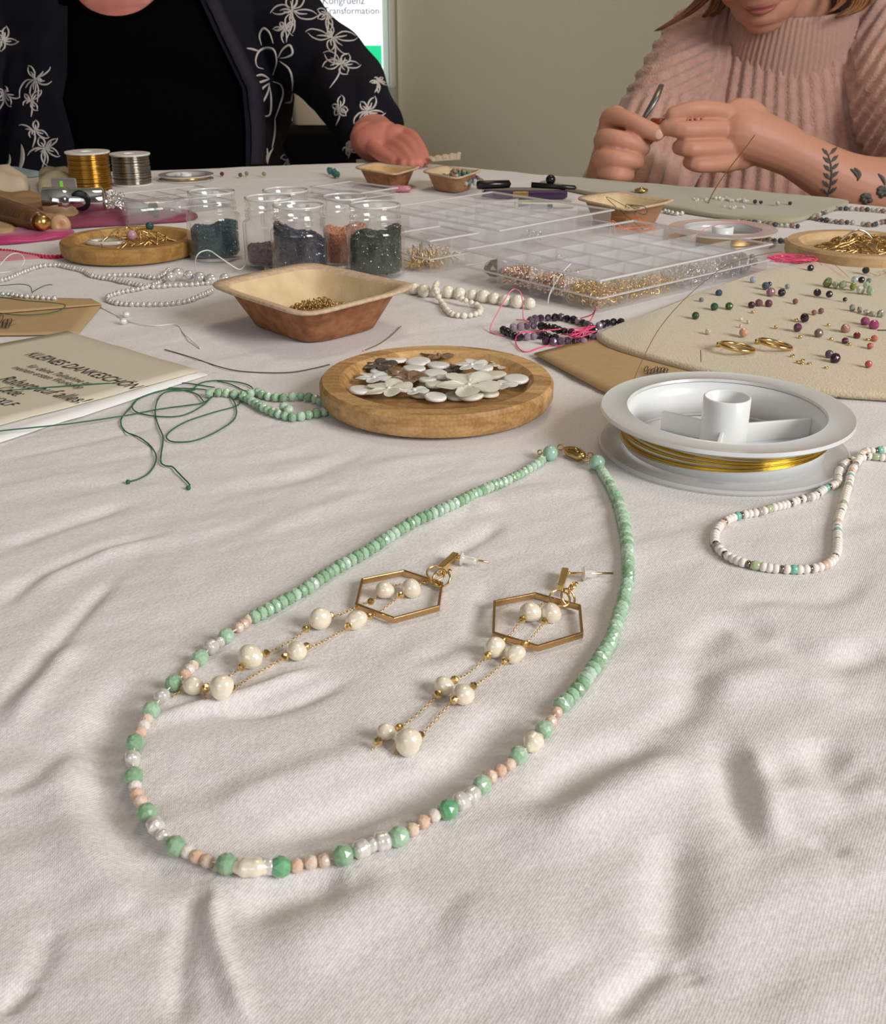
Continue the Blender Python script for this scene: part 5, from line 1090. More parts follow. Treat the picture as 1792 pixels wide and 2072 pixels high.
# ================================================================ chains on the outer dishes
def chain_heap(c, rx, ry, h, n, m_, label, rnd, r=.00055, nm='gold_chain'):
    b = MB()
    for k in range(n):
        a = rnd.uniform(0, 6.3); q = []
        x, y = c.x+rnd.uniform(-.7, .7)*rx, c.y+rnd.uniform(-.7, .7)*ry
        for i in range(7):
            a += rnd.uniform(-1.1, 1.1); x += math.cos(a)*rx*.22; y += math.sin(a)*ry*.22
            d = math.hypot((x-c.x)/rx, (y-c.y)/ry)
            if d > 1: x = c.x+(x-c.x)/d; y = c.y+(y-c.y)/d; d = 1
            q.append(Vector((x, y, c.z+.0006+h*(1-d*d)*rnd.uniform(.15, 1))))
        p = smooth_path(q, .0012); rr = [r*(1.25 if i % 2 else .6) for i in range(len(p))]; b.add(*g_tube(p, rr, 5))
    return solo(nm, b, m_, label, 'chain', Vector((c.x, c.y, c.z)))
chain_heap(Vector((drc.x+.004, drc.y, drtop)), .034, .026, .010, 60, GOLDD, 'thick heap of gold chain on the right bamboo dish', random.Random(2))
b = MB(); q = [Vector((drc.x-.016+.006*i-.0, drc.y-.004, drtop+.006+.008*math.sin(i/4*PI))) for i in range(5)]; b.add(*g_tube(smooth_path(q, 20), .0006, 6)); solo('silver_link', b, SILVER, 'large silver wire loop on top of the gold chain heap', 'ring', q[0])
chain_heap(Vector((dlc.x+.004, dlc.y+.0, dltop)), .030, .020, .012, 26, GOLD, 'loose gold chain on the left bamboo dish', random.Random(4), .0005)
c = Vector((dlc.x-.017, dlc.y+.0, dltop+.0016)); b = MB(); V, Fc = g_torus(.008, .0016, 36, 8, 1.5, .8); b.add(V, Fc, T4(c)); solo('clear_hoop', b, mat('frosted_hoop', (.72, .68, .60), .2, clear=.2, coat=.5), 'pale translucent oval ring on the left bamboo dish', 'ring', c)
c = Vector((dlc.x+.004, dlc.y-.008, dltop+.008)); b = MB(); b.add(*g_ico(.0036, 1), T4(c)); solo('pink_bead', b, mat('rose_bead', (.52, .28, .33), .3), 'dusky pink bead on the gold chain of the left dish', 'bead', c, False)
c = Vector((dlc.x+.014, dlc.y+.004, dltop+.012)); b = MB(); b.add(*g_ico(.0030, 1), T4(c)); solo('teal_bead', b, mat('dark_teal_bead', (.03, .09, .08), .2), 'dark teal bead on top of the left dish chain', 'bead', c, False)
# ================================================================ far left clutter
def roll_spool(px, top_y, Z, rpx, m_, label, lab2):
    c = Gd(px, top_y, Z); c.z = TZ; R = rpx/sc(top_y, Z); t = thing('wire_reel', label, 'wire reel', c)
    wp_ = mat('white_reel_plastic', (.80, .78, .74), .35)
    b = MB(); b.add(*g_lathe([(0, .0004), (R, .0004), (R, .0016), (0, .0016)], 40), T4(c)); part('lower_flange', b, wp_, t, False)
    b = MB(); b.add(*g_lathe([(0, Z-.0014), (R, Z-.0014), (R*1.01, Z-.0004), (R, Z), (R*.3, Z), (R*.28, Z-.001), (0, Z-.001)], 40), T4(c)); part('upper_flange', b, wp_, t, False)
    rnd = random.Random(px); n = 26; pr = []; b = MB()
    for k in range(n):
        z = .0024+(Z-.0046)*k/(n-1); b.add(*g_torus(R*.90+rnd.uniform(-.0004, .0006), (Z/n)*.62, 36, 6), T4(c+Vector((0, 0, z))) @ Matrix.Rotation(rnd.uniform(-.03, .03), 4, 'X'))
    b.add(*g_lathe([(R*.85, .0017), (R*.85, Z-.0015)], 30), T4(c)); part('wound_wire', b, m_, t)
roll_spool(176, 306, .037, 44, mat('reel_gold', (.50, .27, .05), .18, 1.), 'tall reel of golden craft wire with white ends', '')
roll_spool(262, 310, .030, 40, mat('reel_silver', (.40, .37, .32), .18, 1.), 'tall reel of silver craft wire beside the golden reel', '')
def flat_reel(px, py, rpx, Z, label, wm_, nm='flat_reel'):
    c = Gd(px, py, Z); c.z = TZ; R = rpx/sc(py, Z); t = thing(nm, label, 'wire reel', c); Mx = T4(c)
    for z, n_ in ((.0004, 'lower_flange'), (Z-.0012, 'upper_flange')):
        b = MB(); b.add(*g_lathe([(R*.72, z), (R, z), (R, z+.0012), (R*.72, z+.0012)], 56, True), Mx); part(n_, b, mat('clear_reel_plastic', (.80, .80, .78), .15, clear=.45), t, False)
    b = MB(); b.add(*g_lathe([(R*.72, .0016), (R*.735, .0016), (R*.735, Z-.0012), (R*.72, Z-.0012)], 48, True), Mx); part('drum', b, MATS['clear_reel_plastic'], t)
    b = MB(); b.add(*g_lathe([(R*.16, .0006), (R*.20, .0006), (R*.20, Z+.001), (R*.16, Z+.001)], 24, True), Mx)
    part('hub', b, MATS['white_drum_plastic'], t)
    for an in (.1, 2.2, 4.3): b = MB(); b.add(*g_box((R*.45, 0, Z*.4), (R*.52, R*.16, .0015)), Mx @ RotZ(an)); part('spoke', b, MATS['white_drum_plastic'], t, False)
    b = MB()
    for k in range(7): b.add(*g_torus(R*.76+.0002*(k % 2), .0007, 48, 5), T4(c+Vector((0, 0, .0025+(Z-.0045)*k/6))))
    part('wound_wire', b, wm_, t); return t, c, R
flat_reel(376, 352, 55, .006, 'flat clear reel of gold wire behind the jars', GOLD)
tR, cR, rR = flat_reel(1462, 461, 108, .010, 'flat clear reel with spokes behind the front organiser box', GOLDD)
b = MB(); b.add(*g_tube(smooth_path([Gd(1398, 484, .008), Gd(1413, 470, .012), Gd(1440, 458, .014), Gd(1481, 450, .014), Gd(1514, 455, .013), Gd(1538, 470, .010), Gd(1541, 483, .006), Gd(1536, 492, .003)], 40), .00028, 5)); solo('pink_thread', b, PINKL, 'pink thread arching over the flat clear reel', 'thread', Gd(1470, 480))
dpt0, dpt1 = 1.02, .93
q = [P(x, y, 1.03-.10*(y-274)/166) for x, y in ((1526, 274), (1511, 294), (1494, 316), (1474, 342), (1454, 370), (1438, 398), (1429, 420), (1425, 437))]
b = MB(); b.add(*g_tube(smooth_path(q, 40), .00055, 5)); solo('gold_wire', b, mat('bright_gold_wire', (.90, .62, .28), .25, 1.), 'gold wire rising from the olive mat in front of the hands', 'wire', q[-1])
# chrome tube lying on its side
def lying(name, label, cat, a_px, b_px, Rm, prof, m_, z=None):
    z = z or Rm+.0005; a_, b_ = Gd(*a_px, z), Gd(*b_px, z); d = b_-a_; t = thing(name, label, cat, Vector((a_.x, a_.y, TZ))); return t, a_, b_, frame(d), d.length
t, a_, b_, R_, L_ = lying('chrome_tube', 'chrome metal tube with a round black opening, lying at the left', 'tool', (88, 408), (216, 405), .0115, None, CHROME, .016)
Rt = .0112
b = MB(); b.add(*g_lathe([(Rt*.8, 0), (Rt, .0006), (Rt, L_*.38), (Rt*.86, L_*.42), (Rt*.92, L_*.46), (Rt*.92, L_*.95), (Rt*.7, L_), (Rt*.6, L_*.98), (Rt*.7, L_*.1)], 40, True), TR(a_, R_)); part('tube_body', b, CHROME, t)
cc = a_.lerp(b_, .64); b = MB(); b.add(*g_lathe([(0, 0), (.0072, 0), (.0082, .0004), (.0072, .0012), (0, .0002)], 28), T4(cc+Vector((0, -Rt*.80, .0015))) @ Matrix.Rotation(PI/2, 4, 'X')); part('round_opening', b, mat('black_rubber', (.006, .006, .006), .25), t)
b = MB(); V, Fc = g_box(tuple(a_.lerp(b_, .3)-Vector((0, 0, Rt+.0025))), (.05, .012, .0042), .001); b.add(V, Fc); part('stand', b, mat('grey_metal', (.25, .24, .22), .3, .8), t, False)
c = Gd(222, 425, .006); b = bag_of(90, lambda i: (c.x+random.uniform(-.009, .012), c.y+random.uniform(-.008, .008), TZ+random.uniform(.002, .020)), link3, random.Random(3), .8, 1.5); solo('silver_findings', b, CHROME, 'sparkling heap of silver links right of the chrome tube', 'jewellery findings', Vector((c.x, c.y, TZ)), kind='stuff')
t, a_, b_, R_, L_ = lying('glass_vial', 'clear glass vial lying behind the left bamboo dish', 'jar', (250, 432), (372, 420), .010, None, GLASS)
b = MB(); b.add(*g_lathe([(0, 0), (.0085, 0), (.0098, .002), (.0098, L_*.75), (.0080, L_*.82), (.0082, L_), (.0070, L_), (.0068, L_*.83), (.0086, L_*.74), (.0086, .003), (0, .0015)], 32), TR(a_, R_)); part('glass_body', b, mat('vial_glass', (.8, .8, .78), .03, clear=.88), t)
b = MB(); b.add(*g_lathe([(0, 0), (.0066, 0), (.0070, .004), (0, .004)], 20), TR(a_.lerp(b_, .45), R_)); part('dark_stopper', b, MATS['black_rubber'], t)
# ribbed brown handle with a round end
t, a_, b_, R_, L_ = lying('ribbed_handle', 'dark brown ribbed handle with a round gold end cap at the left edge', 'tool', (-60, 412), (92, 452), .011, None, None, .0125)
b = MB(); pr = [(0, 0), (.0128, .001)]
for k in range(24): z = L_*(.04+.80*k/24); r = .0125-.0042*k/24; pr += [(r, z), (r+.0007, z+L_*.012), (r, z+L_*.022)]
pr += [(.0076, L_*.88), (.0070, L_*.93), (0, L_*.93)]
b.add(*g_lathe(pr, 28), TR(a_, R_)); part('grip', b, mat('brown_horn', (.09, .04, .012), .3, coat=.5, noise=(60, .8, (.16, .07, .02))), t)
b = MB(); b.add(*g_lathe([(0, L_*.93), (.0062, L_*.93), (.0050, L_*1.0), (0, L_)], 20), TR(a_, R_)); part('ferrule', b, mat('brass', (.75, .45, .14), .25, 1.), t)
c = Gd(122, 455, .0075); b = MB(); b.add(*g_lathe([(0, -.003), (.0070, -.003), (.0078, 0), (.0070, .003), (.002, .003), (0, .001)], 28), T4(c) @ Matrix.Rotation(PI/2-.15, 4, 'X') @ Matrix.Rotation(.35, 4, 'Y')); part('end_cap', b, mat('turned_wood', (.55, .33, .16), .4), t)
# paper bag, pouches and packets
def cushion(pts, h, label, cat, m_, name, seed=1, crease=.0015, z0=.0):
    q = [Vector((x, y, 0)) for x, y in pts]; q = smooth_path(q+[q[0]], 64)[:-1]; c = sum(q, Vector())/len(q); V = []; Fc = []; N = len(q)
    lv = [(.97, .0005), (1.0, h*.18), (.99, h*.4), (.93, h*.7), (.78, h*.9), (.5, h), (.25, h)]
    for k, z in lv:
        for i, p in enumerate(q): r = c+(p-c)*k; V.append((r.x, r.y, TZ+z0+z+crease*(z/h)*(math.sin(r.x*170+seed)+math.sin(r.y*230+r.x*90))))
    V.append((c.x, c.y, TZ+z0+h)); L = len(lv)
    for r in range(L-1):
        for i in range(N): j = (i+1) % N; Fc.append((r*N+i, r*N+j, r*N+N+j, r*N+N+i))
    for i in range(N): Fc.append(((L-1)*N+i, (L-1)*N+(i+1) % N, L*N))
    Fc.append(tuple(range(N-1, -1, -1))); b = MB(); b.add(V, Fc); return solo(name, b, m_, label, cat, Vector((c.x, c.y, TZ+z0)))
BRK = mat('brown_leather', (.33, .18, .085), .55, noise=(40, .7, (.42, .25, .12)), bump=(120, .4, .001))
cushion(gp((-80, 450), (60, 458), (150, 455), (190, 432), (120, 412), (0, 405), (-80, 405)), .011, 'flat brown leather pouch under the chrome tube', 'pouch', BRK, 'leather_pouch', 2)
cushion(gp((-60, 396), (40, 394), (62, 388), (50, 376), (0, 370), (-60, 372)), .018, 'crumpled beige cloth bag behind the brown pouch', 'bag', mat('beige_cloth', (.52, .42, .30), .8, bump=(150, .5, .001)), 'cloth_bag', 5, .0025)
cushion(gp((80, 396), (150, 394), (160, 378), (130, 368), (85, 368)), .017, 'olive tinted clear bag right of the beige cloth bag', 'bag', mat('olive_bag', (.36, .31, .19), .35, coat=.3), 'plastic_bag', 8)
c = Gd(128, 385, .014); b = MB(); b.add(*g_box((c.x, c.y+.004, TZ+.013), (.022, .002, .022), .0008)); o = solo('foil_packet', b, mat('holographic_foil', (.52, .52, .55), .15, .7), 'shiny holographic foil packet with a bright green glint', 'packet', Vector((c.x, c.y, TZ+.002)), False)
b = MB(); b.add(*g_box((c.x-.002, c.y+.0026, TZ+.016), (.0026, .0008, .011), .0003)); part('green_glint_stripe', b, mat('lime_glint', (.25, .85, .05), .3), o, False)  # glint of the holographic foil painted as a lime green strip
cushion(gp((-80, 362), (40, 362), (85, 358), (60, 352), (-80, 354)), .007, 'pale teal organza pouch at the far left table edge', 'pouch', mat('teal_organza', (.22, .30, .29), .6), 'organza_pouch', 3, .001)
# white ribbon leaves standing at the far left edge
for k, (x0, y0, x1, y1, lb) in enumerate(((36, 352, 42, 292, 'tall grey ribbon leaf standing at the far left'), (6, 352, 18, 312, 'shorter white ribbon curl at the far left'))):
    p = [Gd(x0, y0, 0.002)]; D_ = (p[0]-Vector((0, 0, TZ+CH))).dot(F3); q = [P(x0+(x1-x0)*t_+6*math.sin(t_*3), y0+(y1-y0)*t_, D_) for t_ in np.linspace(0, 1, 8)]
    b = MB(); b.add(*g_tube(smooth_path(q, 16), [.0006+.0040*math.sin(PI*min(1, i/15*1.0)) for i in range(16)], 8, flat=.15)); solo('ribbon_leaf', b, mat('grey_ribbon', (.42, .40, .35), .6), lb, 'ribbon', p[0])
# pink pouch and cords
PKP = mat('magenta_satin', (.42, .02, .12), .45, sheen=.3); PKD = mat('dusty_pink_cloth', (.22, .04, .075), .6)
cushion(gp((100, 466), (180, 462), (380, 450), (380, 436), (240, 438), (140, 448)), .008, 'dusty pink satin pouch behind the left bamboo dish', 'pouch', PKD, 'pink_pouch', 4, .001)
cushion(gp((-60, 498), (20, 496), (140, 482), (140, 470), (60, 472), (-60, 486)), .006, 'magenta satin strip left of the bamboo dish', 'ribbon', PKP, 'satin_ribbon', 6, .0006)
cushion(gp((-60, 490), (15, 488), (40, 478), (20, 466), (-60, 464)), .009, 'tan wooden spoon end at the left edge on the magenta ribbon', 'spoon', BAM3, 'wooden_spoon', 6, .0001)
q = [G(x, y, .0012) for x, y in ((-30, 505), (0, 507), (30, 510), (60, 516), (95, 520), (125, 519), (152, 516))]
b = MB(); p = smooth_path(q, .0009)
for o_ in (0, PI): b.add(*g_tube([v+Vector((0, .0009*math.cos(i*1.0+o_), .0009*math.sin(i*1.0+o_))) for i, v in enumerate(p)], .0009, 5))
solo('twisted_cord', b, mat('crimson_cord', (.62, .03, .10), .5), 'twisted crimson cord in front of the left bamboo dish', 'cord', q[3])
cushion(gp((-60, 530), (20, 528), (90, 522), (60, 514), (-60, 512)), .002, 'pink tulle strip under the crimson cord at the left', 'ribbon', mat('pink_tulle', (.75, .22, .30), .7, clear=.25), 'tulle_ribbon', 6, .0003)
# ================================================================ middle and right far clutter
c = Gd(810, 383, .003); b = MB(); b.add(*g_box((c.x, c.y, TZ+.0035), (.020, .010, .006), .002)); solo('pink_eraser', b, mat('rose_tin', (.52, .20, .25), .35, coat=.4), 'small rounded pink piece behind the peach jar', 'eraser', Vector((c.x, c.y, TZ+.0005)))
for i, (x, y, s_, lb) in enumerate(((668, 346, .0040, 'teal stone chip, left of the three by the reaching hand'), (676, 350, .0044, 'teal stone chip, middle of the three by the reaching hand'), (682, 352, .0038, 'teal stone chip, right of the three by the reaching hand'))):
    stone(x, y, s_*2*sc(y), (.03, .13, .12), lb, 'teal chips', .0006, 'c')
for x, y, d, c_, lb in ((449, 352, 9, (.10, .02, .02), 'dark red bead at the far edge, leftmost of four'), (486, 354, 9, (.14, .05, .02), 'brown bead at the far edge, second of four'), (499, 351, 9, (.22, .22, .08), 'olive bead at the far edge, third of four'), (534, 352, 9, (.24, .22, .08), 'olive bead at the far edge, rightmost of four')):
    stone(x, y, d, c_, lb, 'beads at the far edge', .0006)
# black and purple packet with pens
t = thing('accessory_packet', 'clear packet with dark purple and black pieces behind the rear organiser', 'packet', Gd(1060, 395)); c = Gd(1060, 392, .004)
b = MB(); b.add(*g_box((c.x, c.y, TZ+.0045), (.078, .022, .008), .002)); part('purple_case', b, mat('dark_purple_plastic', (.045, .02, .06), .2, coat=.6), t, False)
b = MB(); b.add(*g_lathe([(0, 0), (.0032, 0), (.0040, .002), (.0036, .030), (0, .032)], 16), TR(Vector((c.x-.044, c.y-.006, TZ+.0125)), frame(Vector((1, .1, .02))))); part('black_cap', b, MATS['black_rubber'], t)
b = MB(); b.add(*g_lathe([(0, 0), (.0026, 0), (.0022, .040), (0, .042)], 12), TR(Vector((c.x+.006, c.y-.004, TZ+.0125)), frame(Vector((1, -.05, -.06))))); part('black_rod', b, MATS['black_rubber'], t)
b = MB(); b.add(*g_sphere(.0046, 14, 9), T4((c.x+.024, c.y, TZ+.0165))); part('black_knob', b, MATS['black_rubber'], t)
b = MB(); b.add(*g_box((c.x-.004, c.y-.0122, TZ+.005), (.014, .001, .005), .0003)); part('gold_print', b, GOLD, t, False)
c = Gd(1100, 411, .004); b = MB(); b.add(*g_box((c.x, c.y, TZ+.003), (.052, .016, .005), .0015)); bt = solo('bead_packet', b, mat('pearly_packet', (.66, .63, .55), .25, coat=.6, bump=(300, .8, .001)), 'pale packet of tiny clear beads in front of the purple packet', 'packet', Vector((c.x, c.y, TZ+.0005)), False)
b = MB(); b.add(*g_box((c.x-.008, c.y-.0082, TZ+.0028), (.030, .0006, .0032), .0002)); part('blue_label', b, mat('blue_grey_label', (.10, .14, .17), .5), bt, False)
# things on the olive mat
M2z = .0045
for x, y, d, c_, lb in ((1527, 408, 9, (.04, .03, .04), 'dark bead on the olive mat, left of a touching pair'), (1539, 409, 8, (.03, .02, .05), 'dark bead on the olive mat, right of a touching pair'), (1598, 411, 8, (.03, .03, .03), 'black bead alone at the right of the olive mat'), (1573, 411, 9, (.45, .44, .36), 'pale chip alone on the olive mat')):
    stone(x, y, d, c_, lb, 'stones on the olive mat', M2z)
for i, (cx_, cy_, n_) in enumerate(((1458, 402, 12), (1492, 405, 12), (1412, 405, 9), (1488, 419, 5))):
    c = Gd(cx_, cy_, M2z+.001); rnd = random.Random(i); b = bag_of(n_, lambda k: (c.x+rnd.uniform(-.009, .009), c.y+rnd.uniform(-.006, .006), TZ+M2z+.001), g_ico(.0018, 0), rnd, .6, 1.2)
    solo('clear_chips', b, MATS['crystal'], ('left', 'right', 'faintest', 'front')[i]+' sprinkle of clear chips on the olive mat', 'beads', c, False, kind='stuff')
c = Gd(1297, 385, M2z+.003); b = MB(); b.add(*g_torus(.0050, .0014, 24, 8), T4(c)); b.add(*g_sphere(.003, 10, 6), T4(c)); solo('gold_charm', b, GOLDD, 'small gold charm behind the large pale bowl', 'charm', c)
mxm = [round_mesh('pale_bead', .0021, mat('greyish_bead', (.45, .42, .36), .25, .1), n=8, k=6), round_mesh('dark_small_bead', .0021, mat('dark_grey_bead', (.07, .065, .075), .25), n=8, k=6), round_mesh('brownish_bead', .0021, mat('brown_small_bead', (.25, .17, .12), .3), n=8, k=6)]
pm = lambda i, n: (mxm[(i*5+i//3) % 3], 1+.15*math.sin(i*2.2))
strand('grey_strand', 'grey and brown bead strand between olive mat and right dish, back row', 'bead strand', [(1680, 422), (1710, 422), (1740, 423), (1770, 425), (1800, 428)], pm, .0044, .0021)
strand('grey_strand', 'grey bead strand curling in front of the olive mat corner', 'bead strand', [(1672, 428), (1655, 434), (1640, 438), (1652, 442), (1675, 446), (1700, 449), (1725, 450)], pm, .0044, .0021)
strand('grey_strand', 'dark bead strand behind the right dish at the frame edge', 'bead strand', [(1746, 453), (1765, 455), (1780, 450), (1800, 447)], pm, .0044, .0021)
strand('grey_strand', 'mixed bead strand along the front edge of the olive mat', 'bead strand', [(1492, 448), (1520, 449), (1548, 452), (1575, 455), (1600, 456), (1624, 459)], pm, .0044, .0021)
strand('grey_strand', 'dark bead strand between clear reel and right dish', 'bead strand', [(1545, 483), (1562, 486), (1580, 487), (1600, 486), (1618, 484)], pm, .0044, .0021)
strand('clear_strand', 'short row of clear white beads right of the pale bowl', 'bead strand', [(1345, 427), (1357, 430), (1370, 432), (1383, 431)], lambda i, n: (smp, 1.3), .0050, .0020)
# ================================================================ people
SKIN = mat('fair_skin', (.60, .30, .20), .5, sss=.35, noise=(30, .5, (.62, .29, .20)), bump=(350, .25, .0008), sssr=(.006,))
SKIN2 = mat('ruddy_skin', (.62, .22, .16), .5, sss=.35, noise=(45, .6, (.58, .20, .15)), bump=(350, .2, .0008), sssr=(.006,))
def capsule(b, pts, radii, n=14, sub=4):
    n = max(n, 22)
    """tapered limb through joints, with round ends"""
    m = len(pts); P_ = smooth_path(pts, (m-1)*sub+1); s = np.interp(np.linspace(0, m-1, len(P_)), range(m), radii)
    b.add(*g_tube(P_, list(s), n))
    for p, r in ((P_[0], s[0]), (P_[-1], s[-1])): b.add(*g_sphere(float(r)*.995, n, 8), T4(p))
def ell(b, c, r, R=None): V, Fc = g_sphere(1, 20, 14); V = np.array(V)*np.array(r); b.add(V, Fc, T4(c) @ (R.to_4x4() if R is not None else Matrix.Identity(4)))
def fuse(b, voxel, smooth=2, fac=.5):
    """melt the pieces into one continuous skin"""
    me = b.mesh('tmp'); o = bpy.data.objects.new('tmp', me); COL.objects.link(o)
    r = o.modifiers.new('r', 'REMESH'); r.mode = 'VOXEL'; r.voxel_size = voxel
    if smooth: s = o.modifiers.new('s', 'SMOOTH'); s.iterations = smooth; s.factor = fac
    bpy.context.view_layer.update(); dg = bpy.context.evaluated_depsgraph_get(); out = bpy.data.meshes.new_from_object(o.evaluated_get(dg)); bpy.data.objects.remove(o); return out
def mesh_part(name, me, m, parent, smooth=True, label=None):
    me.name = name; off = np.array(wloc(parent)); n = len(me.vertices); co = np.empty(n*3); me.vertices.foreach_get('co', co); co = (co.reshape(-1, 3)-off).ravel(); me.vertices.foreach_set('co', co); me.update()
    o = bpy.data.objects.new(name, me); COL.objects.link(o); o.parent = parent; me.materials.clear(); me.materials.append(m)
    me.polygons.foreach_set('use_smooth', [smooth]*len(me.polygons)); me['sm'] = 1
    if label: o['label'] = label
    return o
def cull(me, keep):
    """delete the vertices for which keep(co array, normal array) is False"""
    import bmesh
    bm_ = bmesh.new(); bm_.from_mesh(me); co = np.array([v.co for v in bm_.verts]); no = np.array([v.normal for v in bm_.verts]); k = keep(co, no); bm_.verts.ensure_lookup_table()
    bmesh.ops.delete(bm_, geom=[v for v, q in zip(bm_.verts, k) if not q], context='VERTS'); bm_.to_mesh(me); bm_.free(); return me
def snap(me, fn, tol=9.):
    """draw the open border of a cut exactly onto a curve"""
    import bmesh
    bm_ = bmesh.new(); bm_.from_mesh(me)
    for v in bm_.verts:
        if v.is_boundary:
            x, y = project(np.array([v.co])); x, y = float(x[0]), float(y[0]); r = fn(x, y)
            if r and math.hypot(r[0]-x, r[1]-y) < tol: v.co = P(r[0], r[1], (v.co-Vector((0, 0, TZ+CH))).dot(F3))
    for _ in range(2): bmesh.ops.smooth_vert(bm_, verts=[v for v in bm_.verts if not v.is_boundary and any(e.other_vert(v).is_boundary for e in v.link_edges)], factor=.5, use_axis_x=True, use_axis_y=True, use_axis_z=True)
    bm_.to_mesh(me); bm_.free(); return me
def project(co):
    d = co-np.array((0, 0, TZ+CH)); dep = d @ np.array(F3); return 896+FP*(d @ np.array(R3))/dep, 1036-FP*(d @ np.array(U3))/dep
def displace(me, f):
    n = len(me.vertices); co = np.empty(n*3); me.vertices.foreach_get('co', co); co = co.reshape(-1, 3); no = np.empty(n*3)
    me.vertex_normals.foreach_get('vector', no); no = no.reshape(-1, 3); co = co+no*f(co, no)[:, None]; me.vertices.foreach_set('co', co.ravel()); me.update(); return me
def head_pieces(b, c, R, s=1., neck_to=None):
    """c = centre between the ears, R takes local (x right, y face-forward, z up) to world"""
    E = lambda p, r: ell(b, c+R @ (Vector(p)*.001*s), [q*.001*s for q in r], R)
    C = lambda ps, rs: capsule(b, [c+R @ (Vector(p)*.001*s) for p in ps], [r*.001*s for r in rs], 12, 3)
    E((0, -12, 35), (74, 92, 80)); E((0, 22, -15), (62, 66, 76)); E((0, 60, -80), (25, 20, 17)); E((0, 40, -62), (44, 46, 32)); E((36, 18, -45), (24, 42, 34)); E((-36, 18, -45), (24, 42, 34))
    E((0, 74, 42), (46, 20, 22)); E((34, 62, -22), (26, 24, 26)); E((-34, 62, -22), (26, 24, 26)); C([(0, 84, 22), (0, 94, 2), (0, 104, -16)], [7, 8.5, 10.5]); E((9.5, 93, -20), (8, 9, 7)); E((-9.5, 93, -20), (8, 9, 7))
    E((0, 80, -40), (26, 14, 15)); E((0, 74, -66), (22, 14, 12))
    for sx in (-1, 1): E((sx*75, -6, 2), (7, 15, 29)); E((sx*31, 76, 10), (17, 10, 8))
def lips(c, R, s, parent, m):
    b = MB(); 
    for dy, z, w_, t_ in ((92.5, -44.5, 21, 2.9), (91.5, -50, 18, 3.6)):
        q = [c+R @ (Vector((x*w_, dy-7*x*x, z+(1.5*(1-abs(x)) if z > -45 else -1.5*(1-x*x))))*.001*s) for x in np.linspace(-1, 1, 11)]
        b.add(*g_tube(q, [max(.0006, t_*.001*s*(1-(abs(x)**2.2)*.9)) for x in np.linspace(-1, 1, 11)], 10))
    part('lips', b, m, parent)
def eyes(c, R, s, parent, closed=True):
    for sx in (-1, 1):
        b = MB(); ell(b, c+R @ (Vector((sx*31, 72, 10))*.001*s), [.0125*s]*3); part('eye', b, mat('eye_white', (.8, .78, .74), .1, coat=1), parent)
        b = MB(); q = [c+R @ (Vector((sx*31+x*15, 85-3*x*x, 3-3*x*x))*.001*s) for x in np.linspace(-1, 1, 9)]; b.add(*g_tube(q, .0012*s, 6)); part('eyelashes', b, mat('dark_lashes', (.05, .03, .02), .7), parent)
        b = MB(); q = [c+R @ (Vector((sx*32+x*20, 88-5*x*x, 30-4*x*x))*.001*s) for x in np.linspace(-1, 1, 9)]; b.add(*g_tube(q, .0022*s, 6, flat=.6)); part('eyebrow', b, mat('brown_brow', (.14, .07, .035), .8), parent)
def Hd(yaw, pitch, roll=0.):
    """local +y (face) towards the camera (-Y world), then turned"""
    return (Matrix.Rotation(PI+yaw, 3, 'Z') @ Matrix.Rotation(-pitch, 3, 'X') @ Matrix.Rotation(roll, 3, 'Y'))
def bvh_of(o): 
    me = o.data; off = wloc(o); return bvhtree.BVHTree.FromPolygons([v.co+off for v in me.vertices], [p.vertices[:] for p in me.polygons])
def hand_fingers(b, chains):
    for pts, r0, r1 in chains: capsule(b, [P(*q) for q in pts], list(np.linspace(r0, r1, len(pts))), 12, 4)
def nail(px, py, dep, r, parent, R=None):
    b = MB(); ell(b, P(px, py, dep), (r, r*.35, r*1.1)); part('fingernail', b, mat('nail', (.74, .45, .38), .25, coat=.6), parent)
# ---------------------------------------------------------------- person in the knitted sweater (right)
wr = thing('person', 'person in a pink ribbed knit sweater bending over small pliers, tattooed forearm', 'person', Vector((P(1580, 300, 1400/1000).x, P(1580, 300, 1.4).y, 0)))
RH_ = Hd(-.30, .55, .12); mouth = P(1538, 18, 1.262); s_h = .96
hc = mouth-RH_ @ (Vector((0, 92, -47))*.001*s_h)
b = MB(); head_pieces(b, hc, RH_, s_h)
nk = P(1606, 75, 1.385); capsule(b, [hc+RH_ @ Vector((0, -.030, -.050)), nk, nk+Vector((.005, .05, -.08))], [.050, .050, .06], 18)
tors = [(P(1580, 190, 1.47), (.150, .080, .095)), (P(1575, 330, 1.46), (.135, .090, .15)), (P(1575, 500, 1.47), (.140, .095, .17))]
for c_, r_ in tors: ell(b, c_, r_)
shL, shR = P(1432, 100, 1.44), P(1770, 95, 1.43)
elL, wrL = P(1300, 390, 1.36), P(1222, 385, 1.185); elR = P(1935, 385, 1.20)
capsule(b, [shL, shL.lerp(elL, .5), elL], [.048, .042, .036]); capsule(b, [elL, wrL.lerp(elL, .45), wrL], [.036, .032, .024])
capsule(b, [shR, shR.lerp(elR, .5), elR], [.048, .042, .038])
wrR = P(1606, 312, 1.128)
capsule(b, [elR, P(1800, 385, 1.155), P(1705, 365, 1.138), wrR], [.040, .036, .030, .0235], 16, 5)
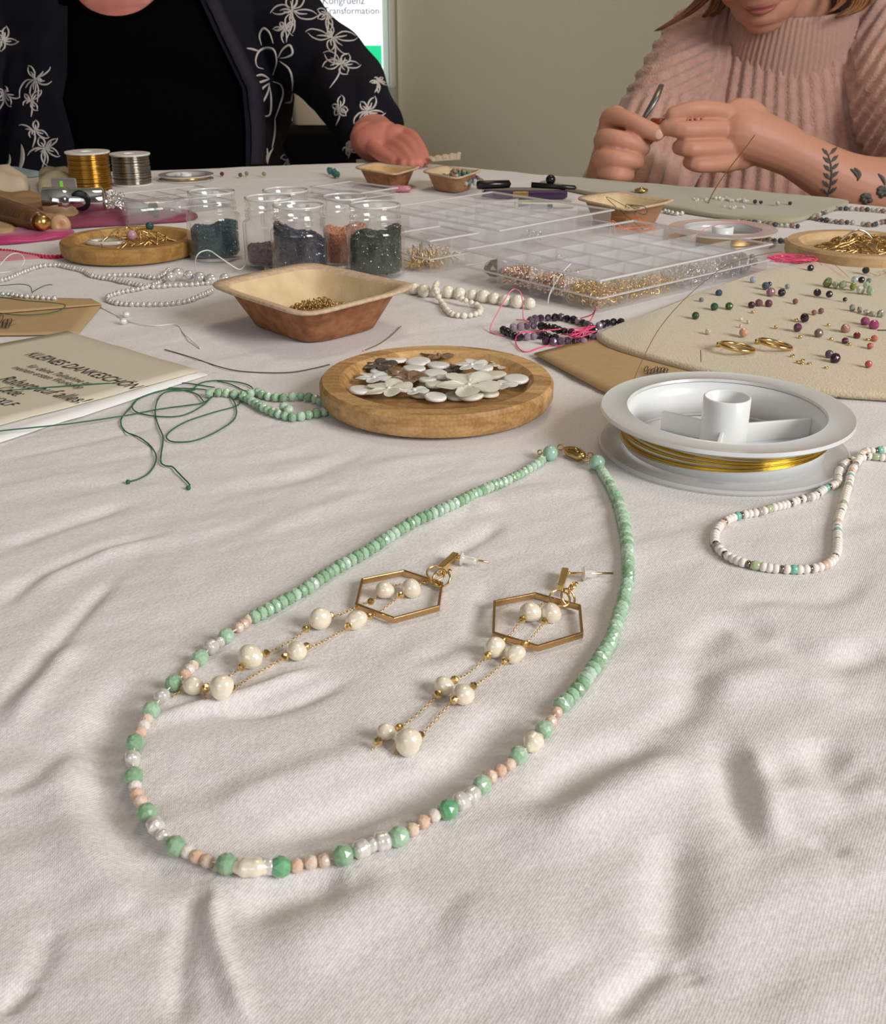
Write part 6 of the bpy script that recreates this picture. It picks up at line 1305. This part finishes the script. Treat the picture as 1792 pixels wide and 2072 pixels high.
# right-hand (viewer's right) hand: back of the hand towards us, fingers closing to the left
capsule(b, [wrR, P(1560, 290, 1.122), P(1500, 268, 1.117)], [.0235, .026, .027], 16)
ell(b, P(1497, 272, 1.118), (.034, .016, .036)); ell(b, P(1475, 290, 1.118), (.022, .014, .030))
hand_fingers(b, [([(1490, 240, 1.112), (1450, 224, 1.100), (1405, 221, 1.092), (1362, 232, 1.094)], .0100, .0082), ([(1480, 264, 1.112), (1438, 262, 1.098), (1388, 263, 1.090), (1350, 258, 1.098)], .0098, .0082),
 ([(1475, 300, 1.112), (1436, 302, 1.099), (1396, 302, 1.092), (1374, 298, 1.102)], .0092, .0078), ([(1478, 330, 1.114), (1440, 334, 1.103), (1410, 334, 1.098), (1394, 328, 1.106)], .0084, .0070), ([(1540, 262, 1.130), (1480, 236, 1.135), (1410, 240, 1.128), (1352, 246, 1.110)], .0125, .0090)])
# left hand: curled fist holding the tool
capsule(b, [wrL, P(1232, 345, 1.165), P(1240, 310, 1.152)], [.024, .023, .022], 16)
ell(b, P(1243, 290, 1.148), (.021, .017, .038))
hand_fingers(b, [([(1232, 262, 1.142), (1232, 238, 1.132), (1262, 240, 1.116), (1298, 256, 1.106), (1328, 270, 1.104)], .0100, .0083), ([(1222, 300, 1.142), (1220, 280, 1.124), (1252, 282, 1.112), (1288, 293, 1.116), (1300, 300, 1.130)], .0098, .0083),
 ([(1220, 335, 1.142), (1216, 318, 1.126), (1244, 320, 1.114), (1278, 325, 1.118), (1288, 328, 1.132)], .0094, .0080), ([(1224, 358, 1.142), (1222, 348, 1.130), (1244, 352, 1.120), (1262, 354, 1.124), (1270, 354, 1.136)], .0084, .0072), ([(1250, 330, 1.155), (1282, 300, 1.150), (1308, 275, 1.135), (1326, 262, 1.120)], .0115, .0090)])
body = mesh_part('body', fuse(b, .00165, 4), SKIN, wr)
eyes(hc, RH_, s_h, wr); lips(hc, RH_, s_h, wr, mat('lip_pink', (.42, .13, .11), .4, sss=.2))
nail(1333, 272, 1.098, .0046, wr); nail(1340, 247, 1.104, .0046, wr)
# sweater
KN = mat('pink_knit', (.56, .31, .24), .95, noise=(90, .6, (.66, .42, .35)), bump=(420, 1.0, .0016), sheen=.5)
b = MB()
for c_, r_ in tors: ell(b, c_, (r_[0]+.022, r_[1]+.022, r_[2]+.018))
ell(b, P(1500, 125, 1.44), (.075, .065, .055)); ell(b, P(1700, 110, 1.43), (.085, .065, .060)); ell(b, P(1600, 130, 1.415), (.10, .085, .045))
capsule(b, [shL, shL.lerp(elL, .5)+Vector((-.008, 0, 0)), elL+Vector((-.006, 0, 0))], [.062, .066, .060], 18); capsule(b, [elL, elL.lerp(wrL, .6)], [.058, .046], 16)
eR2 = shR.lerp(elR, .66)
capsule(b, [shR, shR.lerp(eR2, .5), eR2], [.070, .072, .064], 18)
base_sw = fuse(b, .0027, 6, .6)
nkc = P(1604, 52, 1.375); S0 = np.array(shL); 
def rib(co, no):
    px, py = project(co); u = (px-1600.)/(1.+.0016*np.clip(py-100, -80, 320)) 
    # body ribs run down and fan out from the collar; on shoulders they follow the sleeve
    main = np.cos(2*PI*(u+ .00025*u*np.abs(u)*0)/21.)
    left = np.clip((1455-px)/40-(py-190)/60*0, 0, 1)*np.clip((215-py)/40, 0, 1); right = np.clip((px-1712)/30, 0, 1)
    sl = np.cos(2*PI*((py-100)*.95+(px-1400)*.42)/20.); sr = np.cos(2*PI*((px-1700)*.75+(py-50)*.45)/19.)
    r_ = main*(1-left)*(1-right)+sl*left+sr*right
    big = .0016*np.sin(px/34.+py/90.)+.0012*np.sin(py/41.-px/70.)
    pur = .00055*np.sin(py*2*PI/6.5+np.round(u/21.)*2.)
    return (.0022*np.sign(r_)*np.abs(r_)**.6+big+pur)*1.0
displace(base_sw, rib)
px_, py_ = None, None
def keep_sw(co, no):
    d = (co-np.array(nkc))/np.array((.070, .085, .040)); return (d*d).sum(1) > 1
cull(base_sw, keep_sw); sw = mesh_part('sweater', base_sw, KN, wr)
# mock-neck collar: a standing knitted band
RC_ = Matrix.Rotation(.42, 3, 'X') @ Matrix.Rotation(-.06, 3, 'Y'); cc = P(1602, 52, 1.375); V = []; Fc = []; n = 260; rows = 16
for k in range(rows+1):
    q = k/rows; rad = .0800-.013*q+.002*math.sin(q*PI); z = -.034+.072*q
    for i in range(n):
        a = 2*PI*i/n; rb = .0011*math.cos(a*72); V.append(tuple(cc+RC_ @ Vector(((rad+rb)*math.cos(a)*1.06, (rad+rb)*math.sin(a), z+.002*math.sin(a*3)))))
for k in range(rows):
    for i in range(n): j = (i+1) % n; Fc.append((k*n+i, k*n+j, (k+1)*n+j, (k+1)*n+i))
b = MB(); b.add(V, Fc); o = part('collar', b, mat('pink_knit_fine', (.55, .33, .26), .95, noise=(200, .5, (.62, .39, .31)), bump=(700, .8, .001), sheen=.5), wr, label='finely ribbed mock-neck collar'); sd = o.modifiers.new('s', 'SOLIDIFY'); sd.thickness = .006; sd.offset = -1
# dark grey shade fabric inside the left cuff and the cuff itself
# hair: strands bundles
HR = mat('auburn_hair', (.23, .085, .03), .45, noise=(60, .8, (.33, .15, .06)), spec=.6)
def lock(pts, r, m, parent, nm='hair_lock', seed=0, k=16):
    rnd = random.Random(seed); b = MB(); P0 = smooth_path([P(*q) for q in pts], 22)
    for i in range(k):
        a = rnd.uniform(0, 6.28); q = math.sqrt(rnd.random()); o = Vector((math.cos(a)*q*r, math.sin(a)*q*r*.6, 0)); w_ = rnd.uniform(0, 6)
        b.add(*g_tube([p+o*(1-.75*(j/21)**1.5)+Vector((.0015*math.sin(j*.5+w_), 0, .001*math.cos(j*.4+w_))) for j, p in enumerate(P0)], [max(.0003, .0030*(1-(j/21)**2*.92)) for j in range(22)], 5))
    return part(nm, b, m, parent)
b = MB(); V, Fc = g_sphere(1, 40, 28); V = np.array(V); V[:, :2] *= (1+.02*np.cos(24*np.arctan2(V[:, 1], V[:, 0])))[:, None]
cap = V*np.array((.084, .103, .092))*s_h; keepv = (V[:, 1] < .42+.25*V[:, 2]) & (V[:, 2] > -.62)
Fk = [f for f in Fc if all(keepv[i] for i in f)]; b.add(cap, Fk, TR(hc+RH_ @ Vector((0, -.014, .034)), RH_)); o = part('hair_cap', b, HR, wr); sd = o.modifiers.new('s', 'SOLIDIFY'); sd.thickness = .005
lock([(1520, -190, 1.38), (1470, -120, 1.34), (1448, -40, 1.33), (1405, 15, 1.34), (1330, 62, 1.36)], .016, HR, wr, seed=1, k=22)
lock([(1530, -180, 1.38), (1485, -110, 1.35), (1462, -20, 1.36), (1440, 25, 1.38), (1392, 48, 1.41)], .020, HR, wr, seed=2, k=26)
lock([(1560, -170, 1.42), (1500, -90, 1.40), (1478, -10, 1.41), (1462, 28, 1.42), (1440, 44, 1.42)], .017, HR, wr, seed=3, k=20)
lock([(1640, -190, 1.36), (1722, -110, 1.33), (1742, -30, 1.30), (1732, 16, 1.285), (1696, 34, 1.28)], .020, HR, wr, seed=4, k=26)
lock([(1640, -180, 1.37), (1748, -120, 1.34), (1765, -50, 1.31), (1748, 8, 1.30), (1712, 30, 1.29)], .018, HR, wr, seed=5, k=22)
lock([(1600, -180, 1.36), (1690, -120, 1.32), (1708, -50, 1.29), (1704, 2, 1.28), (1680, 24, 1.275)], .012, HR, wr, seed=6, k=14)
# tattoos: inked sprigs lying on the skin
CAMP = Vector((0, 0, TZ+CH))
def on_surface(bv, px, py, lift):
    d = ray(px, py).normalized(); h = bv.ray_cast(CAMP, d)
    return None if h[0] is None else h[0]+h[1]*lift
def strokes(bv, lines, r, lift, b=None, flat=.35, taper=True):
    b = b or MB()
    for ln in lines:
        sp_ = smooth_path([Vector((x, y, 0)) for x, y in ln], max(5, int(3+sum(math.dist(ln[i], ln[i+1]) for i in range(len(ln)-1))/3)))
        q = [on_surface(bv, p.x, p.y, lift) for p in sp_]; run_ = []
        for p in q+[None]:
            if p is not None and (not run_ or (p-run_[-1]).length < .02): run_.append(p)
            else:
                if len(run_) > 2: m_ = len(run_); b.add(*g_tube(run_, [r*(.35+.9*math.sin(PI*(i+.5)/m_)) if taper else r for i in range(m_)], 5))
                run_ = [p] if p is not None else []
    return b
bv = bvh_of(body); tat = mat('tattoo_ink', (.10, .095, .08), .6)
ln = [[(1672, 402), (1680, 375), (1682, 345), (1676, 318), (1664, 300)]]
for t_ in np.linspace(0, 1, 6):
    y = 395-t_*80; x = 1677+4*math.sin(t_*3)
    ln += [[(x, y), (x-9, y-6), (x-15, y-14)], [(x-3, y-2), (x-8, y-10), (x-12, y-11)], [(x, y-3), (x+9, y-9), (x+15, y-17)], [(x+2, y-4), (x+8, y-13), (x+11, y-15)]]
part('tattoo', strokes(bv, ln, .0009, .0002), tat, wr, label='dark leafy sprig tattoo on the forearm')
ln = []
for cx0, cy0 in ((1752, 402), (1785, 388)):
    for k in range(5): a = k*1.256+.3; ln += [[(cx0, cy0), (cx0+9*math.cos(a)-3, cy0+8*math.sin(a)), (cx0+13*math.cos(a), cy0+11*math.sin(a))], [(cx0, cy0), (cx0+8*math.cos(a+.3), cy0+8*math.sin(a+.3)), (cx0+13*math.cos(a), cy0+11*math.sin(a))]]
part('tattoo', strokes(bv, ln, .0022, .0002), tat, wr, label='blurred dark flower tattoo near the elbow')
ln = [[(1720, 342), (1730, 350), (1736, 362)], [(1728, 340), (1738, 352), (1734, 366)], [(1776, 352), (1785, 362), (1790, 375)]]
part('tattoo', strokes(bv, ln, .0016, .0002), tat, wr)
# the tool in the hand and the small red piece
t = thing('pliers', 'grey steel jewellery pliers held upright in the curled hand', 'tool', P(1300, 250, 1.13))
pa, pb_, pc = P(1298, 246, 1.128), P(1326, 200, 1.132), P(1338, 172, 1.134)
b = MB(); b.add(*g_tube([pa, pb_, pc], [.0028, .0044, .0032], 8, flat=.6)); part('jaw', b, mat('steel_grey', (.26, .25, .23), .35, .8), t)
b = MB(); b.add(*g_tube([pa+Vector((0, 0, 0)), P(1276, 292, 1.135), P(1262, 330, 1.142)], [.0030, .0038, .0035], 8)); part('handle', b, MATS['black_rubber'], t)
b = MB(); b.add(*g_tube([P(1318, 243, 1.108), P(1334, 248, 1.102), P(1348, 246, 1.100)], [.0022, .0042, .0026], 8)); solo('red_clasp_piece', b, mat('dark_red_glass', (.30, .03, .02), .3, coat=.5), 'small dark red piece pinched between the two hands', 'bead', P(1334, 248, 1.1))
# ---------------------------------------------------------------- person in the black top (left)
lp = thing('person', 'person in a black top and dark flower-patterned open cardigan, one hand on the table', 'person', Vector((P(300, 300, 1.5).x, P(300, 300, 1.5).y, 0)))
b = MB(); nkb = P(235, -60, 1.50); hc2 = nkb+Vector((.005, -.02, .150)); RH2 = Hd(.05, .25)
head_pieces(b, hc2, RH2, 1.03); capsule(b, [hc2+Vector((0, .02, -.04)), nkb, nkb+Vector((0, .02, -.07))], [.058, .060, .068], 20)
tl_ = [(P(285, 60, 1.53), (.195, .100, .090)), (P(300, 200, 1.53), (.185, .115, .14)), (P(300, 400, 1.54), (.190, .125, .19))]
for c_, r_ in tl_: ell(b, c_, r_)
sA, sB = P(548, 30, 1.52), P(-10, 15, 1.52); eA, wA = P(690, 160, 1.44), P(752, 268, 1.315); eB = P(-130, 330, 1.45)
ell(b, P(235, 8, 1.46), (.085, .05, .055))
capsule(b, [P(420, 10, 1.52), sA, sA.lerp(eA, .5), eA], [.055, .056, .046, .040], 16); capsule(b, [eA, eA.lerp(wA, .5), wA], [.040, .036, .027], 16)
capsule(b, [P(60, 10, 1.52), sB, sB.lerp(eB, .5), eB], [.055, .056, .046, .040], 16); hB = P(-205, 352, 1.30); capsule(b, [eB, hB], [.038, .026], 14); ell(b, hB+Vector((-.012, -.045, 0)), (.036, .042, .018))
for k in range(4): q0 = hB+Vector((-.040+.019*k, -.078, .0)); capsule(b, [q0, q0+Vector((0, -.032, .006)), q0+Vector((.001, -.058-.006*(k in (1, 2)), -.004))], [.0095, .0085, .0070], 12)
capsule(b, [hB+Vector((.018, -.030, 0)), hB+Vector((.038, -.060, .002)), hB+Vector((.040, -.082, -.003))], [.012, .010, .008], 12)
# the hand on the table
capsule(b, [wA, P(757, 282, 1.295), P(775, 286, 1.265)], [.027, .027, .024], 16); ell(b, P(772, 284, 1.262), (.034, .022, .020)); ell(b, P(742, 282, 1.27), (.020, .018, .020)); ell(b, P(800, 286, 1.256), (.022, .018, .019))
hand_fingers(b, [([(806, 268, 1.258), (832, 276, 1.240), (850, 300, 1.220), (861, 324, 1.206)], .0082, .0060), ([(802, 280, 1.250), (824, 290, 1.230), (838, 310, 1.210), (848, 329, 1.196)], .0082, .0060), ([(794, 293, 1.245), (812, 303, 1.222), (824, 318, 1.202), (833, 331, 1.190)], .0078, .0058),
 ([(784, 304, 1.242), (798, 312, 1.220), (809, 322, 1.204), (817, 331, 1.192)], .0070, .0054), ([(756, 300, 1.245), (772, 314, 1.225), (788, 321, 1.212), (800, 327, 1.204)], .0085, .0064)])
bodyL = mesh_part('body', fuse(b, .0021, 1), SKIN2, lp)
eyes(hc2, RH2, 1.03, lp); lips(hc2, RH2, 1.03, lp, MATS['lip_pink'])
b = MB(); V, Fc = g_sphere(1, 40, 28); V = np.array(V); cap = V*np.array((.090, .110, .098)); keepv = (V[:, 1] < .42+.25*V[:, 2]) & (V[:, 2] > -.80)
b.add(cap, [f for f in Fc if all(keepv[i] for i in f)], TR(hc2+RH2 @ Vector((0, -.014, .036)), RH2)); o = part('hair_cap', b, mat('dark_blond_hair', (.22, .14, .07), .5, noise=(80, .7, (.32, .21, .11))), lp); sd = o.modifiers.new('s', 'SOLIDIFY'); sd.thickness = .006
# black top with a round neckline
b = MB()
for c_, r_ in tl_: ell(b, c_, (r_[0]+.006, r_[1]+.008, r_[2]+.006))
ell(b, P(235, 12, 1.46), (.10, .056, .060)); capsule(b, [P(60, 10, 1.52), P(420, 10, 1.52)], [.062, .062], 16)
top = fuse(b, .0026, 4)
def keep_top(co, no):
    px, py = project(co); d = ((px-236)/92.)**2+((py+42)/76.)**2; return (d > 1) | (no[:, 1] > .3)
cull(top, keep_top)
def sn(x, y): d = math.sqrt(((x-236)/92.)**2+((y+42)/76.)**2); return (236+(x-236)/d, -42+(y+42)/d) if d > .5 else None
snap(top, sn); topo = mesh_part('black_top', top, mat('black_jersey', (.0012, .0012, .0014), 1., spec=.05), lp)
bv0 = bvh_of(topo); q = [on_surface(bv0, 236+95.5*math.cos(a), -42+80*math.sin(a), .001) for a in np.linspace(.3, PI-.3, 60)]; q = [p for p in q if p is not None]
b = MB(); b.add(*g_tube(q, .0030, 8)); part('neckline_binding', b, mat('black_jersey', (0, 0, 0)), lp)
# cardigan
b = MB()
for c_, r_ in tl_: ell(b, c_, (r_[0]+.020, r_[1]+.022, r_[2]+.016))
sA2 = sA+Vector((-.004, 0, .0)); cuff = eA.lerp(wA, .86)
capsule(b, [P(420, 6, 1.52), sA2, sA2.lerp(eA, .5), eA, eA.lerp(wA, .5), cuff], [.070, .066, .056, .054, .050, .046], 20, 5)
capsule(b, [P(60, 6, 1.52), sB, sB.lerp(eB, .5), eB], [.072, .072, .062, .060], 18)
cg = fuse(b, .0035, 5, .6)
def fold(co, no): px, py = project(co); return .0022*np.sin(px/16.+py/37.)*np.clip((px-590)/30, 0, 1)+.0016*np.sin(px/13.+np.sin(py/60.)*2.)
displace(cg, fold)
def keep_cg(co, no):
    px, py = project(co); xl = np.interp(py, [-100, 0, 150, 200, 290, 345, 700], [150, 137, 136, 126, 150, 155, 160]); xr = np.interp(py, [-100, -20, 0, 60, 100, 180, 260, 345, 700], [330, 385, 405, 432, 452, 490, 497, 497, 497])
    front = co[:, 1] < np.array(P(300, 200, 1.52))[1]
    neckh = ((px-236)/150.)**2+((py+70)/95.)**2 < 1
    return ~((px > xl) & (px < xr) & front & (py < 720)) & ~neckh
cull(cg, keep_cg)
def sn(x, y):
    xl = float(np.interp(y, [-100, 0, 150, 200, 290, 345, 700], [150, 137, 136, 126, 150, 155, 160])); xr = float(np.interp(y, [-100, -20, 0, 60, 100, 180, 260, 345, 700], [330, 385, 405, 432, 452, 490, 497, 497, 497]))
    return (xl, y) if abs(x-xl) < 9 else ((xr, y) if abs(x-xr) < 9 else None)
snap(cg, sn)
NV = mat('navy_viscose', (.008, .008, .014), .85, spec=.2, noise=(30, .5, (.004, .004, .008)))
cgo = mesh_part('cardigan', cg, NV, lp)
# lapel bands
bv = bvh_of(cgo)
LB = mat('lapel_navy', (.026, .024, .036), .8, spec=.2)
def band(xs, ys, w_px, nm):
    V = []; Fc = []; k = 0
    for y in np.linspace(ys[0], ys[-1], 60):
        x = np.interp(y, ys, xs[0]); x2 = x+w_px*(1 if w_px else 1); a_ = on_surface(bv, x+(5 if w_px > 0 else -5), y, .003); c_ = on_surface(bv, x+w_px*.6, y, .004); b__ = on_surface(bv, x+w_px, y, .0012)
        if a_ is None or b__ is None or c_ is None: continue
        V += [a_, c_, b__]; k += 1
    for i in range(k-1):
        if (V[3*i]-V[3*i+3]).length < .03: Fc += [(3*i, 3*i+1, 3*i+4, 3*i+3), (3*i+1, 3*i+2, 3*i+5, 3*i+4)]
    if k > 2: b = MB(); b.add(V, Fc); o = part(nm, b, LB, lp); sd = o.modifiers.new('s', 'SOLIDIFY'); sd.thickness = .0016
band([[410, 436, 456, 494, 501, 501]], [2, 60, 100, 180, 260, 335], 34, 'lapel')
# white line-drawn lilies printed on the cardigan
PW = mat('print_white', (.62, .58, .55), .8)
def lily(cx, cy, s, a0, seed, n=5):
    rnd = random.Random(seed); L_ = []; s *= 1.22
    for k in range(n):
        a = a0+k*2*PI/n+rnd.uniform(-.35, .35); ln_ = s*rnd.uniform(.55, 1.25); w_ = s*rnd.uniform(.12, .24); ca, sa = math.cos(a), math.sin(a); bd = rnd.uniform(-.3, .3)*s
        f = lambda u, v: (cx+ca*u-sa*(v+bd*(u/s)**2), cy+sa*u+ca*(v+bd*(u/s)**2))
        L_.append([f(s*.08, 0), f(ln_*.4, w_), f(ln_*.8, w_*.9), f(ln_, w_*.1), f(ln_*1.04, -w_*.3)])
        if rnd.random() < .75: L_.append([f(s*.12, -w_*.2), f(ln_*.45, -w_*.9), f(ln_*.75, -w_*.8), f(ln_*.95, -w_*.2)])
        L_.append([f(0, 0), f(ln_*.35, s*.03), f(ln_*.6, -s*.03)])
    for k in range(4): a = rnd.uniform(0, 6.3); L_.append([(cx, cy), (cx+s*.2*math.cos(a), cy+s*.2*math.sin(a)), (cx+s*.36*math.cos(a+.3), cy+s*.36*math.sin(a+.3))])
    a = rnd.uniform(1.2, 1.9); L_.append([(cx, cy), (cx+s*.6*math.cos(a), cy+s*.6*math.sin(a)), (cx+s*1.3*math.cos(a+.2), cy+s*1.3*math.sin(a+.2))])
    return L_
G_ = []
G_ += [[(529, 92), (525, 72), (533, 58), (545, 66), (553, 88)], [(552, 152), (560, 125), (555, 102), (540, 97), (524, 104), (517, 120), (520, 135), (533, 140)], [(562, 118), (572, 100), (586, 92), (592, 108), (580, 116), (566, 118)], [(566, 124), (585, 140), (592, 165), (590, 195), (587, 206), (577, 208)],
       [(545, 160), (530, 152), (513, 155)], [(545, 160), (528, 166), (514, 170)], [(545, 168), (530, 180), (516, 202)], [(552, 165), (568, 172), (572, 190), (565, 215), (556, 240)], [(545, 170), (540, 190), (525, 218)], [(545, 175), (548, 200), (545, 232), (528, 235)], [(524, 104), (510, 100), (499, 98)],
       [(540, 330), (536, 315), (526, 302)], [(540, 330), (545, 312), (552, 300)], [(541, 332), (541, 318), (540, 300)], [(556, 240), (555, 270), (550, 300)]]
part('printed_lily', strokes(bv, G_, .0013, .0003), PW, lp, label='large white line-drawn lily on the lapel side', kind='stuff')
for a_ in (lily(590, 22, 38, .6, 1), lily(575, 58, 18, 1.6, 2), lily(690, 130, 34, .2, 3), lily(672, 76, 36, 2.0, 4), lily(660, 30, 26, 1.0, 5), lily(742, 225, 26, .1, 6), lily(688, 220, 22, 1.2, 7), lily(765, 165, 15, .4, 8), lily(590, 318, 22, .9, 9), lily(706, 300, 16, .5, 16),
           lily(72, 160, 30, .3, 10, 5), lily(62, 205, 20, 1.0, 11, 4), lily(4, 80, 26, .4, 12), lily(10, 190, 22, 1.1, 13), lily(90, 300, 26, .5, 14), lily(70, 265, 22, 2.0, 15, 4)): part('printed_lily', strokes(bv, a_, .00095, .0003), PW, lp, kind='stuff')
# chair-back and cushion seen under the arm
t = thing('chair', 'dark chair with a beige padded back seen under the cardigan arm', 'chair', Vector((P(655, 260, 1.95).x, P(655, 260, 1.95).y, 0)))
c = P(650, 245, 1.95); b = MB(); V, Fc = g_box((0, 0, 0), (.10, .05, .125), .02); V = np.array(V); b.add(V, Fc, T4(c)); o = part('backrest', b, mat('beige_upholstery', (.52, .44, .33), .9, noise=(20, .5, (.46, .38, .27))), t)
b = MB(); V, Fc = g_box(tuple(P(650, 193, 1.95)), (.10, .045, .035), .012); b.add(V, Fc); part('top_rail', b, mat('brown_wood_rail', (.36, .20, .11), .5), t)
b = MB(); zc_ = P(650, 320, 1.9).z; b.add(*g_box((c.x-.04, c.y-.06, zc_), (.19, .28, .10), .02)); part('seat', b, mat('black_seat', (.003, .003, .003), 1., spec=.05), t)
for sx in (-.11, .03):
    for sy in (-.17, .04): b = MB(); b.add(*g_tube([(c.x+sx, c.y+sy, 0), (c.x+sx, c.y+sy, zc_-.04)], .012, 10)); part('leg', b, MATS['black_seat'], t)
for sx in (-.035, .035): b = MB(); b.add(*g_tube([(c.x+sx, c.y+.01, zc_), (c.x+sx, c.y+.01, c.z-.03)], .010, 8)); part('back_post', b, MATS['black_seat'], t)
